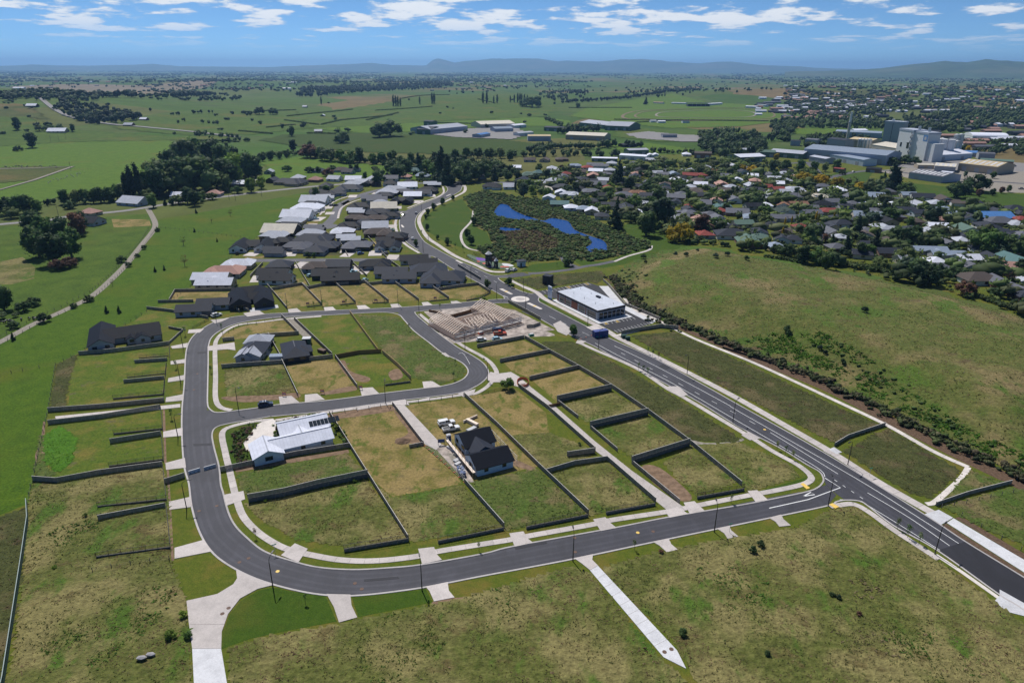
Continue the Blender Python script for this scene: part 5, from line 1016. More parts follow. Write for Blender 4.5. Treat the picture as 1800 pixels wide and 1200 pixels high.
# power poles in the paddocks and town
PPM = [MB().cyl(0,0,-.3,9,.16,.11,8).mesh('pole',MT['post']),MB().box(-1.1,1.1,-.06,.06,8.4,8.55).mesh('crossarm',MT['post'])]
for a in [(309,359),(403,350),(414,352),(460,345),(104,384),(125,300),(90,250),(104,249),(116,245),(1180,375),(1270,398),(1400,352),(1340,300),(1250,330),(1700,385),(1600,372),(990,322),(905,322)]:
    p = GT(*a); e = empty('power_pole',p,.3); later(e,'bare wooden power pole with crossarm','power pole','power poles',p); link('pole',PPM[0],e); link('crossarm',PPM[1],e)
# street name signs
for a,lab in (((1300 - 18,936),'small street name sign beside the lower street'),((484,973),'small street name sign on the lower left bend'),((1528,837),'small green sign post by the path east of the main road')):
    p = G(*a); e = empty('street_sign',(p.x,p.y,.02),.4,lab,'sign','street signs'); MB().cyl(0,0,0,2.6,.04,.04,6).build('post',MT['steel'],e); MB().box(-.5,.5,-.03,.03,2.35,2.6).build('sign_plate',MT['plastic_green'],e)
# manholes and drain covers
for i,a in enumerate([(350,898),(381,889),(421,988),(437,981),(624,1025),(636,1035),(488,1004),(1121,936),(1148,934),(1011,970),(347,657),(341,685),(402,1069),(391,1079),(1168,1146),(1180,1141),(1344,755),(1010,945),(612,640)]):
    p = G(*a); o = MB().cyl(0,0,0.0,0.02,.42,.42,14).build('manhole_cover',MT['yellow'] if a in ((488,1004),(1121,936),(1344,755)) else MT['rust'],None,(p.x,p.y,.13 if a[1] > 1060 else .07)); later(o,'yellow-painted cover' if a in ((488,1004),(1121,936),(1344,755)) else 'rusty round manhole cover','manhole cover','covers in the paving',p)

# ------------------------------------------------------------------ vehicles
def loft(m,secs):
    """secs: list of (x, half_width, z_low, z_high); closed box loft"""
    vs = []; fs = []
    for x,w_,a,b in secs: vs += [(x,-w_,a),(x,w_,a),(x,w_,b),(x,-w_,b)]
    for i in range(len(secs) - 1):
        k = 4 * i
        for j in range(4): fs.append((k + j,k + (j + 1) % 4,k + 4 + (j + 1) % 4,k + 4 + j))
    n = 4 * (len(secs) - 1); fs += [(3,2,1,0),(n,n + 1,n + 2,n + 3)]; m.add(vs,fs)
CARM = {}
def car_meshes(kind):
    if kind in CARM: return CARM[kind]
    b = MB(); g = MB(); r_ = MB(); L = {'suv': 4.6,'hatch': 4.1,'ute': 5.3,'van': 5.2,'sedan': 4.7}[kind]; f = L / 2; W_ = .9
    if kind in ('suv','hatch','sedan'):
        H_ = {'suv': 1.66,'hatch': 1.5,'sedan': 1.45}[kind]; bl = .95 if kind != 'suv' else 1.02
        loft(b,[(-f,W_ * .86,.45,bl - .12),(-f + .15,W_ * .96,.3,bl),(-f * .3,W_,.25,bl),(f * .32,W_,.25,bl),(f - .25,W_ * .94,.3,bl - .18),(f,W_ * .8,.45,bl - .3)])
        rear = -f + .25 if kind != 'sedan' else -f + .95
        loft(g,[(rear,W_ * .82,bl - .02,bl + .02),(rear + .35,W_ * .78,bl - .02,H_ - .06),(.15,W_ * .78,bl - .02,H_ - .04),(f * .52,W_ * .84,bl - .02,bl + .02)])
        loft(r_,[(rear + .3,W_ * .7,H_ - .07,H_ - .03),(rear + .7,W_ * .74,H_ - .06,H_),(.05,W_ * .74,H_ - .05,H_),(.45,W_ * .7,H_ - .1,H_ - .08)])
        for s in (-1,1):
            r_.bar((rear + .02,s * W_ * .84,bl),(rear + .4,s * W_ * .77,H_ - .04),.1); r_.bar((-.25,s * W_ * .8,bl),(-.25,s * W_ * .76,H_ - .04),.09)
    elif kind == 'ute':
        loft(b,[(-f,W_ * .9,.5,1.0),(-f + .1,W_ * .97,.4,1.08),(-.4,W_,.35,1.08),(f * .35,W_,.35,1.08),(f - .3,W_ * .95,.4,1.02),(f,W_ * .82,.5,.85)])
        loft(g,[(-.55,W_ * .84,1.06,1.72),(.35,W_ * .8,1.06,1.76),(1.15,W_ * .86,1.06,1.1)]); loft(r_,[(-.62,W_ * .78,1.7,1.76),(-.2,W_ * .8,1.72,1.82),(.4,W_ * .76,1.72,1.78)])
        for s in (-1,1): r_.bar((-.58,s * W_ * .88,1.06),(-.58,s * W_ * .8,1.74),.14); r_.bar((.2,s * W_ * .86,1.06),(.15,s * W_ * .8,1.74),.08)
    else:
        loft(b,[(-f,W_ * .95,.35,1.1),(-f + .1,W_,.3,2.0),(f * .35,W_,.3,2.02),(f * .75,W_ * .97,.3,1.15),(f,W_ * .85,.4,.85)]); loft(g,[(f * .36,W_ * .96,1.12,1.9),(f * .74,W_ * .92,1.1,1.16)]); loft(r_,[(-f + .2,W_ * .9,2.0,2.03),(f * .3,W_ * .9,2.01,2.05)])
    wx = L * .31; tyre = MB(); rim = MB()
    n = 12
    for o_,rr_,ww in ((tyre,.36,.13),(rim,.22,.14)):
        vs = [(rr_ * math.cos(6.283 * i / n),y,rr_ * math.sin(6.283 * i / n)) for y in (-ww,ww) for i in range(n)]; o_.add(vs,[(i,(i + 1) % n,n + (i + 1) % n,n + i) for i in range(n)] + [tuple(range(n)),tuple(range(2 * n - 1,n - 1,-1))])
    CARM[kind] = (b.mesh('body',None),g.mesh('windows',MT['glass']),r_.mesh('roof',None),tyre.mesh('wheel',MT['tyre']),rim.mesh('rim',MT['rim']),MB().box(-.05,.05,-.18,.18,-.09,.09).mesh('headlight',MT['lamp']),MB().box(-.05,.05,-.14,.14,-.12,.12).mesh('tail_light',MT['taillight']),wx,L)
    for i in (0,2): CARM[kind][i].materials.append(MT['car_white'])
    return CARM[kind]
def car(px,py,to,kind,paint,label=None,cat='car',look=None,z=0.06,group='parked cars',name=None):
    p = G(px,py); q = G(*to); rz = math.atan2(q.y - p.y,q.x - p.x); b,g,r_,ty,ri,hl,tl,wx,L = car_meshes(kind)
    e = empty(name or {'suv': 'suv_car','hatch': 'hatchback_car','sedan': 'sedan_car','ute': 'pickup_truck','van': 'van'}[kind],(p.x,p.y,z),rz)
    def paintit(o): o.material_slots[0].link = 'OBJECT'; o.material_slots[0].material = MT['car_' + paint]; return o
    bd = paintit(link('body',b,e)); link('windows',g,e); paintit(link('roof',r_,e))
    for sx in (-1,1):
        for s in (-1,1): w_ = link('wheel',ty,e,(sx * wx,s * .78,.36)); link('rim',ri,w_)
    for s in (-1,1): link('headlight',hl,e,(L / 2 - .05,s * .55,.68)); link('tail_light',tl,e,(-L / 2 + .05,s * .62,.78))
    if label: tag(e,label,cat,group)
    else: later(e,look or f'{paint} {"pickup" if kind == "ute" else "van" if kind == "van" else "car"}',cat,group,p)
    return e
c = car(467,713,(495,709),'suv','navy','dark blue station car with roof bars parked on the inner street',z=.07)
for s in (-.6,.2): MB().box(s - .04,s + .04,-.75,.75,1.66,1.72).build('roof_bar',MT['steel'],c)
c = car(785,746,(800,743),'ute','white','white pickup with canopy, upper of two beside the house being built','pickup truck',group='pickups at the building site',z=.05); MB().box(-2.55,-.6,-.82,.82,1.05,1.78).build('canopy',MT['car_white'],c); MB().box(-2.4,-.75,-.84,.84,1.3,1.62).build('canopy_window',MT['glass'],c)
c = car(793,756,(808,753),'ute','white','white open-tray pickup, lower of two beside the house being built','pickup truck',group='pickups at the building site',z=.05); MB().box(-2.5,-.65,-.75,.75,1.03,1.09).build('tray',MT['black'],c)
car(846,599,(856,598),'hatch','white','white car parked below the timber-framed building',z=.06); car(874,598,(884,597),'hatch','lightblue','pale car half hidden behind the dark timber fence',z=.06)
c = car(879,588.5,(888,588),'ute','orange','orange-red pickup parked in front of the timber-framed building','pickup truck',z=.06); MB().box(-2.5,-.7,-.8,.8,1.05,1.5).build('tool_box',MT['rust'],c)
car(877,584,(886,583),'van','navy','dark van parked behind the orange-red pickup','van',z=.06)
car(381,556,(396,552),'suv','white','white car in front of the charcoal house at the left bend',z=.1)
car(732,376,(736,371),'hatch','silver','silver car driving on the upper bend of the estate road',z=.08); car(725,421,(718,412),'hatch','white','white car driving down the curving estate road',z=.08); car(709,379,(703,383),'sedan','black','dark car waiting at the side street of the curving road',z=.08)
car(893,477.5,(900,474),'suv','white','white car with open boot parked at the playground',z=.1); car(904,476,(911,473),'hatch','white','white car parked nearest the toilet hut by the playground',z=.1)
for px,py,to,k,pc in [(417,447,(417,440),'suv','black'),(495,438,(497,445),'sedan','grey'),(471,484,(478,483),'hatch','red'),(628,441,(638,440),'suv','silver'),(634,447,(641,446),'hatch','blue'),(583,362,(590,361),'suv','silver'),(590,362,(597,361),'sedan','black'),(566,371,(574,370),'suv','white'),(556,386,(566,385),'hatch','lightblue'),(539,401,(548,400),'sedan','silver'),(640,424,(647,423),'suv','navy'),(677,447,(670,448),'hatch','grey'),(688,406,(694,405),'sedan','lightblue'),(691,381,(698,380),'suv','white'),(620,480,(626,479),'ute','lightblue'),(642,494,(646,492),'hatch','lightblue'),
                       (545,486,(550,484),'hatch','lightblue'),(246,231.5,(260,232),'suv','white'),(1350,395,(1360,392),'hatch','white'),(1068,374,(1075,373),'suv','silver'),(1225,386,(1232,387),'sedan','white'),(1532,455,(1540,452),'suv','white'),(1540,452,(1548,449),'hatch','silver'),(1565,446,(1573,444),'suv','black'),(1556,450,(1563,448),'hatch','white'),(1500,303,(1507,302),'sedan','white'),(1640,314,(1647,315),'van','white'),(1795,333,(1803,333),'ute','grey'),(1300,330,(1308,332),'hatch','red'),(1440,362,(1448,363),'sedan','silver'),(1200,300,(1208,299),'van','white'),(1130,300,(1138,299),'suv','silver'),(1170,295,(1177,294),'van','white'),(1260,296,(1268,295),'hatch','black')]:
    g_ = GT(px,py); car(px,py,to,k,pc,z=max(.09,g_.z + .1))

# ------------------------------------------------------------------ grazing animals: one skinned body each
def beast(name,J,E,mat):
    me = bpy.data.meshes.new(name); me.from_pydata([j[:3] for j in J],E,[]); o = bpy.data.objects.new(name,me); COL.objects.link(o)
    m = o.modifiers.new('skin','SKIN'); o.modifiers.new('sub','SUBSURF').levels = 1
    for v,j in zip(me.skin_vertices[0].data,J): v.radius = (j[3],j[4])
    me.skin_vertices[0].data[0].use_root = True
    r_ = bpy.data.meshes.new_from_object(o.evaluated_get(bpy.context.evaluated_depsgraph_get())); bpy.data.objects.remove(o); r_.materials.clear(); r_.materials.append(mat); return r_
CJ = [(0,0,1.0,.3,.36),(.7,0,1.02,.27,.34),(-.7,0,1.05,.26,.3),(1.05,0,.95,.16,.2),(1.35,0,.55,.12,.13),(1.55,0,.25,.08,.1),(.6,.2,.55,.09,.1),(.62,.2,.28,.06,.06),(.62,.2,.03,.07,.06),(.6,-.2,.55,.09,.1),(.62,-.2,.28,.06,.06),(.62,-.2,.03,.07,.06),
      (-.75,.2,.65,.11,.14),(-.92,.2,.38,.06,.07),(-.85,.2,.03,.07,.06),(-.75,-.2,.65,.11,.14),(-.92,-.2,.38,.06,.07),(-.85,-.2,.03,.07,.06),(-1.0,0,1.0,.04,.04),(-1.08,0,.5,.03,.03)]
CE = [(0,1),(0,2),(1,3),(3,4),(4,5),(1,6),(6,7),(7,8),(1,9),(9,10),(10,11),(2,12),(12,13),(13,14),(2,15),(15,16),(16,17),(2,18),(18,19)]
COWM = beast('cow',CJ,CE,MT['black']); SHM = beast('sheep',[(x * .55,y * .6,z * .6 + .02,a * .7,b * .7) for x,y,z,a,b in CJ],CE,MT['wall_cream'])
for px,py in [(38,563),(52,562),(60,561),(63,563),(4,569),(12,567),(17,566),(21,568)] + [(rnd.uniform(2,100),294 + rnd.uniform(-2,2)) for _ in range(22)]:
    p = GT(px,py); o = link('cow',COWM,None,(p.x,p.y,max(p.z,.012) + .02),rnd.uniform(0,6.28)); later(o,'black cow grazing in the left paddock','cow','grazing cattle',p)
for k in range(30):
    px = rnd.uniform(80,150); py = 322 - (px - 80) * .25 + rnd.uniform(-3,3); p = GT(px,py); o = link('sheep',SHM,None,(p.x,p.y,p.z + .35),rnd.uniform(0,6.28)); later(o,'white sheep grazing on the bright paddock','sheep','grazing sheep',p)

# ------------------------------------------------------------------ the houses and sites one can name
def frame(a,b,za=0.0):
    p,q = G(*a,za),G(*b,za); return p,math.atan2(q.y - p.y,q.x - p.x),(q - p).length
def loc_in(fr,px,z=0.0):
    d = G(*px,z) - fr[0]; c,s = math.cos(-fr[1]),math.sin(-fr[1]); return (d.x * c - d.y * s,d.x * s + d.y * c)
NH = 'houses near the loop road'
# white-roofed house with solar panels
fr = frame((498,788),(591,767),2.4); L = fr[2]
hs_ = house(fr[0],fr[1],[((L - 2) / 2 - 1,3.6,L + 2,7.2,'gx'),(L / 2 + .3,12.0,L - 1,8.4,'gx'),(-4.2,2.2,7.6,8.6,'gy'),(L * .42,7.6,5.5,5.0,'gy',-.3)],'wall_paleblue','roof_white','long white-roofed white house with solar panels beside the inner street',2.5,.42,.45,group=NH,ridge='roof_light')
sol = link('solar_array',None,hs_)
for i in range(8):
    x = L * .62 + i * 1.1; y0,y1 = 8.3,10.2; zz = lambda y: 2.504 + (y - 7.8) * .42 + .1
    MB().add([(x,y0,zz(y0)),(x + 1.0,y0,zz(y0)),(x + 1.0,y1,zz(y1)),(x,y1,zz(y1)),(x,y0,zz(y0) - .05),(x + 1.0,y0,zz(y0) - .05),(x + 1.0,y1,zz(y1) - .05),(x,y1,zz(y1) - .05)],[(0,1,2,3),(0,4,5,1),(1,5,6,2),(2,6,7,3),(3,7,4,0)]).build('solar_panel',MT['glass'],sol)
garage(hs_,-8.05,2.2,-math.pi / 2,'garage',4.8,2.2)
# dark-roofed house being built
fr = frame((839,838),(902,821)); L = fr[2]; ya = loc_in(fr,(819,787),2.5); yb = loc_in(fr,(871,775),2.5)
hb = house(fr[0],fr[1],[(L / 2,4.0,L,8.0,'gx'),((ya[0] + yb[0]) / 2,ya[1] + 4.2,yb[0] - ya[0],8.4,'gx',.15),(L * .52,(8 + ya[1]) / 2 + .6,6.5,ya[1] - 5.5,'gy',-.25)],'wall_wrap','roof_charcoal','dark-roofed house being built, wrapped in white-blue building paper',2.5,.55,.4,group=NH,roofs=['roof_charcoal','roof_charcoal','roof_slate'])
sc_ = empty('scaffold',(fr[0].x,fr[0].y,0),fr[1],'steel scaffold along the left gables of the house being built','scaffold')
for x in (-1.3,-.5):
    for i in range(9): MB().cyl(x,i * (ya[1] + 8) / 8,0,3.2,.035,.035,5).build('standard',MT['steel'],sc_)
for z_ in (1.6,2.2,2.7):
    MB().bar((-1.3,0,z_),(-1.3,ya[1] + 8,z_),.05).build('ledger',MT['steel'],sc_)
MB().box(-1.3,-.5,0,ya[1] + 8,1.55,1.6).build('deck',MT['pine'],sc_)
s2 = empty('scaffold',(fr[0].x,fr[0].y,0),fr[1],'white guard rail scaffold along the right gables of the house being built','scaffold')
for i in range(8): MB().cyl(L + 1.2,i * 2.6,0,3.4,.035,.035,5).build('standard',MT['frame_white'],s2)
for z_ in (1.7,2.4,3.1): MB().bar((L + 1.2,0,z_),(L + 1.2,18.2,z_),.06).build('ledger',MT['frame_white'],s2)
# portable toilet, skip, stacks
p = G(789,776); e = empty('portable_toilet',(p.x,p.y,.05),.3,'blue portable toilet with white roof beside the house being built','toilet'); MB().box(-.6,.6,-.6,.6,.1,2.2).build('cabin',MT['plastic_blue'],e); MB().add([(-.65,-.65,2.2),(.65,-.65,2.2),(.65,.65,2.2),(-.65,.65,2.2),(-.4,-.4,2.42),(.4,-.4,2.42),(.4,.4,2.42),(-.4,.4,2.42)],[(0,1,5,4),(1,2,6,5),(2,3,7,6),(3,0,4,7),(4,5,6,7)]).build('roof',MT['concrete_new'],e); MB().box(-.38,.38,-.64,-.59,.15,2.05).build('door',MT['plastic_blue'],e)
p = G(811,832); e = empty('skip_bin',(p.x,p.y,.08),1.9,'blue rubbish skip piled with white waste below the site','skip'); b_ = MB(); loft(b_,[(-1.9,.75,.1,1.2),(-1.2,.85,0,1.25),(1.2,.85,0,1.25),(1.9,.75,.1,1.2)]); b_.build('bin',MT['plastic_blue'],e)
q = random.Random(4); w_ = MB()
for i in range(26): x,y,z_ = q.uniform(-1.6,1.6),q.uniform(-.6,.6),q.uniform(1.1,1.7); w_.bar((x,y,z_),(x + q.uniform(-.6,.6),y + q.uniform(-.4,.4),z_ + q.uniform(-.1,.3)),q.uniform(.1,.4),.1)
w_.build('waste',MT['concrete_new'],e)['kind'] = 'stuff'
for i,(px,py,a,lx,ly,n,mt,lab,nm) in enumerate([(827,738,.3,5.5,.3,5,'pine','stack of pale timber lengths on the grass above the site','timber_stack'),(830,745,1.9,4.8,1.0,6,'pine','wider stack of pale timber boards nearest the long fence','timber_stack'),(829,755,.35,3.2,1.3,3,'concrete_new','white wrapped sheets behind the dark-roofed house','sheet_stack'),(794,791,1.9,4.0,.5,4,'concrete_new','white boards stacked beside the scaffold','sheet_stack'),(802,799,.3,1.5,1.2,3,'cream_','square pallet of cream blocks beside the scaffold','pallet_stack'),(803,810,.35,1.8,1.2,3,'concrete_new','white bundle just above the blue skip','sheet_stack'),(805,816,.35,1.8,1.0,3,'concrete_new','lower white bundle touching the blue skip','sheet_stack')]):
    p = G(px,py); e = empty(nm,(p.x,p.y,.08),fr[1] + a,lab,'stack','building materials')
    for k in range(n): j = rnd.uniform(-.1,.1); MB().box(-lx / 2 + j,lx / 2 + j,-ly / 2,ly / 2,k * .16,k * .16 + .14).build('board' if mt == 'pine' else 'sheet',MT['wall_cream' if mt == 'cream_' else mt],e)
p = G(776,782); e = empty('site_sign',(p.x,p.y,.05),.2,'dark site notice board at the building entrance','sign'); MB().box(-1,1,-.04,.04,.8,1.9).build('sign_plate',MT['plastic_blue'],e)
for s in (-.9,.9): MB().box(s - .05,s + .05,-.05,.05,0,2.0).build('post',MT['post'],e)
p = G(708,775); o = MB(); o.add([(x,y,max(0,1.0 * (1 - (x * x + y * y * 1.3) / 5) + rnd.uniform(-.1,.1))) for x in np.linspace(-2.2,2.2,9) for y in np.linspace(-1.8,1.8,8)],[(i * 8 + j,(i + 1) * 8 + j,(i + 1) * 8 + j + 1,i * 8 + j + 1) for i in range(8) for j in range(7)]); o = o.build('spoil_heap',MT['soil'],None,(p.x,p.y,.03)); tag(o,'small brown spoil heap left of the short dark fence stub','soil heap')
# slate house with painted sheen and charcoal hip house of the inner block
fr = frame((417,637),(460,636)); L = fr[2]
house(fr[0],fr[1],[(L / 2,8,L,11,'hy'),(3.5,17,9,8,'hx'),(2.5,2.5,5.5,6.5,'gy'),(L - 4,2.5,7,6,'gy')],'wall_grey','roof_slate','house with slate-blue hipped roofs, sun sheen painted silvery, in the inner block',2.6,.5,.5,group=NH,roofs=['roof_slate','roof_light','roof_light','roof_light'],ridge='roof_grey')  # matte pale roof blocks carry the sun's sheen in their colour
fr = frame((502,641),(544,635)); L = fr[2]
house(fr[0],fr[1],[(L / 2,8,L,15,'hy'),(L - 1.5,7,6,6,'hx')],'wall_dark','roof_slate','charcoal hip-roofed house beside the gravel lane, inner block',2.6,.5,.5,group=NH,ridge='roof_grey')
p = G(540,604); e = empty('site_cabin',(p.x,p.y,.05),.1,'small pale site cabin beside the charcoal hip-roofed house','cabin'); MB().box(-1.5,1.5,-1.2,1.2,.1,2.4).build('cabin',MT['wall_green'],e); MB().box(-1.6,1.6,-1.3,1.3,2.4,2.5).build('roof',MT['concrete_new'],e); MB().box(-.4,.4,-1.24,-1.19,.15,2.1).build('door',MT['frame'],e)
p = G(566,619); e = empty('skip_bin',(p.x,p.y,.08),-.6,'rust-brown skip against the lane fence, inner block','skip'); b_ = MB(); loft(b_,[(-1.7,.75,.1,1.1),(-1.1,.85,0,1.2),(1.1,.85,0,1.2),(1.7,.75,.1,1.1)]); b_.build('bin',MT['rust'],e); MB().box(-1.3,1.3,-.6,.6,.9,1.15).build('load',MT['soil'],e)
p = G(487,633); e = empty('garden_shed',(p.x,p.y,.05),.1,'small blue-grey garden shed below the sheen-painted slate house','shed'); MB().box(-2.4,2.4,-1,1,0,1.9).build('wall',MT['wall_blue'],e); MB().add([(-2.5,-1.1,1.85),(2.5,-1.1,1.85),(2.5,1.1,2.2),(-2.5,1.1,2.2)],[(0,1,2,3)]).build('roof',MT['roof_blue'],e)
p = G(469,621); e = empty('garden_table',(p.x,p.y,.05),.1,'garden table and seats on the pale deck beside the sheen-painted slate house','table'); MB().box(-1.1,1.1,-2,2,.0,.1).build('deck',MT['concrete_white'],e); MB().box(-.5,.5,-.8,.8,.7,.76).build('tabletop',MT['pine'],e)
for x in (-.4,.4):
    for y in (-.7,.7): MB().box(x - .04,x + .04,y - .04,y + .04,.1,.7).build('leg',MT['pine'],e)
# the western and north-western houses
fr = frame((157,619),(282,600)); L = fr[2]
house(fr[0],fr[1],[(4.2,10,8.4,22,'gy'),(L * .62,9.5,L * .78,9.5,'gx'),(L * .60,4.0,3.2,5,'gy',-.2),(L * .76,3.2,5.2,6,'gy'),(L - 3,6,7,9,'gx',.1)],'wall_grey','roof_charcoal','big black-tiled house with several gables at the left bend',2.6,.55,.5,group=NH)
fr = frame((314,558),(376,555)); L = fr[2]
house(fr[0],fr[1],[(L * .42,4,L * 1.0,8,'gx'),(L * .85,11.5,L * .95,8,'gx'),(L * .72,7.8,5,6,'gy',-.4)],'wall_blue','roof_slate','charcoal-roofed grey house with two long gables at the left bend',2.6,.5,.4,group=NH,gdoor=(L * .82,-.03,0,'garage',4.4,2.2))
fr = frame((432,544),(484,538)); L = fr[2]
house(fr[0],fr[1],[(-2.0,10,8.5,19,'gy'),(L * .48,11,L * .62,6.5,'gx',-.3),(L - 4.5,9,8,20,'gy'),(1.5,21,12,7,'gx',-.2)],'wall_dark','roof_charcoal','black house with steep black gables behind the upper street',2.7,.6,.4,group=NH,gdoor=(-2.0,.48,0,'car_black',4.6,2.2))
slab('driveway',[(437,543),(465,537),(488,536),(490,541),(466,545),(441,549)],MT['concrete_new'],.11)
# timber-framed building under construction
fr = frame((799,598),(917,568)); L = fr[2]
tb_ = empty('timber_frame_building',(fr[0].x,fr[0].y,.05),fr[1],'long building of bare pine trusses and wall framing beside the roundabout','building')
def truss(par,x0,y0,x1,y1,zb,rise):
    m = MB(); mx,my = (x0 + x1) / 2,(y0 + y1) / 2; m.bar((x0,y0,zb),(x1,y1,zb),.06,.16); m.bar((x0,y0,zb),(mx,my,zb + rise),.34,.14); m.bar((mx,my,zb + rise),(x1,y1,zb),.34,.14); m.bar((mx,my,zb),(mx,my,zb + rise),.05,.1)
    m.bar(((x0 * 3 + x1) / 4,(y0 * 3 + y1) / 4,zb),((x0 + mx) / 2,(y0 + my) / 2,zb + rise / 2),.05,.1); m.bar(((x0 + x1 * 3) / 4,(y0 + y1 * 3) / 4,zb),((x1 + mx) / 2,(y1 + my) / 2,zb + rise / 2),.05,.1); m.build('truss',MT['pine'],par)
def wing(x0,x1,y0,y1,ridge,rise=2.2,sp=1.5):
    if ridge == 'y':
        n = int((y1 - y0) / sp)
        for i in range(n + 1): truss(tb_,x0 - .5,y0 + i * sp,x1 + .5,y0 + i * sp,2.7,rise)
        for s in (-1,1):
            for f in (.05,.5): MB().bar(((x0 + x1) / 2 + s * f * ((x1 - x0) / 2 + .5),y0,2.83 + rise * (1 - f)),((x0 + x1) / 2 + s * f * ((x1 - x0) / 2 + .5),y1,2.83 + rise * (1 - f)),.08,.06).build('batten',MT['pine'],tb_)
    else:
        n = int((x1 - x0) / sp)
        for i in range(n + 1): truss(tb_,x0 + i * sp,y0 - .5,x0 + i * sp,y1 + .5,2.7,rise)
        for s in (-1,1):
            for f in (.05,.5): MB().bar((x0,(y0 + y1) / 2 + s * f * ((y1 - y0) / 2 + .5),2.83 + rise * (1 - f)),(x1,(y0 + y1) / 2 + s * f * ((y1 - y0) / 2 + .5),2.83 + rise * (1 - f)),.08,.06).build('batten',MT['pine'],tb_)
    for (a,b) in (((x0,y0),(x1,y0)),((x1,y0),(x1,y1)),((x1,y1),(x0,y1)),((x0,y1),(x0,y0))):
        m = MB(); d = math.hypot(b[0] - a[0],b[1] - a[1]); k = int(d / .6)
        for i in range(k + 1): t_ = i / k; x,y = a[0] + (b[0] - a[0]) * t_,a[1] + (b[1] - a[1]) * t_; m.box(x - .05,x + .05,y - .05,y + .05,0,2.65)
        for z_ in (.05,1.3,2.6): m.bar((a[0],a[1],z_),(b[0],b[1],z_),.09,.09)
        m.build('wall_frame',MT['wall_paleblue'] if a[1] == b[1] == y0 else MT['pine'],tb_)
MB().box(-.4,L + .4,-.4,21,0,.12).build('floor_slab',MT['rust'],tb_)  # floor coloured dark to paint in the shade beneath the trusses
wing(0,9.5,0,20,'y',2.6); wing(9.5,L - 10,3,12,'x',2.2); wing(L - 10,L,0.4,24,'y',2.8); wing(L * .38,L * .38 + 7,.5,9,'y',1.8)
sc3 = empty('scaffold',(fr[0].x,fr[0].y,.05),fr[1],'galvanised scaffold along the front of the timber-framed building','scaffold')
for i in range(15): MB().cyl(i * L / 14,-1.2,0,3.4,.04,.04,5).build('standard',MT['steel'],sc3)
for z_ in (1.5,2.2,2.9): MB().bar((0,-1.2,z_),(L,-1.2,z_),.06).build('ledger',MT['steel'],sc3)
MB().box(0,L,-1.2,-.6,1.45,1.5).build('deck',MT['timber_top'],sc3)
for i,(px,py,lab) in enumerate([(845,587,'small heap of orange and white offcuts before the timber-framed building'),(934,590,'small pale generator box beside the site exit')]):
    p = G(px,py); e = empty('offcut_heap' if i == 0 else 'generator_box',(p.x,p.y,.06),.4,lab,'heap' if i == 0 else 'box'); MB().box(-1,1,-.7,.7,0,.6).build('base',MT['plastic_green'] if i else MT['orange_mesh'],e); MB().box(-.8,.8,-.5,.5,.6,.9).build('lid',MT['concrete_new'],e)
# shop building
S_,W_,E_ = G(1050,563),G(978.5,527.6),G(1098.6,553)
ax = math.atan2(S_.y - W_.y,S_.x - W_.x); LX = (S_ - W_).length; LY = (E_ - S_).length; SH = 4.2
sh = empty('shop_building',(W_.x,W_.y,.02),ax,'long low shop with pale flat roof and grey walls by the car park','shop')
MB().box(0,LX,0,LY,0,SH).build('wall',MT['wall_grey'],sh)
for y0,y1,z_ in ((.15,LY * .46,SH + .28),(LY * .48,LY - .15,SH + .36)):
    MB().add([(.15,y0,SH + .1),(LX - .15,y0,SH + .1),(LX - .15,y1,SH + .35),(.15,y1,SH + .35),(.15,y0,SH - .2),(LX - .15,y0,SH - .2),(LX - .15,y1,SH - .2),(.15,y1,SH - .2)],[(0,1,2,3),(0,4,5,1),(1,5,6,2),(2,6,7,3),(3,7,4,0)]).build('roof',MT['roof_shop'],sh)
MB().box(-.12,LX + .12,-.12,.14,SH - .7,SH + .12).build('fascia',MT['wall_dark'],sh); MB().box(LX - .14,LX + .13,.145,LY,SH - .7,SH + .2).build('fascia',MT['wall_dark'],sh)
for i,(a,b) in enumerate([(.08,.2),(.24,.36),(.56,.7),(.76,.96)]):
    x0,x1 = a * LX,b * LX
    for k in range(4): w0 = x0 + (x1 - x0) * k / 4; o = MB().box(w0 + .05,w0 + (x1 - x0) / 4 - .05,-.05,.1,.2,3.0).build('window',MT['glass'],sh)
for a,b in ((.02,.05),(.21,.23),(.38,.53),(.72,.74)): MB().box(a * LX,b * LX,-.1,.1,0,3.35).build('cladding_panel',MT['redwood'],sh)
for k in range(6): MB().box(LX - .1,LX + .06,1 + k * LY / 6.5,1 + (k + .8) * LY / 6.5,.2,3.0).build('window',MT['glass'],sh)
MB().box(LX * .5,LX * .58,LY * .7,LY * .78,SH + .4,SH + .9).build('roof_unit',MT['roof_slate'],sh)
for i in range(7): MB().cyl(LX * (.1 + .13 * i),LY * (.3 if i % 2 else .75),SH + .3,SH + 1.0,.12,.12,8).build('roof_vent',MT['steel'],sh)
apron = [W_ + Vector((math.cos(ax),math.sin(ax))) * u + Vector((-math.sin(ax),math.cos(ax))) * v for u,v in ((-1,-2.2),(LX + 4,-2.2),(LX + 4,LY + 1),(LX,LY + 1),(LX,LY),(0,LY),(-1,LY))]
slab('pavement',None,MT['concrete_new'],.135,-.02,world=apron)
slab('car_park',[(946,512),(1034,496.5),(1053,503),(1075,527),(1099,546),(1146,569),(1086,586),(1045,566),(1060,555),(1000,520),(975,525)],MT['asphalt_new'],.075)
slab('truck_lane',[(1053,503),(1069,503),(1098,537),(1159,562),(1146,569),(1100,546),(1075,527)],MT['concrete_new'],.085)
slab('pavement',[(1083,589),(1144,573),(1146,576),(1090,591)],MT['concrete_white'],.14)
cp = bpy.data.objects['car_park']
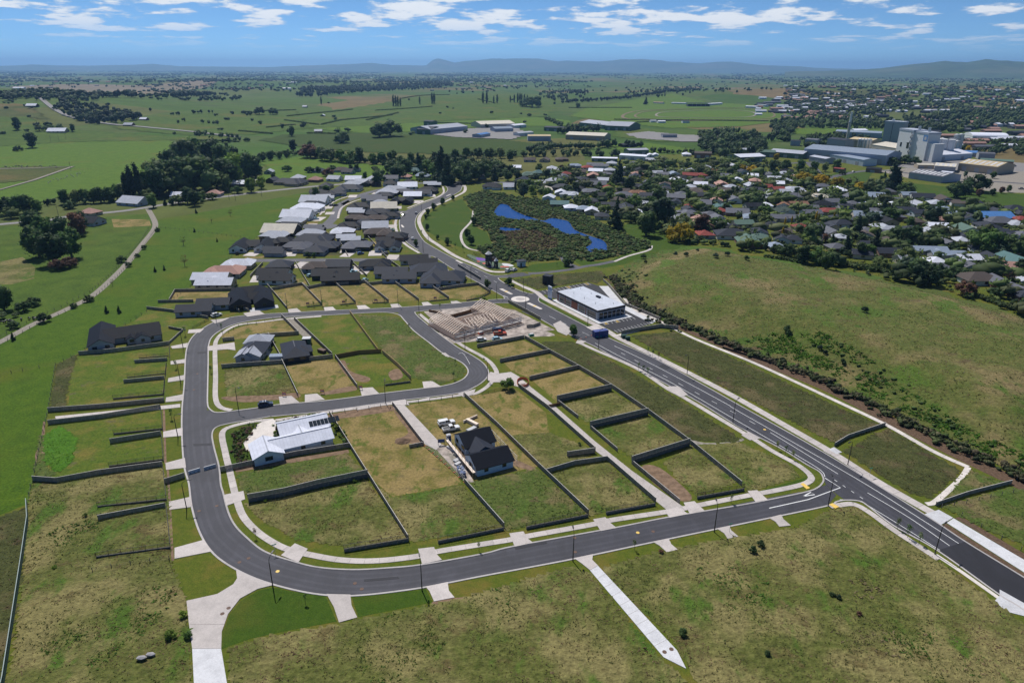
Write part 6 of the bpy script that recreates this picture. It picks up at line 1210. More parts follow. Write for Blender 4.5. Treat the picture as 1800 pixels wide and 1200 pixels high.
def stalls(a,b,n,depth_px,yel=()):
    p,q = G(*a),G(*b); d = (q - p) / n; u = (G(*depth_px[1]) - G(*depth_px[0]))
    for i in range(n + 1):
        s = p + d * i; ribbon('bay_marking',None,.12,MT['paint'],.085,.08,0,cp,world=[s,s + u])
        if i in yel:
            for k in range(4): ribbon('hatch_marking',None,.12,MT['yellow'],.09,.085,0,cp,world=[s + d * (.15 + .2 * k),s + d * (.15 + .2 * k) * .6 + u * .85 + d * .3])
stalls((1064,571),(1117,561.5),8,((1064,571),(1059,567)),(0,3)); stalls((1080,586),(1143,570.5),11,((1080,586),(1074,582)))
stalls((953,511),(1032,497),12,((953,511),(959,515)),(1,6,11))
p = G(966.5,525.5); e = empty('pylon_sign',(p.x,p.y,.02),ax,'tall white and blue pylon sign at the shop corner','sign'); MB().box(-1.35,1.35,-.3,.3,0,6.2).build('panel',MT['signpanel'],e); MB().box(-1.36,1.36,-.32,.32,4.7,5.1).build('band',MT['signblue'],e); MB().box(-1.36,1.36,-.32,.32,0,.8).build('plinth',MT['signblue'],e)
for k in range(5): MB().box(-.9,.9,-.33,.33,1.4 + .6 * k,1.5 + .6 * k).build('text_line',MT['roof_light'],e)
# black tank-like box on the rise
p = G(963,499); e = empty('pump_station',(p.x,p.y,.05),ax + .5,'black box-shaped cabin standing in dark grass above the shop','cabin'); MB().box(-2.1,2.1,-1.9,1.9,0,4.4).build('wall',MT['wall_dark'],e); MB().box(-2.2,2.2,-2.0,2.0,4.4,4.55).build('roof',MT['roof_slate'],e); MB().box(-.5,.5,-1.95,-1.88,.1,2.2).build('door',MT['black'],e)
# shipping container on the road
a,b = G(1045.7,594.5),G(1062.5,592); ang_ = math.atan2(b.y - a.y,b.x - a.x); e = empty('shipping_container',(a.x,a.y,.08),ang_,'dark blue shipping container with green spray paint standing on the road','container')
m = MB(); m.box(0,6.06,0,2.44,0,2.59)
for i in range(24): m.box(.1 + i * .245,.22 + i * .245,-.035,.02,.15,2.45)
m.build('body',MT['container'],e)
for x in (0,5.94): MB().box(x,x + .14,-.05,.09,0,2.62).build('corner_post',MT['container'],e)
for x in (-.05,):
    for y in (.3,.9,1.5,2.1): MB().box(x - .03,x + .01,y - .02,y + .02,.1,2.5).build('lock_bar',MT['steel'],e)
cu = bpy.data.curves.new('graffiti','FONT'); cu.body = 'ALLO'; cu.size = 1.15; cu.extrude = .01; to = bpy.data.objects.new('graffiti',cu); COL.objects.link(to); dg = bpy.context.evaluated_depsgraph_get(); me = bpy.data.meshes.new_from_object(to.evaluated_get(dg)); bpy.data.objects.remove(to); me.materials.clear(); me.materials.append(MT['graffiti']); o = link('graffiti',me,e,(.35,-.06,.12)); o.rotation_euler = (math.pi / 2,0,0)
for px,py,lab in ((1100,594),(1107,597)) and [(1096,594,'dark green bin at the car park corner, upper of two'),(1103,597,'dark green bin at the car park corner, lower of two')]:
    p = G(px,py); e = empty('rubbish_bin',(p.x,p.y,.1),.3,lab,'bin','bins below the car park'); MB().box(-.9,.9,-.6,.6,.1,1.2).build('bin',MT['shade'],e); MB().box(-.95,.95,-.65,.65,1.2,1.3).build('lid',MT['shade'],e)
# concrete barriers across the loop road
for a_,b_,lab in (((332,833),(352,827),'white concrete road barrier on the left half of the road'),((359,826),(380,820),'white concrete road barrier on the right half of the road')):
    a,b = G(*a_),G(*b_); e = empty('road_barrier',(a.x,a.y,.06),math.atan2(b.y - a.y,b.x - a.x),lab,'barrier','barriers across the loop road'); Lb = (b - a).length
    MB().add([(0,-.35,0),(Lb,-.35,0),(Lb,.35,0),(0,.35,0),(0,-.12,.9),(Lb,-.12,.9),(Lb,.12,.9),(0,.12,.9)],[(0,1,5,4),(1,2,6,5),(2,3,7,6),(3,0,4,7),(4,5,6,7)]).build('block',MT['concrete_new'],e)
    for k in range(3): MB().box(Lb * (k + .3) / 3,Lb * (k + .6) / 3,-.37,.37,.3,.38).build('slot',MT['black'],e)
# orange safety netting at the lane
c0 = G(919,674); e = empty('safety_netting',(c0.x,c0.y,.12),0,'ring of orange safety netting at the top of the concrete lane','netting')
for k in range(14):
    a0,a1 = 6.283 * k / 14,6.283 * (k + 1) / 14; MB().bar((2.0 * math.cos(a0),3.2 * math.sin(a0),.5),(2.0 * math.cos(a1),3.2 * math.sin(a1),.5),.03,.9).build('net_panel',MT['orange_mesh'],e); MB().cyl(2.0 * math.cos(a0),3.2 * math.sin(a0),0,1.1,.04,.04,5).build('stake',MT['timber_new'],e)
MB().cyl(0,0,0,.25,1.0,.8,14).build('cover',MT['concrete_white'],e)
# for-sale boards, rocks
for px,py in [(541,537),(604,534),(661,531),(567,692),(765,527),(500,697),(634,685)]:
    p = G(px,py); e = empty('sale_board',(p.x,p.y,.03),rnd.uniform(-.2,.2)); later(e,'small red and white sale board','sign','sale boards on the lots',p); MB().box(-.7,.7,-.03,.03,.6,1.5).build('sign_plate',MT['redplay'],e); MB().box(-.6,.6,-.035,-.03,.9,1.2).build('text_band',MT['concrete_new'],e)
    for s in (-.6,.6): MB().box(s - .04,s + .04,.0,.06,0,1.5).build('post',MT['post'],e)
for px,py,lab in ((250,1160,'pale crumpled sheet in the rough grass, left of two'),(266,1154,'grey slab of rubble in the rough grass, right of two')):
    p = G(px,py); m = MB(); q = random.Random(px); m.add([(v[0] * 1.0 * q.uniform(.8,1.2),v[1] * .6 * q.uniform(.8,1.2),.35 + v[2] * .3 * q.uniform(.7,1.2)) for v in ICO_V],[tuple(f) for f in ICO_F]); tag(m.build('rubble',MT['rock'],None,(p.x,p.y,.3)),lab,'rubble','rubble in the rough grass')
# playground
c0 = G(852,466); an = bearing((835,465),(889,478))
slab('playground_surface',[(822,447),(842,452),(872,460),(900,470),(898,473),(862,472),(845,466),(826,455)],MT['softfall'],.06,smooth=3)
for pxs,mt in (([(836,453),(850,454),(856,458),(842,458)],'purple'),([(855,467),(868,468),(868,470),(858,470)],'purple'),([(838,458),(843,459),(843,461),(839,461)],'redplay'),([(849,462),(854,462),(853,464),(848,464)],'redplay'),([(880,468),(894,468),(894,470),(881,470)],'redplay'),([(882,463),(896,464),(903,468),(888,468)],'concrete_new')): slab('playground_patch',pxs,MT[mt],.075,smooth=3)
def tower(px,py,r_,h,lab,roofc,dark='wall_dark'):
    p = G(px,py); e = empty('play_tower',(p.x,p.y,.06),an,lab,'play tower','playground equipment')
    for i in range(8): a = 6.283 * i / 8; MB().box(r_ * math.cos(a) - .1,r_ * math.cos(a) + .1,r_ * math.sin(a) - .1,r_ * math.sin(a) + .1,0,h).build('post',MT[dark],e)
    for k in range(2,4): MB().cyl(0,0,h * k / 4 - .08,h * k / 4 + .08,r_ + .1,r_ + .1,8).build('floor',MT['sleeper'],e)
    MB().cyl(0,0,.2,h * .48,r_ * .92,r_ * .92,8).build('side_wall',MT[dark],e); MB().cyl(0,0,h * .55,h * .95,r_ * .97,r_ * .97,8).build('cabin_wall',MT[dark],e); MB().cyl(0,0,h,h + 1.4,r_ + .3,.3,8).build('roof',MT[roofc],e)
    for i in range(3):
        for j in range(2): MB().box(-.9 + i * .7,-.5 + i * .7,-r_ - .08,-r_ * .9,h * .15 + j * .9,h * .15 + j * .9 + .5).build('window',MT['slide'],e)
    return e
t1 = tower(859,467,1.7,6.6,'tall black play tower with a white conical roof','concrete_new'); MB().tube([(1.6,-1,2.6),(3.4,-1.6,1.7),(5.2,-2.6,.4)],.4,8).build('slide',MT['slide'],t1)
tower(872,470,1.0,3.6,'small black play tower with white roof beside the tall one','concrete_new')
p = G(868,459); e = empty('shade_sail',(p.x,p.y,.06),an,'dark red play hut behind the small play tower','play hut','playground equipment'); MB().box(-.9,.9,-.9,.9,0,1.8).build('wall',MT['redwood'],e); MB().add([(-1.1,-1.1,1.8),(1.1,-1.1,1.8),(1.1,1.1,1.8),(-1.1,1.1,1.8),(0,0,2.9)],[(0,1,4),(1,2,4),(2,3,4),(3,0,4)]).build('roof',MT['wall_dark'],e)
p = G(838,451); e = empty('climbing_frame',(p.x,p.y,.06),an,'low dark climbing frame at the far end of the playground','climbing frame','playground equipment')
for i in range(6): MB().bar((i * 1.0 - 2.5,-1.2,0),(i * 1.0 - 2.5,0,2.2),.1).build('frame_bar',MT['black'],e); MB().bar((i * 1.0 - 2.5,1.2,0),(i * 1.0 - 2.5,0,2.2),.1).build('frame_bar',MT['black'],e)
fr = frame((913,469.5),(924,468)); e = empty('toilet_hut',(fr[0].x,fr[0].y,.05),fr[1],'small white toilet hut with flat dark roof beside the playground','hut'); MB().box(0,fr[2],0,3,0,2.9).build('wall',MT['wall_paleblue'],e); MB().box(-.8,fr[2] + .5,-.7,3.6,2.9,3.15).build('roof',MT['roof_slate'],e); MB().box(.6,1.5,-.05,.05,.05,2.1).build('door',MT['frame'],e)
fence('low dark fence in front of the playground',[(820,452),(842,463),(860,473),(902,472)],'rail',1.1,'railings')
# planted bed and hedges round the white house

# ------------------------------------------------------------------ houses of the finished part of the estate (photo survey: centre, width, roof)
E3 = lambda x,y: (300 + x / 4.5,300 + y / 4.5); E6 = lambda x,y: (600 + x / 4.5,300 + y / 4.5)
EH = [(E3,655,605,270,'charcoal','twin'),(E3,540,752,200,'white','h2'),(E3,425,815,250,'pink','h'),(E3,345,885,310,'white','g2'),(E3,868,762,160,'brown','h'),(E3,835,850,290,'charcoal','g2'),(E3,1158,770,170,'brown','h2'),(E3,1310,850,340,'charcoal','g2'),(E3,1335,760,165,'slate','g'),(E3,1620,755,220,'charcoal','h2'),
      (E3,1005,610,190,'grey','h2'),(E3,1130,556,260,'slate','h'),(E3,825,522,180,'light','h2'),(E3,880,485,230,'cream','g'),(E3,955,447,150,'slate','g2'),(E3,1115,505,170,'light','h'),(E3,1142,472,165,'grey','g2'),(E3,955,408,175,'light','h2'),(E3,1010,366,205,'white','g'),(E3,1055,333,165,'light','h'),(E3,1085,300,205,'white','h'),(E3,1118,275,150,'slate','h'),(E3,1145,246,185,'light','g'),(E3,1225,218,125,'light','g2'),(E3,1180,180,150,'charcoal','g2'),
      (E3,1310,183,135,'brown','h'),(E3,1410,145,180,'slate','h2'),(E3,1440,108,120,'light','h'),(E3,1450,72,110,'white','g'),(E3,1590,105,115,'charcoal','twin'),(E3,1602,68,90,'light','h'),(E3,1742,105,100,'charcoal','h'),(E3,1745,65,100,'grey','g'),(E3,1755,150,135,'light','h'),(E3,1715,178,150,'light','h2'),(E3,1690,200,130,'slate','h'),(E3,1612,230,185,'grey','g2'),(E3,1502,287,160,'charcoal','h2'),(E3,1470,330,140,'light','g2'),(E3,1465,382,140,'brown','h'),(E3,1690,297,180,'cream','g'),(E3,1640,337,165,'slate','h2'),
      (E3,1625,388,150,'brown','h2'),(E3,1415,445,155,'charcoal','h2'),(E3,1622,452,180,'light','g'),(E3,1640,500,190,'brown','h'),(E3,1365,490,160,'white','h2'),(E3,1410,548,170,'light','g2'),(E3,1480,605,195,'grey','h2'),(E3,1722,610,175,'charcoal','twin'),
      (E6,612,730,265,'charcoal','g2'),(E6,432,838,310,'slate','g2'),(E6,690,795,265,'slate','h2'),(E6,805,862,310,'slate','h2'),(E6,1192,128,135,'charcoal','h'),(E6,1330,130,90,'light','g'),(E6,478,243,150,'charcoal','twin'),(E6,568,202,125,'white','g'),(E6,650,182,110,'slate','g'),(E6,688,158,140,'charcoal','h'),(E6,720,112,120,'light','g2'),(E6,525,127,135,'white','g'),(E6,430,152,140,'light','h'),
      (E6,640,40,90,'blue','h'),(E6,1080,45,110,'slate','h'),(E6,1480,40,110,'green','h'),(E6,1560,20,80,'teal','h')]
E4 = lambda x,y: (x / 4,80 + y / 4); E5 = lambda x,y: (450 + x / 4,80 + y / 4); E7 = lambda x,y: (x / 4,340 + y / 4)
EH += [(E4,950,1105,150,'light','g'),(E4,1262,1060,75,'white','g'),(E4,1510,1045,85,'pink','h'),(E4,1700,975,90,'white','g'),(E4,1800,970,60,'cream','g'),(E4,640,1180,90,'pink','h'),(E7,635,205,130,'charcoal','g'),(E4,410,600,90,'white','g'),(E4,910,555,50,'light','g'),(E4,1015,515,40,'white','g'),(E4,230,420,50,'white','g'),
       (E5,95,890,50,'light','g'),(E5,120,950,55,'slate','g'),(E5,245,965,190,'brown','h'),(E5,300,932,75,'light','h'),(E5,420,945,70,'pink','h'),(E5,440,880,70,'slate','h'),(E5,600,875,90,'brown','h'),(E5,650,890,70,'charcoal','g'),(E5,700,875,60,'slate','g'),(E5,555,940,80,'light','g'),(E5,1120,880,95,'teal','h'),(E5,1180,920,75,'blue','h'),(E5,1055,925,60,'pink','h'),(E5,1565,915,100,'slate','h'),(E5,495,990,70,'slate','h'),(E5,440,600,45,'light','g'),(E5,345,425,25,'light','g'),(E5,470,488,25,'white','g')]
EH = [(a,b,c,d,('slate','brown')[i % 3 == 0] if e == 'brown' else 'charcoal' if e == 'grey' and i % 2 else e,f) for i,(a,b,c,d,e,f) in enumerate(EH)]
RN = {'charcoal': 'charcoal','slate': 'dark slate','grey': 'grey','light': 'pale grey','white': 'white','cream': 'cream','brown': 'brown','red': 'red','orange': 'orange','green': 'green','teal': 'teal','blue': 'blue-grey','brightblue': 'bright blue','pink': 'pinkish','darkgreen': 'dark green','tan': 'tan'}
ang_e = bearing((442,458),(707,456.5)); ang_f = bearing((566,402),(597,362))
def blocks_for(kind,W_,q):
    D_ = min(max(W_ * .75,10),16)
    if kind == 'h': return [(0,0,W_,D_,'h')]
    if kind == 'g': return [(0,0,W_,D_,'g')]
    if kind == 'h2': return [(0,0,W_,D_ * .75,'hx'),(q.choice((-1,1)) * W_ * .22,-D_ * .25,W_ * .45,D_ * .95,'hy'),(q.choice((-1,1)) * W_ * .25,D_ * .3,W_ * .4,D_ * .6,'hy')]
    if kind == 'g2': return [(-W_ * .12,D_ * .3,W_ * .76,D_ * .55,'gx'),(W_ * .12,-D_ * .28,W_ * .76,D_ * .55,'gx'),(0,0,W_ * .28,D_ * .8,'gy',-.3)]
    if kind == 'twin': return [(-W_ * .3,0,W_ * .4,D_ * 1.15,'gy'),(W_ * .3,0,W_ * .4,D_ * 1.15,'gy'),(0,D_ * .2,W_ * .3,D_ * .6,'gx',-.3)]
KN = {'h': 'hip-roofed house','g': 'gable-roofed house','h2': 'many-hipped house','g2': 'double-gabled house','twin': 'twin-gabled house'}
HPOS = []
for i,(cv,x,y,wpx,colr,kd) in enumerate(EH):
    px,py = cv(x,y); py += 3; sc_ = 4.5 if cv in (E3,E6) else 4; p = GT(px,py); q = random.Random(i); Wm = wpx / sc_ * math.sqrt(p.x ** 2 + p.y ** 2 + CAM_H ** 2) / FPX * 1.06; Wm = min(max(Wm,8),30); kd = 'h2' if kd == 'h' and Wm > 13 else kd
    if cv in (E3,E6): rz = ang_e + (q.choice((0,.1,-.1)) if px > 560 or py > 430 else -.12)
    else: rz = q.uniform(-.35,.2)
    wl = q.choice(['wall_grey','wall_white','wall_dark','wall_brick','wall_tan','wall_white','wall_blue']) if colr not in ('charcoal',) else q.choice(['wall_dark','wall_white','wall_grey'])
    far = p.length > 480; HPOS.append((p.x,p.y,Wm * .6))
    where = 'in the estate' if cv in (E3,E6) else 'beyond the estate'
    house((p.x,p.y),rz,blocks_for(kd,Wm,q),wl,'roof_' + colr,None,2.6,.52,.5,far,f'{RN[colr]}-roofed {KN[kd]} {where}','houses of the estate' if cv in (E3,E6) else 'houses beyond the estate',z=p.z + .02,gdoor=(Wm * .2,-min(max(Wm * .75,10),16) * .5 - .03,0,'garage',4.8,2.2) if not far and kd in ('h','g') else None)
q = random.Random(31); n = 0; EP = [tuple(G(*p)) for p in [(436,450),(470,418),(505,388),(560,340),(640,322),(765,326),(765,342),(712,362),(690,380),(688,410),(730,445),(690,452),(560,452)]]
STR = [[G(*p) for p in l] for l in ([(566,402),(587,382),(597,362),(613,352),(647,339),(690,329)],[(440,458),(757,451)])]
for k in range(2500):
    px,py = q.uniform(436,765),q.uniform(322,452); p = G(px,py)
    if not inpoly(np.array([p.x]),np.array([p.y]),EP)[0] or min(math.hypot(h[0] - p.x,h[1] - p.y) - h[2] * .9 for h in HPOS) < 5.5 or min(float(segdist(np.array([p.x]),np.array([p.y]),l)[0]) for l in [[(v.x,v.y) for v in m] for m in STR]) < 11: continue
    Wm = q.uniform(11,15); HPOS.append((p.x,p.y,Wm * .6)); n += 1; colr = q.choice(['charcoal','slate','slate','light','charcoal','grey']); kd = q.choice(('h2','h2','g2','h'))
    house((p.x,p.y),ang_e + q.choice((0,.1,-.1)),blocks_for(kd,Wm,q),q.choice(['wall_grey','wall_white','wall_dark','wall_brick']),'roof_' + colr,None,2.6,.52,.5,True,f'{RN[colr]}-roofed {KN[kd]} in the estate','houses of the estate',z=.02)
    if n > 30: break
# lawns, drives and fences between those houses
for px,py in [(443,447),(500,425),(490,447),(510,447),(480,470),(455,490),(530,466),(626,472),(640,478),(612,447),(660,445),(690,452),(580,375),(575,365),(565,372),(560,385),(548,397),(540,405),(610,440),(672,420),(688,398),(690,383),(620,392),(640,380),(655,350),(660,340),(620,345),(700,365),(735,355),(760,344)]:
    q = rnd; p = G(px,py); a = ang_e + rnd.uniform(-.2,.2); c,s = math.cos(a),math.sin(a); hw,hd = rnd.uniform(2.5,4),rnd.uniform(4,7)
    slab('driveway',None,MT['concrete'],.09,-.02,world=[p + Vector((c * u * hw - s * v * hd,s * u * hw + c * v * hd)) for u,v in ((-1,-1),(1,-1),(1,1),(-1,1))])
for k,pxs in enumerate([[(560,428),(596,424),(610,448),(552,450)],[(645,425),(680,423),(690,432),(655,435)],[(520,490),(536,488),(540,500),(526,502)],[(605,385),(618,382),(616,394),(600,394)],[(535,392),(560,388),(558,398),(540,400)],[(690,388),(700,386),(698,395),(690,396)],[(570,352),(600,345),(598,352),(575,357)],[(430,452),(470,450),(470,453),(430,455)],[(600,358),(612,352),(620,358),(604,362)]]):
    slab('lawn',pxs,MT['rough_dark' if k == 0 else 'mown' if k % 3 else 'lawn'],.05 + .001 * k)
for k,(a,b) in enumerate([((500,418),(478,453)),((552,452),(550,428)),((596,424),(612,452)),((640,410),(680,455)),((519,462),(545,506)),((570,462),(585,498)),((618,462),(645,487)),((685,460),(710,478)),((462,465),(440,488)),((565,407),(600,425)),((624,395),(642,408)),((548,428),(552,452)),((730,478),(770,500)),((805,468),(845,492)),((525,400),(545,402)),((660,460),(690,480))]):
    e = fence(None,[a,b],'timber',1.7,'garden fences in the estate'); later(e,'grey garden fence between estate houses','fence','garden fences in the estate',G((a[0] + b[0]) / 2,(a[1] + b[1]) / 2))

# ------------------------------------------------------------------ town east of the pond
TA = lambda x,y: (900 + x / 4,80 + y / 4); TB = lambda x,y: (900 + x / 4,300 + y / 4); TC_ = lambda x,y: (1350 + x / 4,300 + y / 4)
CN = dict(W='white',G='grey',D='charcoal',R='red',N='green',B='brown',O='orange',T='teal',U='blue',P='pink',L='light',S='slate',C='cream',K='brightblue',X='darkgreen')
TOWN = [(TA,l) for l in '125,805,80,B 230,805,80,B 350,800,90,B 990,770,90,W 985,805,90,L 1225,765,70,W 280,865,80,L 440,845,90,U 530,860,80,R 590,885,100,W 690,880,80,L 480,890,80,B 600,845,150,G 800,875,60,W 880,905,80,P 970,865,60,L 1135,905,90,U 1250,915,100,R 1330,915,70,R 1440,890,70,R 1540,845,60,W 1690,920,70,W 1580,950,80,W 130,975,100,G 200,970,90,L 125,905,100,N 265,900,70,T 380,905,60,R 30,860,70,W 240,1015,110,C 345,1040,100,W 400,1050,130,L 260,1075,80,W 335,1120,130,T 415,1145,100,W 560,1170,110,W 500,1155,100,U 665,1010,80,R 775,1030,100,B 880,1040,120,O 960,965,70,G 940,1060,80,S 1160,950,120,W 1230,970,90,W 1320,980,100,W 1390,1000,100,G 1150,1110,80,S 1270,1140,110,R 1460,1170,70,R 1480,1045,120,W 1500,1025,110,B 1480,1140,140,T 1590,1175,130,S 1710,1135,120,D 1780,1000,80,R 1680,990,90,L 700,1130,150,S 800,1150,150,S 740,1090,90,B 1060,910,80,G 1020,900,70,L 1400,940,80,S 1540,1000,90,L 1620,1030,100,S 1650,1080,110,G 1760,1090,90,L 560,960,80,S 640,950,80,L 480,970,80,G 1190,1050,80,G 1330,1060,100,S 1560,1090,110,G 1080,1010,70,S 620,1060,90,D 560,1100,100,S 1250,1000,80,L 1360,860,70,L 1500,920,70,G 1620,890,60,S 700,830,70,L 850,830,60,G 760,900,60,S'.split()]
TOWN += [(TB,l) for l in '630,325,100,S 790,265,130,S 880,300,90,W 1580,300,150,G 1695,255,120,D 1780,250,70,W 1680,335,140,U 1620,380,130,N 1370,390,80,P 1350,455,130,R 1540,455,220,S 1660,510,200,N 1740,480,120,N 1550,410,130,D 1390,315,90,G 1130,340,80,L 1440,340,90,G 1240,280,80,S 1200,330,70,G 1480,390,80,L'.split()]
TOWN += [(TC_,l) for l in '205,245,120,O 100,248,50,O 430,290,130,R 70,215,110,D 285,270,110,G 110,290,150,X 300,305,120,G 225,405,80,R 70,340,100,G 415,400,160,S 515,380,140,S 690,325,170,U 65,135,60,R 120,155,90,L 230,160,100,W 360,190,110,C 380,115,90,G 490,140,120,W 380,150,80,W 830,150,100,G 720,185,150,U 980,175,90,U 1080,190,130,S 1230,210,130,B 1310,230,120,B 1450,235,110,S 650,235,80,W 590,240,80,G 770,260,100,W 870,215,80,G 870,245,80,W 1060,245,110,L 1240,280,90,U 1320,315,90,U 1400,335,140,S 1570,330,200,K 1620,365,170,G 1650,440,120,S 1740,385,120,L 1770,350,60,R 1185,400,110,W 1390,420,140,N 1075,485,90,L 960,285,110,S 1050,305,90,S 1040,365,80,B 1190,585,260,U 1390,630,140,W 1170,648,100,W 1400,682,110,G 1470,770,220,B 1720,640,180,T 1740,850,110,G 1790,890,80,S 1600,790,120,G 680,430,60,G 510,480,80,L 45,540,90,U 90,490,80,S 170,490,110,S 1700,300,150,S 1600,295,90,S 20,170,90,L 40,60,90,W 120,75,90,L 60,95,90,W 580,190,80,G 540,250,70,S 480,340,80,S 640,360,90,S 800,200,70,L 900,330,80,G 1130,440,80,L 1250,520,80,G 1000,420,70,S 1480,560,90,S 1560,620,90,S 1350,500,70,L 1780,460,80,G 1800,780,90,L 160,340,90,G 20,390,90,S'.split()]
ang_t = bearing((1000,345),(1160,380))
for i,(cv,l) in enumerate(TOWN):
    a = l.split(','); x,y,wpx = map(float,a[:3]); colr = CN[a[3]]; px,py = cv(x,y); py += 3; p = G(px,py); q = random.Random(100 + i)
    Wm = min(max(wpx / 4 * math.sqrt(p.x ** 2 + p.y ** 2 + CAM_H ** 2) / FPX * .95,9),34); rz = q.choice((0,0,math.pi / 2)) + q.choice((-.25,-.1,.05)) if Wm < 18 else q.choice((-.25,-.1,0))
    kd = q.choice(('h','g','h','g','h2','g2')) if Wm > 13 else q.choice('hg'); wl = q.choice(['wall_white','wall_cream','wall_brick','wall_tan','wall_white','wall_paleblue','wall_grey']); HPOS.append((p.x,p.y,Wm * .55))
    house((p.x,p.y),rz,blocks_for(kd,Wm,q),wl,'roof_' + colr,None,2.7,.4,.45,True,f'{RN[colr]}-roofed {KN[kd]} in town','houses of the old town',z=.02)

q = random.Random(77); n = 0
for k in range(3000):
    px,py = q.uniform(910,1800),q.uniform(302,520); p = G(px,py)
    if py > 330 + (px - 900) * .2 or inpoly(np.array([p.x]),np.array([p.y]),MOUND)[0] or (px > 1400 and py < 345 + max(0,(px - 1560) * .1)): continue
    if min(math.hypot(h[0] - p.x,h[1] - p.y) - h[2] for h in HPOS) < 9: continue
    Wm = q.uniform(10,17); HPOS.append((p.x,p.y,Wm * .55)); colr = q.choice(['grey','slate','light','slate','brown','charcoal','grey','grey','pink','slate']); kd = q.choice(('h','g','h2')); n += 1
    house((p.x,p.y),q.choice((0,math.pi / 2)) + q.choice((-.25,-.1,.05)),blocks_for(kd,Wm,q),q.choice(['wall_white','wall_cream','wall_brick','wall_tan']),'roof_' + colr,None,2.7,.42,.45,True,f'{RN[colr]}-roofed {KN[kd]} in town','houses of the old town',z=.02)
    if n > 75: break
# ------------------------------------------------------------------ factory and sheds
def C1(x,y): return (1350 + x / 4,80 + y / 4)
def atf(x,y): p = G(*C1(x,y)); return p
fa = bearing(C1(245,800),C1(820,840))
def fshed(x0,y0,x1,y1,depth,h,wall,roof,label,kind='gx',tanp=.16,strips=0,doors=4,zh=0):
    """front base line given by two points of the survey"""
    p,q_ = atf(x0,y0),atf(x1,y1); a = math.atan2(q_.y - p.y,q_.x - p.x); Lf = (q_ - p).length; c = p + (q_ - p) / 2 + Vector((-math.sin(a),math.cos(a))) * depth / 2
    HPOS.append((c.x,c.y,Lf * .5)); return shed(None,a,Lf,depth,h,wall,roof,label,kind,tanp,doors,loc=(c.x,c.y,0),strips=strips)
fshed(245,790,820,845,45,11,'wall_blue','roof_blue','long blue-grey factory shed in front of the white tower',doors=8)
fshed(415,805,665,850,18,7,'wall_paleblue','roof_blue','lower blue annex in front of the long factory shed',doors=3)
fshed(0,780,240,800,30,6,'wall_green','roof_light','pale-roofed green shed left of the long factory shed',doors=3)
fshed(285,815,400,835,14,6,'wall_grey','roof_light','small pale shed left of the blue annex',doors=1)
fshed(720,745,895,775,40,9,'wall_cream','roof_cream','wide cream-roofed hall between the factory towers',doors=2)
fshed(560,720,720,735,25,12,'wall_tan','roof_tan','tan factory hall behind the long shed',doors=1)
fshed(405,730,530,745,18,14,'wall_grey','roof_slate','grey process hall beside the tall chimney',doors=1)
fshed(470,640,790,655,25,8,'wall_blue','roof_blue','blue roofed shed behind the chimney',doors=3)
fshed(605,622,700,622,20,6,'wall_white','roof_white','small white roofed shed behind the blue shed',doors=1)
fshed(155,705,220,708,12,7,'wall_blue','roof_slate','small dark shed at the left end of the factory',doors=1); fshed(255,705,340,712,14,9,'wall_grey','roof_grey','grey block at the left end of the factory',doors=1)
fshed(1160,815,1430,800,40,7,'wall_paleblue','roof_white','bright white-roofed store right of the white tower',doors=2)
fshed(1360,780,1475,785,20,5,'wall_blue','roof_brightblue','bright blue roofed shed behind the white store',doors=1)
fshed(1475,800,1590,805,14,7,'wall_grey','roof_grey','grey two-storey office right of the factory',doors=2)
fshed(1330,880,1600,910,40,8,'wall_tan','roof_tan','long tan warehouse with skylights near the railway yard',strips=7,doors=3)
fshed(1165,885,1310,895,24,6,'wall_grey','roof_cream','cream-roofed warehouse left of the long tan one',strips=4,doors=2); fshed(1050,865,1165,868,12,4,'wall_tan','roof_cream','low flat store left of the cream-roofed warehouse',doors=2)
fshed(985,935,1215,968,30,6,'wall_blue','roof_grey','striped grey shed with white skylights below the factory',strips=8,doors=2)
fshed(1485,835,1720,850,16,5,'wall_brick','roof_green','long green roofed store above the tan warehouse',doors=2); fshed(1210,912,1290,920,8,3.5,'wall_cream','roof_white','small white roofed bay beside the striped shed',doors=1)
fshed(455,890,525,897,8,4,'wall_brick','roof_red','small red-roofed pavilion on the factory park',doors=1); fshed(685,890,780,898,12,4,'wall_brick','roof_charcoal','low dark building on the factory park',doors=1)
# tall white tower with blue logo
p,q_ = atf(890,775),atf(1080,812); a = math.atan2(q_.y - p.y,q_.x - p.x); Lf = (q_ - p).length; TH = 33.0
e = empty('factory_tower',(p.x,p.y,0),a,'tall white factory tower with a blue logo near its top','factory tower','factory towers')
MB().box(0,Lf * .52,0,17,0,TH - 1).build('wall',MT['wall_white'],e); MB().box(Lf * .52,Lf,2,17,0,TH - 2).build('wall',MT['wall_white'],e); MB().box(Lf,Lf * 1.22,4,16,0,TH * .62).build('annex_wall',MT['wall_white'],e)
MB().box(-.4,Lf * .53,-.4,17.4,TH - 2,TH).build('parapet',MT['wall_blue'],e); MB().box(Lf * .53 + .01,Lf + .4,1.6,17.4,TH - 3,TH - 1).build('parapet',MT['wall_blue'],e)
MB().box(Lf * .84,Lf * .985,1.85,2.1,TH - 11,TH - 4.5).build('logo',MT['signblue'],e); MB().box(Lf * .88,Lf * .95,1.8,1.84,TH - 9.8,TH - 6).build('logo_mark',MT['concrete_new'],e)
for k,(x,z_,w_,h_) in enumerate([(.12,12,3,5),(.36,11,4,7),(.12,3,3,4),(.3,18,7,1)]): MB().box(Lf * x,Lf * x + w_,-.15,.05,z_,z_ + h_).build('window',MT['glass'] if k < 3 else MT['wall_white'],e)
st = link('stair',None,e)
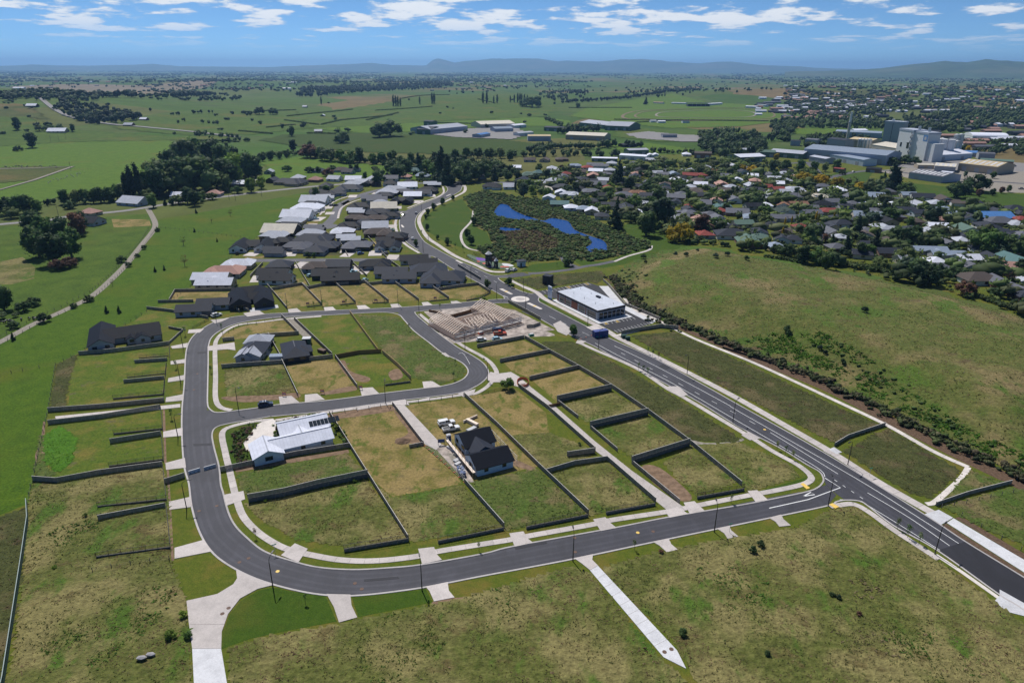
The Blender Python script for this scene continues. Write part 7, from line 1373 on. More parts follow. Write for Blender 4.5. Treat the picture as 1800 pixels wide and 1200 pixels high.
for k in range(10): MB().bar((Lf * .46 + (k % 2) * 3,-.8,2 + k * 2.8),(Lf * .46 + ((k + 1) % 2) * 3,-.8,4.8 + k * 2.8),1.2,.3).build('flight',MT['steel'],st)
for x in (.45,.8): MB().cyl(Lf * x,9,TH - 1,TH + 4,1.6,1.6,12).build('vent',MT['steel'],e)
HPOS.append((p.x + 12,p.y + 12,30))
p,q_ = atf(795,690),atf(925,700); a = math.atan2(q_.y - p.y,q_.x - p.x); Lf = (q_ - p).length
e = empty('factory_tower',(p.x,p.y,0),a,'grey ribbed factory tower behind the white one','factory tower','factory towers'); MB().box(0,Lf * .42,0,16,0,29).build('wall',MT['wall_grey'],e); MB().box(Lf * .45,Lf,0,16,0,29).build('wall',MT['wall_grey'],e); MB().box(-.4,Lf + .4,-.4,16.4,29,31.5).build('parapet',MT['wall_blue'],e); MB().box(Lf * .42,Lf * .45,  .3,15,0,29).build('joint_panel',MT['wall_dark'],e); MB().cyl(Lf * .3,8,31.5,34,2,2,10).build('vent',MT['steel'],e)
p = atf(552,685); e = empty('chimney',(p.x,p.y,0),0,'tall slender tan factory chimney','chimney'); MB().cyl(0,0,0,28,2.2,1.8,14).build('stack',MT['wall_cream'],e); MB().cyl(0,0,28,29.5,2.3,2.3,14).build('ring',MT['wall_grey'],e); MB().cyl(0,0,29.5,43,1.5,1.3,12).build('flue',MT['wall_white'],e)
e = empty('silo_block',(*atf(1090,790),0),fa,'pale curved silo block against the white tower','silo','silos'); 
for k in range(4): MB().cyl(4 + k * 7.0,14,0,22,4.4,4.4,16).build('silo',MT['wall_white'],e)
for k,(x,y,h_) in enumerate([(1205,770,20),(1225,768,18),(1250,765,15),(1272,768,15),(1300,765,24),(1330,762,24),(1310,770,17),(640,735,14),(660,737,14),(680,738,14),(700,738,14)]):
    p = atf(x,y); e = empty('silo',(p.x,p.y,0),0); later(e,'pale upright cylindrical silo','silo','silos',p); MB().cyl(0,0,0,h_,3.4,3.4,14).build('tank',MT['steel'] if k > 3 else MT['wall_white'],e); MB().cyl(0,0,h_,h_ + 1.2,3.4,.5,14).build('dome',MT['steel'],e)
# hall with curved roof
p,q_ = atf(1435,660),atf(1690,665); a = math.atan2(q_.y - p.y,q_.x - p.x); Lf = (q_ - p).length; e = empty('arched_hall',(p.x,p.y,0),a,'white hall with a curved roof behind the factory','hall','industrial buildings'); m = MB(); n = 12
vs = [(x,17 - 17 * math.cos(math.pi * i / n),4 + 5 * math.sin(math.pi * i / n)) for x in (0,Lf) for i in range(n + 1)]; m.add(vs,[(i,i + 1,n + 2 + i,n + 1 + i) for i in range(n)]); m.build('roof',MT['roof_white'],e); MB().box(.2,Lf - .2,.2,33.8,0,4).build('wall',MT['wall_white'],e)
for x in (0,Lf): MB().add([(x,17 - 17 * math.cos(math.pi * i / n),4 + 5 * math.sin(math.pi * i / n)) for i in range(n + 1)],[tuple(range(n + 1))]).build('gable_wall',MT['wall_white'],e)
# industrial buildings north of the estate and by the racecourse
def mid(px0,py0,px1,py1,depth,h,wall,roof,label,**k):
    p,q_ = GT(px0,py0),GT(px1,py1); a = math.atan2(q_.y - p.y,q_.x - p.x); Lf = math.hypot(q_.x - p.x,q_.y - p.y); c = (p + q_) / 2 + Vector((-math.sin(a),math.cos(a),0)) * depth / 2
    HPOS.append((c.x,c.y,Lf * .5)); return shed(None,a,Lf,depth,h,wall,roof,label,loc=(c.x,c.y,(p.z + q_.z) / 2),**k)
mid(757,237,822,230,45,8,'wall_blue','roof_light','long blue shed at the edge of the maize field',doors=6); mid(733,236,757,237,40,8,'wall_green','roof_slate','dark end block of the long blue shed',doors=1); mid(745,223,760,224,15,10,'wall_green','roof_slate','small dark tall building behind the blue shed',doors=1)
mid(845,226,905,224,45,7,'wall_cream','roof_cream','large cream-roofed shed beyond the maize field',doors=3); mid(870,233,902,232,25,6,'wall_blue','roof_blue','blue-grey shed in the industrial yard',doors=2); mid(845,243,862,240,15,5,'wall_blue','roof_brightblue','small blue shed at the edge of the yard',doors=1)
mid(928,248,968,248,18,7,'wall_blue','roof_tan','shed with a yellow roof and blue walls',doors=2); mid(912,240,938,238,14,5,'wall_white','roof_light','small white workshop left of the yellow-roofed shed',doors=1); mid(956,230,996,232,18,6,'wall_green','roof_slate','long low dark green store beside the trees',doors=3); mid(904,226,925,224,18,5,'wall_white','roof_white','white shed at the right end of the yard',doors=1)
mid(994,245,1062,248,35,7,'wall_tan','roof_cream','big pale-roofed warehouse among the trees',doors=3); mid(1063,229,1105,231,60,8,'wall_green','roof_light','large hall with pale blue roof near the racecourse',doors=3); mid(1018,222,1062,227,45,7,'wall_green','roof_light','pale-roofed wing left of the large hall',doors=2)
mid(1105,273,1140,272,16,6,'wall_green','roof_light','grey roofed timber-yard shed',doors=2); mid(1088,280,1135,283,14,5,'wall_white','roof_white','long white shed in the timber yard',doors=3); mid(1040,284,1085,285,10,4,'wall_green','roof_white','low white-roofed row left of the timber yard',doors=3); mid(1220,278,1250,279,16,6,'wall_brick','roof_brown','brown shed right of the timber yard',doors=2); mid(1300,286,1345,284,25,6,'wall_green','roof_white','broad white-roofed shed beside golden trees',doors=3); mid(1308,272,1325,271,14,6,'wall_green','roof_light','small grey-roofed shed behind the broad white one',doors=1); mid(1335,276,1362,277,20,6,'wall_green','roof_green','green roofed shed left of the factory',doors=2); mid(1165,243,1190,243,14,5,'wall_grey','roof_grey','grey sheds in the gravel yard below the racecourse',doors=1); mid(1095,260,1120,259,14,4,'wall_dark','roof_slate','dark low sheds on the green strip',doors=1)
p,q_ = GT(1214,188),GT(1242,187); e = empty('grandstand',((p + q_) / 2),.05,'dark racecourse grandstand beyond the track','grandstand'); Lf = (q_ - p).length; MB().box(-Lf / 2,Lf / 2,0,14,-1,7).build('stand',MT['wall_dark'],e); MB().box(-Lf / 2 - 1,Lf / 2 + 1,-5,15,10,10.6).build('roof',MT['roof_slate'],e)
for i in range(6): MB().box(-Lf / 2 + i * Lf / 5 - .3,-Lf / 2 + i * Lf / 5 + .3,-.4,.2,0,10).build('column',MT['wall_grey'],e)
for k,(a_,b_,h_,rf) in enumerate([((1180,183),(1205,184),4,'light'),((1148,182),(1165,183),4,'pink'),((1246,186),(1270,184),5,'white'),((1157,217),(1170,217),4,'white'),((1144,216),(1154,216),4,'light'),((1200,217),(1212,217),4,'slate'),((1310,190),(1330,191),5,'white'),((1330,187),(1345,188),5,'light')]): later(mid(*a_,*b_,12,h_,'wall_white','roof_' + rf,None,doors=0,name='racecourse_shed',cat='shed'),RN[rf] + '-roofed shed beside the racecourse','shed','racecourse sheds',GT(*a_))

# ------------------------------------------------------------------ single trees (photo survey: foot, height)
for n_,px,py in [('the white factory tower',1590,285),('the mound\'s golden tree',1194,422),('the pond',975,395),('the playground tower',859,467),('the grandstand',1228,190),('the solar-panel house',540,770),('the roundabout',914,526),('the gravel track end',262,366),('the blue container',1052,590),('the left copse',95,450),('the poplar row',237,350),('the maize field',700,255),('the long hedge',1647,446),('the road barriers',356,826),('the main T-junction',1470,860),('the house being built',855,800),('the black-tiled house',215,600),('the cul-de-sac',568,400),('the twin conifers',780,320),('the arched white hall',1740,245),('the hill farm',100,228),('the tan warehouse',1715,300),('the widest driveway',360,1100),('the pointed lane',1190,1150)]: landmark(n_,px,py)
TL = '''70,452,60,b,dark 95,464,56,b,dark 127,454,58,b,green 60,422,52,b,dark 85,428,55,b,green 110,432,50,b,dark 138,414,40,b,bronze 104,474,20,w,bronze 122,470,20,w,bronze 145,407,36,b,dark 12,378,34,b,dark 32,376,32,b,green 50,374,32,b,dark 66,374,26,b,green 20,384,22,w,olive 8,545,46,b,dark 42,547,20,w,dark 60,537,16,w,dark 28,557,10,s,willow 25,577,14,w,dark 4,560,14,s,willow
214,461,12,w,dark 32,229,22,b,dark 57,260,28,b,dark 32,266,10,w,dark 70,231,12,w,olive 88,231,12,w,dark 105,230,10,w,dark 128,232,14,b,dark 115,359,26,b,green 133,359,27,b,olive 150,357,28,b,green 165,357,26,b,green 178,356,27,b,dark 195,355,28,b,green 207,352,30,b,green 123,367,15,w,dark 218,351,30,b,willow 225,353,46,p,pine 237,352,56,p,pine 247,352,60,p,pine 231,351,48,p,pine
262,346,50,b,green 280,345,56,b,dark 300,340,60,w,dark 322,338,62,b,dark 342,337,64,w,dark 362,334,60,b,green 382,332,56,w,dark 400,328,50,b,green 272,322,46,b,willow 300,307,46,b,dark 330,302,56,b,willow 350,292,52,b,green 372,292,48,w,dark 312,292,40,b,green 392,302,46,b,dark 412,322,52,b,lime 422,310,42,w,green 436,314,44,b,dark 450,312,36,b,dark 258,354,22,w,olive 342,362,28,b,dark
270,365,25,b,green 291,361,13,c,dark 314,359,18,w,olive 330,358,30,b,dark 346,357,18,w,green 358,353,18,b,olive 373,351,14,w,olive 442,338,26,b,lime 396,337,30,b,olive 418,340,14,w,green 302,361,14,b,dark 462,284,14,b,dark 476,282,16,b,dark 491,280,15,b,willow 504,278,14,b,dark 516,266,20,b,pine 546,278,26,w,bronze 566,282,26,b,willow 582,284,25,w,willow 600,286,24,b,green 616,287,22,w,green 632,286,26,b,dark 655,289,20,b,green 672,289,22,b,green 690,287,24,b,green 706,292,20,b,willow 722,292,24,b,dark 742,290,20,b,green 765,282,16,b,dark 800,280,18,b,green 820,279,20,b,green 840,278,20,b,dark 860,279,20,b,green 880,278,20,b,willow 896,282,18,b,green 545,262,14,b,dark
692,312,30,w,dark 714,307,30,b,dark 736,302,32,c,pine 776,320,58,c,pine 787,324,50,c,pine 817,320,38,w,dark 842,317,36,w,dark 858,302,22,b,green 766,312,30,b,green 750,302,22,w,green 663,326,24,b,dark 545,304,12,w,dark 560,304,12,b,dark 577,310,15,w,bronze 586,302,12,w,dark 460,332,22,b,lime 556,347,18,b,dark 574,341,16,b,green 481,317,14,b,dark 505,302,12,w,green 642,314,12,b,dark 628,302,14,b,dark 617,304,14,b,dark 800,296,22,c,dark 825,300,20,b,willow 870,318,24,c,pine 893,318,20,b,dark
602,252,20,w,dark 667,242,25,w,dark 686,240,28,w,dark 512,240,19,b,dark 480,202,13,w,dark 456,202,14,w,dark 692,187,18,p,pine 696,187,17,p,pine 700,187,16,p,pine 704,187,14,p,pine 738,184,13,p,pine 760,183,18,p,pine 763.5,183,18,p,pine 849,182,19,p,pine 856,182,18,p,pine 868,182,12,p,pine 874,182,15,p,pine 897,181,12,p,pine 565,184,13,p,pine 904,181,14,p,pine 910,181,16,p,pine 914,181,16,p,pine 917,181,15,p,pine 922,181,14,p,pine 927,181,13,p,pine 925,188,16,w,dark 936,189,19,w,dark 946,188,17,b,dark 1016,190,10,b,dark 930,205,6,w,dark 1135,184,13,c,pine
910,318,20,b,dark 920,347,26,b,bluegrey 906,337,18,p,pine 995,340,16,w,dark 1012,337,18,b,dark 947,305,18,b,dark 986,304,15,b,bronze 1088,324,40,c,pine 1082,324,26,c,pine 1106,337,26,b,dark 1115,362,22,w,green 1156,347,22,w,dark 1166,327,16,b,green 1166,388,30,b,green 1081,402,46,c,pine 1136,414,46,b,dark 1162,399,52,b,pine 1232,412,36,b,bronze 1261,402,22,w,green 1109,390,20,w,dark 1298,411,13,b,bronze 1341,409,18,p,gold 1334,409,14,p,gold 1210,352,18,b,dark 1255,345,16,w,green 1045,352,16,b,dark 1030,360,14,w,green 1140,330,16,b,green 1290,345,20,b,dark 1310,352,20,b,green 1330,360,22,w,dark 1275,372,16,b,dark
1412,322,20,w,gold 1442,324,18,w,gold 1472,328,18,w,gold 1512,335,16,w,gold 1302,302,14,w,gold 1322,304,14,w,gold 1219,303,10,w,lime 1364,282,12,b,gold 1700,268,12,b,gold 1565,337,50,c,pine 1574,337,40,c,pine 1591,342,22,w,dark 1535,339,26,w,willow 1682,347,30,w,dark 1696,341,24,b,dark 1717,337,32,w,dark 1704,342,13,b,bronze 1721,346,14,b,bronze 1744,344,14,b,dark 1760,340,12,b,bronze 1772,338,13,b,dark 1552,379,32,c,pine 1637,394,36,b,pine 1660,367,16,c,dark 1582,369,22,w,willow 1564,387,24,w,green 1505,419,40,c,pine 1486,447,34,c,pine 1536,442,38,c,pine 1419,427,30,b,dark 1436,424,22,b,green 1461,437,26,c,dark 1450,427,16,b,bronze 1434,390,18,p,gold 1438,391,16,p,gold 1465,389,16,p,gold 1379,397,14,p,gold 1391,395,15,p,gold 1375,417,18,p,gold 1587,432,38,w,dark 1570,429,34,b,dark 1606,427,32,b,dark 1727,442,46,w,green 1780,447,38,w,dark 1676,443,16,w,dark 1615,499,44,b,pine 1606,492,38,b,dark 1636,502,40,b,pine 1594,462,30,w,olive 1546,474,22,w,olive 1410,462,32,b,dark 1451,474,34,b,dark 1435,462,28,w,green 1382,449,22,w,dark 1511,452,30,b,dark 1527,452,24,b,green 1695,519,26,w,bronze 1785,542,18,w,dark 1750,522,18,w,dark 1772,522,12,b,bronze 1672,487,22,w,dark 1686,487,18,w,dark 1732,489,20,w,dark 1772,499,24,x,bronze
1358,302,22,b,dark 1380,302,22,b,green 1405,304,24,b,green 1430,302,20,b,green 1450,302,18,b,willow 1470,300,20,b,green 1567,290,15,w,dark 1590,288,16,w,dark 1607,289,14,w,dark 1185,420,10,w,dark 1230,425,12,w,dark 1210,428,9,s,dark 1490,452,14,w,dark 1300,425,14,b,dark 1345,440,14,b,dark 1365,444,16,w,green 1005,320,14,b,dark 1060,318,14,w,dark 1125,312,12,b,dark 1200,330,14,w,green 1350,325,14,w,dark 1400,345,16,b,dark 1420,375,16,w,dark 1480,365,16,b,green 1520,385,18,w,dark 1600,400,20,b,green 1650,420,18,b,dark 1690,460,18,w,dark 1620,385,14,p,pine 1760,430,22,b,dark 1800,480,26,w,dark'''
KD = dict(b='broad',w='wide',p='poplar',c='conifer',s='shrub',x='bare')
WD = dict(w=1.25,b=1.05,p=1.0,c=1.15,s=1.2,x=1.0)
for l in TL.split():
    a = l.split(','); treepx(float(a[0]),float(a[1]),float(a[2]),KD[a[3]],a[4],WD[a[3]])
treepx(1194,424,33,'wide','gold',1.25,'large golden yellow tree standing beside the grassy mound')
# street and park trees
for px,py,h,k,lf in [(390,581,3.2,'sapling','green'),(326,590,4,'sapling','green'),(310,648,3.4,'sapling','green'),(302,736,3.6,'sapling','green'),(371,655,3,'sapling','green'),(719,582,3.4,'sapling','green'),(773,544,3.4,'sapling','lime'),(797,667,3.4,'sapling','dark'),(800,641,2.4,'sapling','green'),(891,684,4.6,'shrub','green'),(450,945,2.8,'sapling','bronze'),(537,1060,2.6,'sapling','green'),(842,968,2.6,'sapling','olive'),(1115,966,2.8,'sapling','olive'),(1285,884,2.6,'sapling','olive'),(1365.6,790,3,'sapling','olive'),(1380,799,3,'sapling','green'),(1393,807.5,3,'sapling','olive'),(1577,930,3.2,'sapling','olive'),(1595,945,3.6,'sapling','green'),(1615,956,3.2,'sapling','willow'),(1122,651,3,'sapling','green'),(1130,655,3,'sapling','green'),(1138,659,3,'sapling','green'),(1139,622,3,'sapling','green'),(1147,627,3.4,'sapling','dark'),(1157,631,3,'sapling','bronze'),(1008,590,5.2,'broad','green'),(857,506,5,'broad','dark'),(895,501,4.4,'broad','dark'),(901,506,2.4,'shrub','dark'),(891,499,2.6,'shrub','green'),(998,467,5.5,'wide','dark'),(979,468,2,'sapling','dark'),(929,466,2.5,'sapling','bronze'),
                        (763,369,6,'broad','dark'),(752,378,5.5,'broad','dark'),(749,385,4,'broad','dark'),(778,360,6,'broad','dark'),(796,352,5,'broad','dark'),(833,396,7,'broad','dark'),(822,419,7,'broad','dark'),(828,430,6.5,'broad','dark'),(751,405,5,'broad','dark'),(769,421,3.5,'broad','green'),(786,431,5,'broad','dark'),(793,434,4,'sapling','dark'),(800,438,4,'sapling','dark'),(814,443,4.4,'sapling','dark'),(731,433,4.5,'broad','dark'),(741,412,3,'sapling','green'),(542,452,3.5,'shrub','dark'),(553,452,3,'shrub','green'),(567,538,3,'sapling','green'),(609,536,3,'sapling','green'),(676,533,2.5,'sapling','green'),(552,540,3,'sapling','green'),(850,532,3,'shrub','lime'),
                        (345,375,3.8,'conifer','dark'),(405,380,5,'bare','bronze'),(325,468,6.5,'bare','bronze'),(323,432,6,'bare','willow'),(372,392,4,'bare','willow'),(342,408,3,'conifer','dark'),(289,475,3,'conifer','dark'),(273,478,3,'conifer','dark'),(188,550,3.5,'conifer','dark'),(210,550,3.5,'conifer','dark'),(382,425,2.5,'conifer','dark'),(198,502,3.5,'bare','olive'),(78,566,4.5,'wide','dark'),(157,530,3.5,'wide','olive'),(242,452,2.4,'wide','dark'),(227,469,3,'wide','dark'),(254,438,3,'wide','dark'),(277,407,3,'wide','dark'),(24,598,3.5,'conifer','dark'),(130,541,2.6,'wide','dark')]:
    tree(px,py,h,k,lf,world=G(px,py),width=1.0 if k != 'wide' else 1.1)
# lone shrubs in the rough ground and on the mound
for px,py,h,lf,lab in [(1322,970,1.7,'dark','dark round shrub in the rough lot, left of a close pair'),(1337,960,1.6,'dark','dark round shrub in the rough lot, right of a close pair'),(1202,1116,1.6,'dark','dark round shrub just above the tip of the concrete lane'),(1462,1048,1.0,'dark','small dark shrub in the middle of the lower right rough ground'),(1474,1052,1.0,'pine','small blackish shrub touching the one in the lower right'),(1510,1082,.9,'bronze','small brown bush in the lower right rough ground'),(1350,1152,1.1,'dark','low dark bush near the bottom edge right of the lane'),(320,1085,1.5,'lime','spiky green tussock beside the lower left driveway, uppermost'),(302,1122,2.0,'lime','largest spiky green tussock left of the lower left driveway'),(331,1120,1.4,'green','spiky tussock touching the lower left driveway'),(1162,972,.9,'bronze','small brown shrub at the foot of a driveway apron'),(97,1000,1.0,'lime','small bright shrub in the rough western lot'),(150,908,.9,'lime','tiny bright shrub beside the western railing wall'),(624,848,1.0,'lime','bright weed clump against the retaining wall'),(467,882,.8,'lime','bright weed clump at the left end of the retaining wall'),(1018,783,1.0,'dark','small dark shrub left of the concrete lane')]:
    tree(px,py,h,'shrub',lf,1.2,lab,world=(*G(px,py),.15),group='shrubs in the rough ground')
for px,py,h in [(1519,549,3),(1131,455,3.4),(1135,463,2),(1187,449,2.5),(1206,451,3),(1258,453,3),(1278,450,3),(1312,458,3),(1226,442,2),(1384,583,3),(1385,588,2.4),(1440,615,2.4),(1450,622,2),(1480,640,2.4)]:
    tree(px,py,h,'shrub',rnd.choice(['dark','bluegrey','pine']),1.0,group='shrubs on the mound')
for pxs in [(1377,1050)]: pass
# random garden trees of the town, kept clear of roofs
q = random.Random(21); n = 0; tries = 0; HP = np.array(HPOS)
while n < 88 and tries < 4000:
    tries += 1; px = q.uniform(905,1800); py = q.uniform(300 + max(0,(px - 1300) * .02),345 + max(0,(px - 900) * .2)); p = G(px,py)
    if np.min(np.hypot(HP[:,0] - p.x,HP[:,1] - p.y) - HP[:,2]) < 1.5 or any(math.hypot(t_[0] - p.x,t_[1] - p.y) < 7 for t_ in TREES): continue
    if inpoly(np.array([p.x]),np.array([p.y]),MOUND)[0] or (1490 < px and 318 < py < 372 and py < 318 + (px - 1490) * .25) : continue
    tree(px,py,q.uniform(3.5,9),q.choice(['broad','wide','broad','wide','conifer']),q.choice(['dark','green','dark','green','olive','green','bluegrey','lime']),1.1,world=G(px,py)); n += 1

# ------------------------------------------------------------------ planting that nobody could count
def pal(n,cs,seed,lo=.65,hi=1.35):
    r_ = np.random.RandomState(seed); c = np.array(cs)[r_.randint(0,len(cs),n)]; return c * r_.uniform(lo,hi,(n,1))
POND = [(869,375),(872,367),(880,359),(893,361),(900,368),(918,377),(933,382),(955,388),(969,383.5),(985,386),(1000,390),(1010,404),(1040,416),(1058,422),(1066,430),(1066,441),(1050,439),(1036,444),(1029,436),(1040,428),(1034,418),(1015,412),(995,412),(975,401),(960,391),(937,387),(902,386),(880,381)]
slab('pond',POND,MT['water'],.05,-.05,smooth=3); slab('pond',[(878,400),(895,401),(915,403),(910,405),(893,405.5),(881,407)],MT['water'],.052,-.05,smooth=3)
WET = [(814,347),(850,335),(900,345),(960,352),(1010,370),(1060,395),(1100,415),(1140,425),(1140,436),(1085,450),(1040,460),(990,456),(900,463),(845,446),(838,438),(867,430),(857,406),(836,398),(833,375),(820,355)]
slab('wetland_ground',WET,MT['rough_dark'],.03)
pw = [tuple(p) for p in spline([G(*p) for p in POND],3,True)]; pw2 = [tuple(p) for p in [G(*q_) for q_ in [(876,399),(915,402),(910,407),(880,408)]]]
dry = lambda x,y: ~inpoly(x,y,pw) & (segdist(x,y,pw) > .9) & ~inpoly(x,y,pw2)
P = scatter_poly(WET,3000,3,False,dry); reedpoly = [tuple(G(*q_)) for q_ in [(880,408),(905,403),(950,408),(985,425),(975,440),(930,445),(895,432)]]
isr = inpoly(P[:,0],P[:,1],reedpoly); B = P[~isr]; n = len(B); r_ = np.random.RandomState(2)
mass('wetland_shrubbery',B,r_.uniform(.7,1.9,n) * (.6 + .8 * fbm(B[:,0] / 9,B[:,1] / 9,2)),r_.uniform(1.4,3.0,n),pal(n,[(.042,.075,.022),(.06,.1,.028),(.08,.118,.036),(.036,.06,.022),(.075,.09,.036)],2),MT['mass'],'dense low shrubs planted all round the pond','shrubbery',14,2,5)
B = P[isr]; n = len(B); mass('reeds',B,r_.uniform(.8,1.4,n),r_.uniform(1.5,2.5,n),pal(n,[(.09,.075,.035),(.11,.085,.05),(.06,.065,.025),(.1,.06,.045)],3),MT['mass'],'brown and green reed bed inside the pond planting','reeds',14,1,6)
EDGE = along([(868,378),(880,357),(900,366),(935,380),(955,386),(970,381),(1005,392),(1045,414),(1068,428),(1068,442),(1040,446),(1027,437),(1012,415),(990,414),(960,394),(930,389),(890,386)],.9,.7,9); EDGE = EDGE[dry(EDGE[:,0],EDGE[:,1])]
n = len(EDGE); mass('pond_edge_reeds',EDGE,r_.uniform(.7,1.3,n),r_.uniform(.9,1.6,n),pal(n,[(.05,.055,.02),(.09,.08,.04),(.04,.05,.02)],4),MT['mass'],'low reeds along the water edge of the pond','reeds',8,1,7)
# strip of native planting between path and mound
S = np.concatenate([along([(1075,488),(1095,512),(1118,536),(1160,553),(1215,577),(1330,626),(1450,672),(1560,728),(1700,796),(1830,858)],.45,1.3,5),along([(1098,505),(1112,520),(1135,543),(1165,556)],.6,2.0,6),along([(1150,560),(1172,570),(1200,580)],.7,1.8,8)])
n = len(S); S[:,2] += 0.02; mass('planting_strip',S,r_.uniform(.7,2.0,n),r_.uniform(1.2,2.6,n),pal(n,[(.04,.055,.02),(.055,.07,.025),(.03,.04,.016),(.08,.075,.04),(.06,.05,.03)],5),MT['mass'],'strip of young native shrubs along the foot of the mound','shrubbery',12,2,8)
ribbon('bark_strip',[(1075,489),(1100,520),(1150,557),(1215,582),(1330,632),(1450,680),(1560,736),(1700,806),(1830,868)],5.5,MT['bark'],.028,-.02)
# gorse-like dark scrub on the mound slope
S = np.concatenate([scatter_poly([(1090,470),(1130,478),(1150,500),(1120,505),(1095,490)],30,3),scatter_poly([(1400,600),(1450,590),(1560,650),(1640,700),(1700,760),(1650,750),(1560,700),(1470,650)],40,4),scatter_poly([(1560,700),(1700,760),(1800,810),(1800,840),(1680,790)],25,5)])
n = len(S); mass('mound_scrub',S,r_.uniform(.5,1.1,n),r_.uniform(1.2,2.6,n),pal(n,[(.045,.075,.02),(.055,.085,.022)],6),MT['mass'],'patches of dark low scrub on the mound slope','scrub',12,1,9)
# garden beds of the white-roofed house
S = np.concatenate([scatter_poly([(410,765),(420,758),(440,748),(455,745),(452,750),(430,776),(436,812),(418,816),(409,790)],130,6,False),along([(487,745),(530,735),(565,728)],.5,.25,7),along([(580,735),(600,768),(612,784)],.5,.5,8),along([(486,750),(489,768)],.5,.3,9)])
n = len(S); mass('garden_planting',S,r_.uniform(.5,1.2,n),r_.uniform(.7,1.4,n),pal(n,[(.035,.06,.018),(.05,.085,.02),(.09,.12,.02),(.07,.04,.03)],7),MT['mass'],'dark mixed planting round the solar-panel house','garden planting',12,1,10)
# clipped hedges
def hedge(label,pxs,h,w_,cs,seed):
    S = along(pxs,.55,w_ * .22,seed); n = len(S); r2 = np.random.RandomState(seed); o = mass('hedge',S,np.full(n,h) * r2.uniform(.85,1.1,n),np.full(n,w_) * r2.uniform(.8,1.1,n),pal(n,cs,seed),MT['mass'],label,'hedge',10,1,seed); o['kind'] = 'thing'; o['group'] = 'hedges'; return o
DK = [(.03,.05,.016),(.04,.065,.02),(.05,.07,.025)]
hedge('long clipped hedge between the mound and the town lawn',[(1468,462),(1500,470),(1545,478),(1602,490)],3.0,3.0,DK,31); hedge('low dark hedge along the right end of the mound',[(1690,512),(1740,530),(1800,552)],2.0,2.2,DK,32); hedge('dark hedge beside the mound at the old town edge',[(1345,452),(1385,458),(1420,466)],2.0,2.0,DK,33)
hedge('clipped hedge left of the two dark conifers',[(736,319),(770,320)],3,3,DK,34); hedge('narrow hedge row between two bright paddocks',[(659,297),(668,312)],3,3.5,DK,35)
for i,(a,b) in enumerate([((505,205),(620,193)),((660,195),(760,188)),((500,212),(560,220)),((565,220),(600,212)),((600,212),(690,203)),((470,225),(518,220)),((1080,211),(1350,214)),((1000,190),(1110,190)),((1120,216),(1180,213)),((840,175),(870,182)),((340,248),(420,250)),((420,231),(480,236)),((540,235),(590,236)),((770,217),(860,219)),((645,212),(700,199)),((705,174),(790,167)),((455,196),(520,194))]):
    e = hedge('x',[a,b],2.4,3.0,DK,40 + i); later(e,'thin dark farm hedge line','hedge','farm hedges',GT(*a))
# woods and shelterbelts of the plain
FAR = []
def wood(pxs,n,h0,h1,cs,seed): S = scatter_poly(pxs,n,seed); r2 = np.random.RandomState(seed); FAR.append((S,r2.uniform(h0,h1,n),r2.uniform(.55,.9,n) * r2.uniform(h0,h1,n),pal(n,cs,seed)))
def belt(pxs,step,h0,h1,cs,seed,jit=3): S = along(pxs,step,jit,seed); n = len(S); r2 = np.random.RandomState(seed); FAR.append((S,r2.uniform(h0,h1,n),r2.uniform(.6,.95,n) * (h0 + h1) / 2,pal(n,cs,seed)))
PN = [(.014,.028,.014),(.02,.036,.016),(.012,.022,.012)]; MX = [(.03,.05,.018),(.04,.065,.02),(.02,.038,.016),(.055,.08,.028)]
S = scatter_poly([(522,172),(530,158),(600,154),(700,150),(790,148),(796,154),(700,160),(600,167),(545,173)],520,51); n = len(S); mass('pine_wood',S,r_.uniform(14,20,n),r_.uniform(9,13,n),pal(n,PN,51),MT['mass'],'dense dark pine plantation across the middle distance','pine wood',8,2,51)
wood([(98,196),(110,178),(180,190),(245,205),(240,215),(180,220),(140,215)],130,8,14,PN + MX[:1],52); belt([(0,172),(60,176),(135,178)],12,8,13,MX,53,8); belt([(95,172),(160,172),(245,172)],10,12,18,PN,54,8); belt([(300,172),(370,168)],10,14,18,PN,55,6); belt([(328,200),(378,200)],9,7,10,MX,56,4); belt([(410,201),(460,202)],9,8,11,MX,57,4); belt([(322,214),(392,220)],14,5,8,MX,58,8); belt([(340,237),(420,243)],7,5,8,MX,59,4); belt([(375,254),(425,248),(440,250)],7,5,8,MX,60,4)
belt([(995,181),(1100,174),(1180,162),(1212,158)],8,9,14,PN,61,5); wood([(940,178),(960,160),(1030,158),(1035,178),(990,182)],110,9,15,MX + PN,62); wood([(1085,172),(1160,155),(1240,152),(1225,165),(1150,175)],100,9,14,PN + MX,63)
belt([(940,270),(960,262),(1000,262),(1040,262),(1075,258),(1130,260)],5,7,11,MX,64,5); belt([(905,276),(960,275),(1040,274),(1090,276)],5,6,10,MX,65,5); wood([(1225,262),(1240,248),(1330,240),(1345,255),(1340,275),(1260,278)],150,8,13,MX,66); belt([(1140,268),(1230,272),(1300,270)],6,5,8,MX,67,4); wood([(1225,240),(1280,232),(1300,236),(1240,246)],60,7,12,MX,68)
wood([(1350,250),(1360,215),(1480,205),(1560,215),(1640,222),(1640,232),(1560,228),(1400,226),(1390,250)],330,7,13,MX,69); wood([(1560,226),(1640,236),(1700,232),(1830,215),(1830,195),(1700,196),(1620,205),(1560,212)],460,8,15,MX,70); wood([(1380,208),(1390,180),(1500,185),(1560,190),(1560,206),(1450,206)],240,6,11,MX,71); wood([(1640,262),(1700,250),(1830,248),(1830,275),(1700,272)],120,5,9,MX,72)
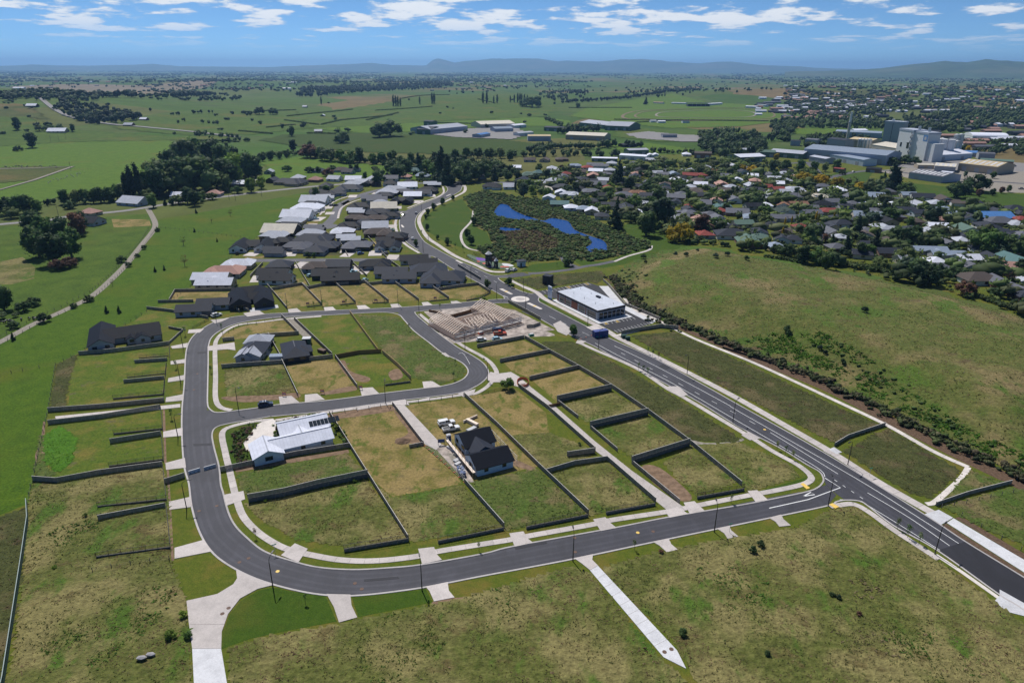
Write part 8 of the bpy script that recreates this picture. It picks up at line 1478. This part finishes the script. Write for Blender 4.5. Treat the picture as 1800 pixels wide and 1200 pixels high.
wood([(1400,250),(1420,240),(1480,240),(1540,246),(1500,256),(1420,262)],90,6,9,MX,73); belt([(450,278),(520,272),(600,282),(700,292),(760,284),(830,276),(900,274)],4,4,8,MX + [(.07,.095,.04)],74,5); belt([(660,318),(720,312),(800,312),(870,310),(910,305)],5,4,8,MX,75,5); wood([(730,290),(800,285),(850,290),(900,300),(880,315),(800,312)],110,5,10,MX,76); wood([(250,350),(270,290),(330,260),(400,262),(430,290),(440,318),(400,330),(300,345)],60,6,12,MX,77); belt([(0,358),(60,360),(110,360),(250,352)],4,3,6,MX,78,3); belt([(960,130 + 80),(985,222),(1010,226)],6,5,8,MX,79,3); belt([(990,236),(1020,232),(1050,232)],5,9,14,PN + MX,80,6)
r9 = np.random.RandomState(90)
def field_trees(y0,y1,n,h0,h1,seed,x0=-60,x1=1860,cluster=.6,cs=MX,wm=1.0):
    r2 = np.random.RandomState(seed); px = r2.uniform(x0,x1,n); py = y0 + (y1 - y0) * r2.uniform(0,1,n); keep = fbm(px / 70.0,py / 3.0,3) + r2.uniform(0,.12,n) > cluster; px = px[keep]; py = py[keep]
    S = GTv(px,py); m = len(S); FAR.append((S,r2.uniform(h0,h1,m),wm * r2.uniform(.8,1.6,m) * (h0 + h1) / 2,pal(m,cs,seed)))
field_trees(119.6,126,9000,9,15,91,cluster=.42,cs=PN + MX,wm=3.5); field_trees(125,134,6500,9,15,90,cluster=.48,cs=PN + MX,wm=2.2); field_trees(132,146,4500,8,14,92,cluster=.51,cs=PN + MX,wm=1.5); field_trees(140,165,1000,7,13,93,cluster=.6); field_trees(140,200,1500,7,12,94,1380,1860,.42); field_trees(165,240,150,4,8,95,0,1000,.6); field_trees(150,178,900,7,12,96,0,420,.55); field_trees(138,160,800,7,12,97,420,1000,.55)
S = np.concatenate([f[0] for f in FAR]); hh = np.concatenate([f[1] for f in FAR]); ww = np.concatenate([f[2] for f in FAR]); cc = np.concatenate([f[3] for f in FAR])
dist = np.hypot(S[:,0],S[:,1]); nr = dist < 1500
mass('distant_trees',S[~nr],hh[~nr],ww[~nr],cc[~nr],MT['mass'],'far shelterbelts and clumps of trees over the plain','trees',0,2,98); mass('background_woods',S[nr],hh[nr],ww[nr],cc[nr],MT['mass'],'woods and tree belts behind the estate and the town','trees',16,3,99)
# hedges, bushes and small trees filling the town gardens
HP = np.array(HPOS); TPX = [(905,322),(980,300),(1140,285),(1320,282),(1420,300),(1560,345),(1830,372),(1830,570),(1640,508),(1480,474),(1340,450),(1240,432),(1190,428),(1120,405),(1040,372),(960,345)]
clear = lambda x,y: np.array([np.min(np.hypot(HP[:,0] - a,HP[:,1] - b) - HP[:,2] * .85) > .5 for a,b in zip(x,y)]) & ~inpoly(x,y,MOUND) & (vnoise(x / 11,y / 11) > .3)
S = scatter_poly(TPX,1800,61,False,clear); n = len(S); hh = r_.uniform(1.2,3.6,n) * (1 + 1.4 * (r_.uniform(0,1,n) > .75))
mass('garden_shrubbery',S,hh,hh * r_.uniform(.9,1.7,n),pal(n,[(.05,.075,.024),(.065,.095,.03),(.085,.11,.04),(.04,.06,.022),(.06,.07,.03),(.085,.115,.03)],61),MT['mass'],'bushes, hedges and small trees filling the town gardens','shrubbery',16,2,61)
# tiny far houses
r2 = np.random.RandomState(5); FH = []
m_ = {c: MB() for c in ('roof_white','roof_grey','roof_pink','roof_slate')}
for k in range(420):
    z_ = r2.choice(4,p=[.45,.2,.2,.15]); px,py = [(r2.uniform(1380,1840),r2.uniform(150,200)),(r2.uniform(0,1000),r2.uniform(124,160)),(r2.uniform(1330,1560),r2.uniform(172,212)),(r2.uniform(1600,1840),r2.uniform(205,262))][z_]
    p = GT(px,py); lx,ly,h = r2.uniform(12,34),r2.uniform(8,14),r2.uniform(3,5); mm = m_[r2.choice(list(m_))]; mm.box(p.x - lx / 2,p.x + lx / 2,p.y - ly / 2,p.y + ly / 2,p.z - 1,p.z + h)
    b = len(mm.v); x0,x1,y0,y1,z0 = p.x - lx / 2 - .5,p.x + lx / 2 + .5,p.y - ly / 2 - .5,p.y + ly / 2 + .5,p.z + h; mm.add([(x0,y0,z0),(x1,y0,z0),(x1,y1,z0),(x0,y1,z0),(x0,p.y,z0 + 2.2),(x1,p.y,z0 + 2.2)],[(0,1,5,4),(2,3,4,5),(1,2,5),(3,0,4)])
for c,mm in m_.items(): tag(mm.build('distant_roofs',MT[c]),'scatter of tiny far-off ' + RN[c[5:]] + ' roofs on the plain','houses',kind='stuff')

# ------------------------------------------------------------------ mountains on the horizon and the air in front of them
def mountains(name,prof,D,depth,seed,mat):
    pr = sorted(prof); xs = np.array([p[0] for p in pr],float); ys = np.array([p[1] for p in pr],float)
    px = np.arange(xs[0],xs[-1] + 1,3.0); py = np.interp(px,xs,ys); py = py - 1.6 * (fbm(px / 22.0 + seed,px * 0 + seed,4) - 0.5)
    nr = 26; f = np.linspace(0,1,nr)[:,None]; d = np.array([tuple(ray(a,b)) for a,b in zip(px,py)]); hl = np.hypot(d[:,0],d[:,1]); top = CAM_H + d[:,2] * D / hl
    kk = (D - depth * 0.62 + depth * f) / hl; X = d[:,0] * kk; Y = d[:,1] * kk; pf = sstep(0,0.62,f) * (1 - sstep(0.66,1.0,f) * 0.9)
    rid = 1 + 0.55 * (fbm(X / 900.0 + seed,Y / 900.0,4) - 0.5) * (1 - np.abs(f - 0.62) / 0.62) * (np.abs(f - 0.64) >= 0.03); Z = np.where(f > 0,5 + np.maximum(0,top - 5) * pf * rid,-20.0); V = np.stack([X,Y,Z],-1).reshape(-1,3)
    m = len(px); I,J = np.meshgrid(np.arange(nr - 1),np.arange(m - 1),indexing='ij')
    Q = np.stack([I * m + J,I * m + J + 1,(I + 1) * m + J + 1,(I + 1) * m + J],-1).reshape(-1,4)
    o = link(name,npmesh(name,np.array(V),Q,mat,smooth=True,quads=True)); tag(o,kind='structure'); return o
mountains('mountains',[(-400,118),(-200,114),(0,116),(60,114),(150,116),(270,113),(320,117),(480,118),(560,115),(640,113),(700,115),(750,116),(760,108),(770,105),(782,107),(800,112),(830,108),(880,104),(945,103),(980,108),(1000,107),(1050,109),(1105,105),(1150,106),(1180,109),(1230,113),(1285,110),(1330,114),(1400,117),(1460,121),(1600,122),(1900,120),(2200,121)],24000,7000,1.0,MT['hillfar'])
mountains('mountains',[(1380,127),(1440,125),(1500,124),(1560,119),(1600,114),(1620,112),(1660,108),(1700,110),(1730,108),(1800,112),(1900,109),(2050,114),(2200,120),(2400,126)],13000,5000,4.0,MT['hillfar'])
hz = MB().box(-42000,42000,-2500,44000,-25,480).build('haze'); tag(hz,'thin blue summer haze over the plain and the hills','haze',kind='stuff')
mh = bpy.data.materials.new('air'); mh.use_nodes = True; t = mh.node_tree; t.nodes.clear()
o_ = t.nodes.new('ShaderNodeOutputMaterial'); pv = t.nodes.new('ShaderNodeVolumePrincipled'); pv.inputs['Color'].default_value = (0.33,0.6,1.0,1); pv.inputs['Density'].default_value = 5.6e-5; pv.inputs['Anisotropy'].default_value = 0.35
t.links.new(pv.outputs[0],o_.inputs['Volume']); hz.data.materials.append(mh)
settle_labels()
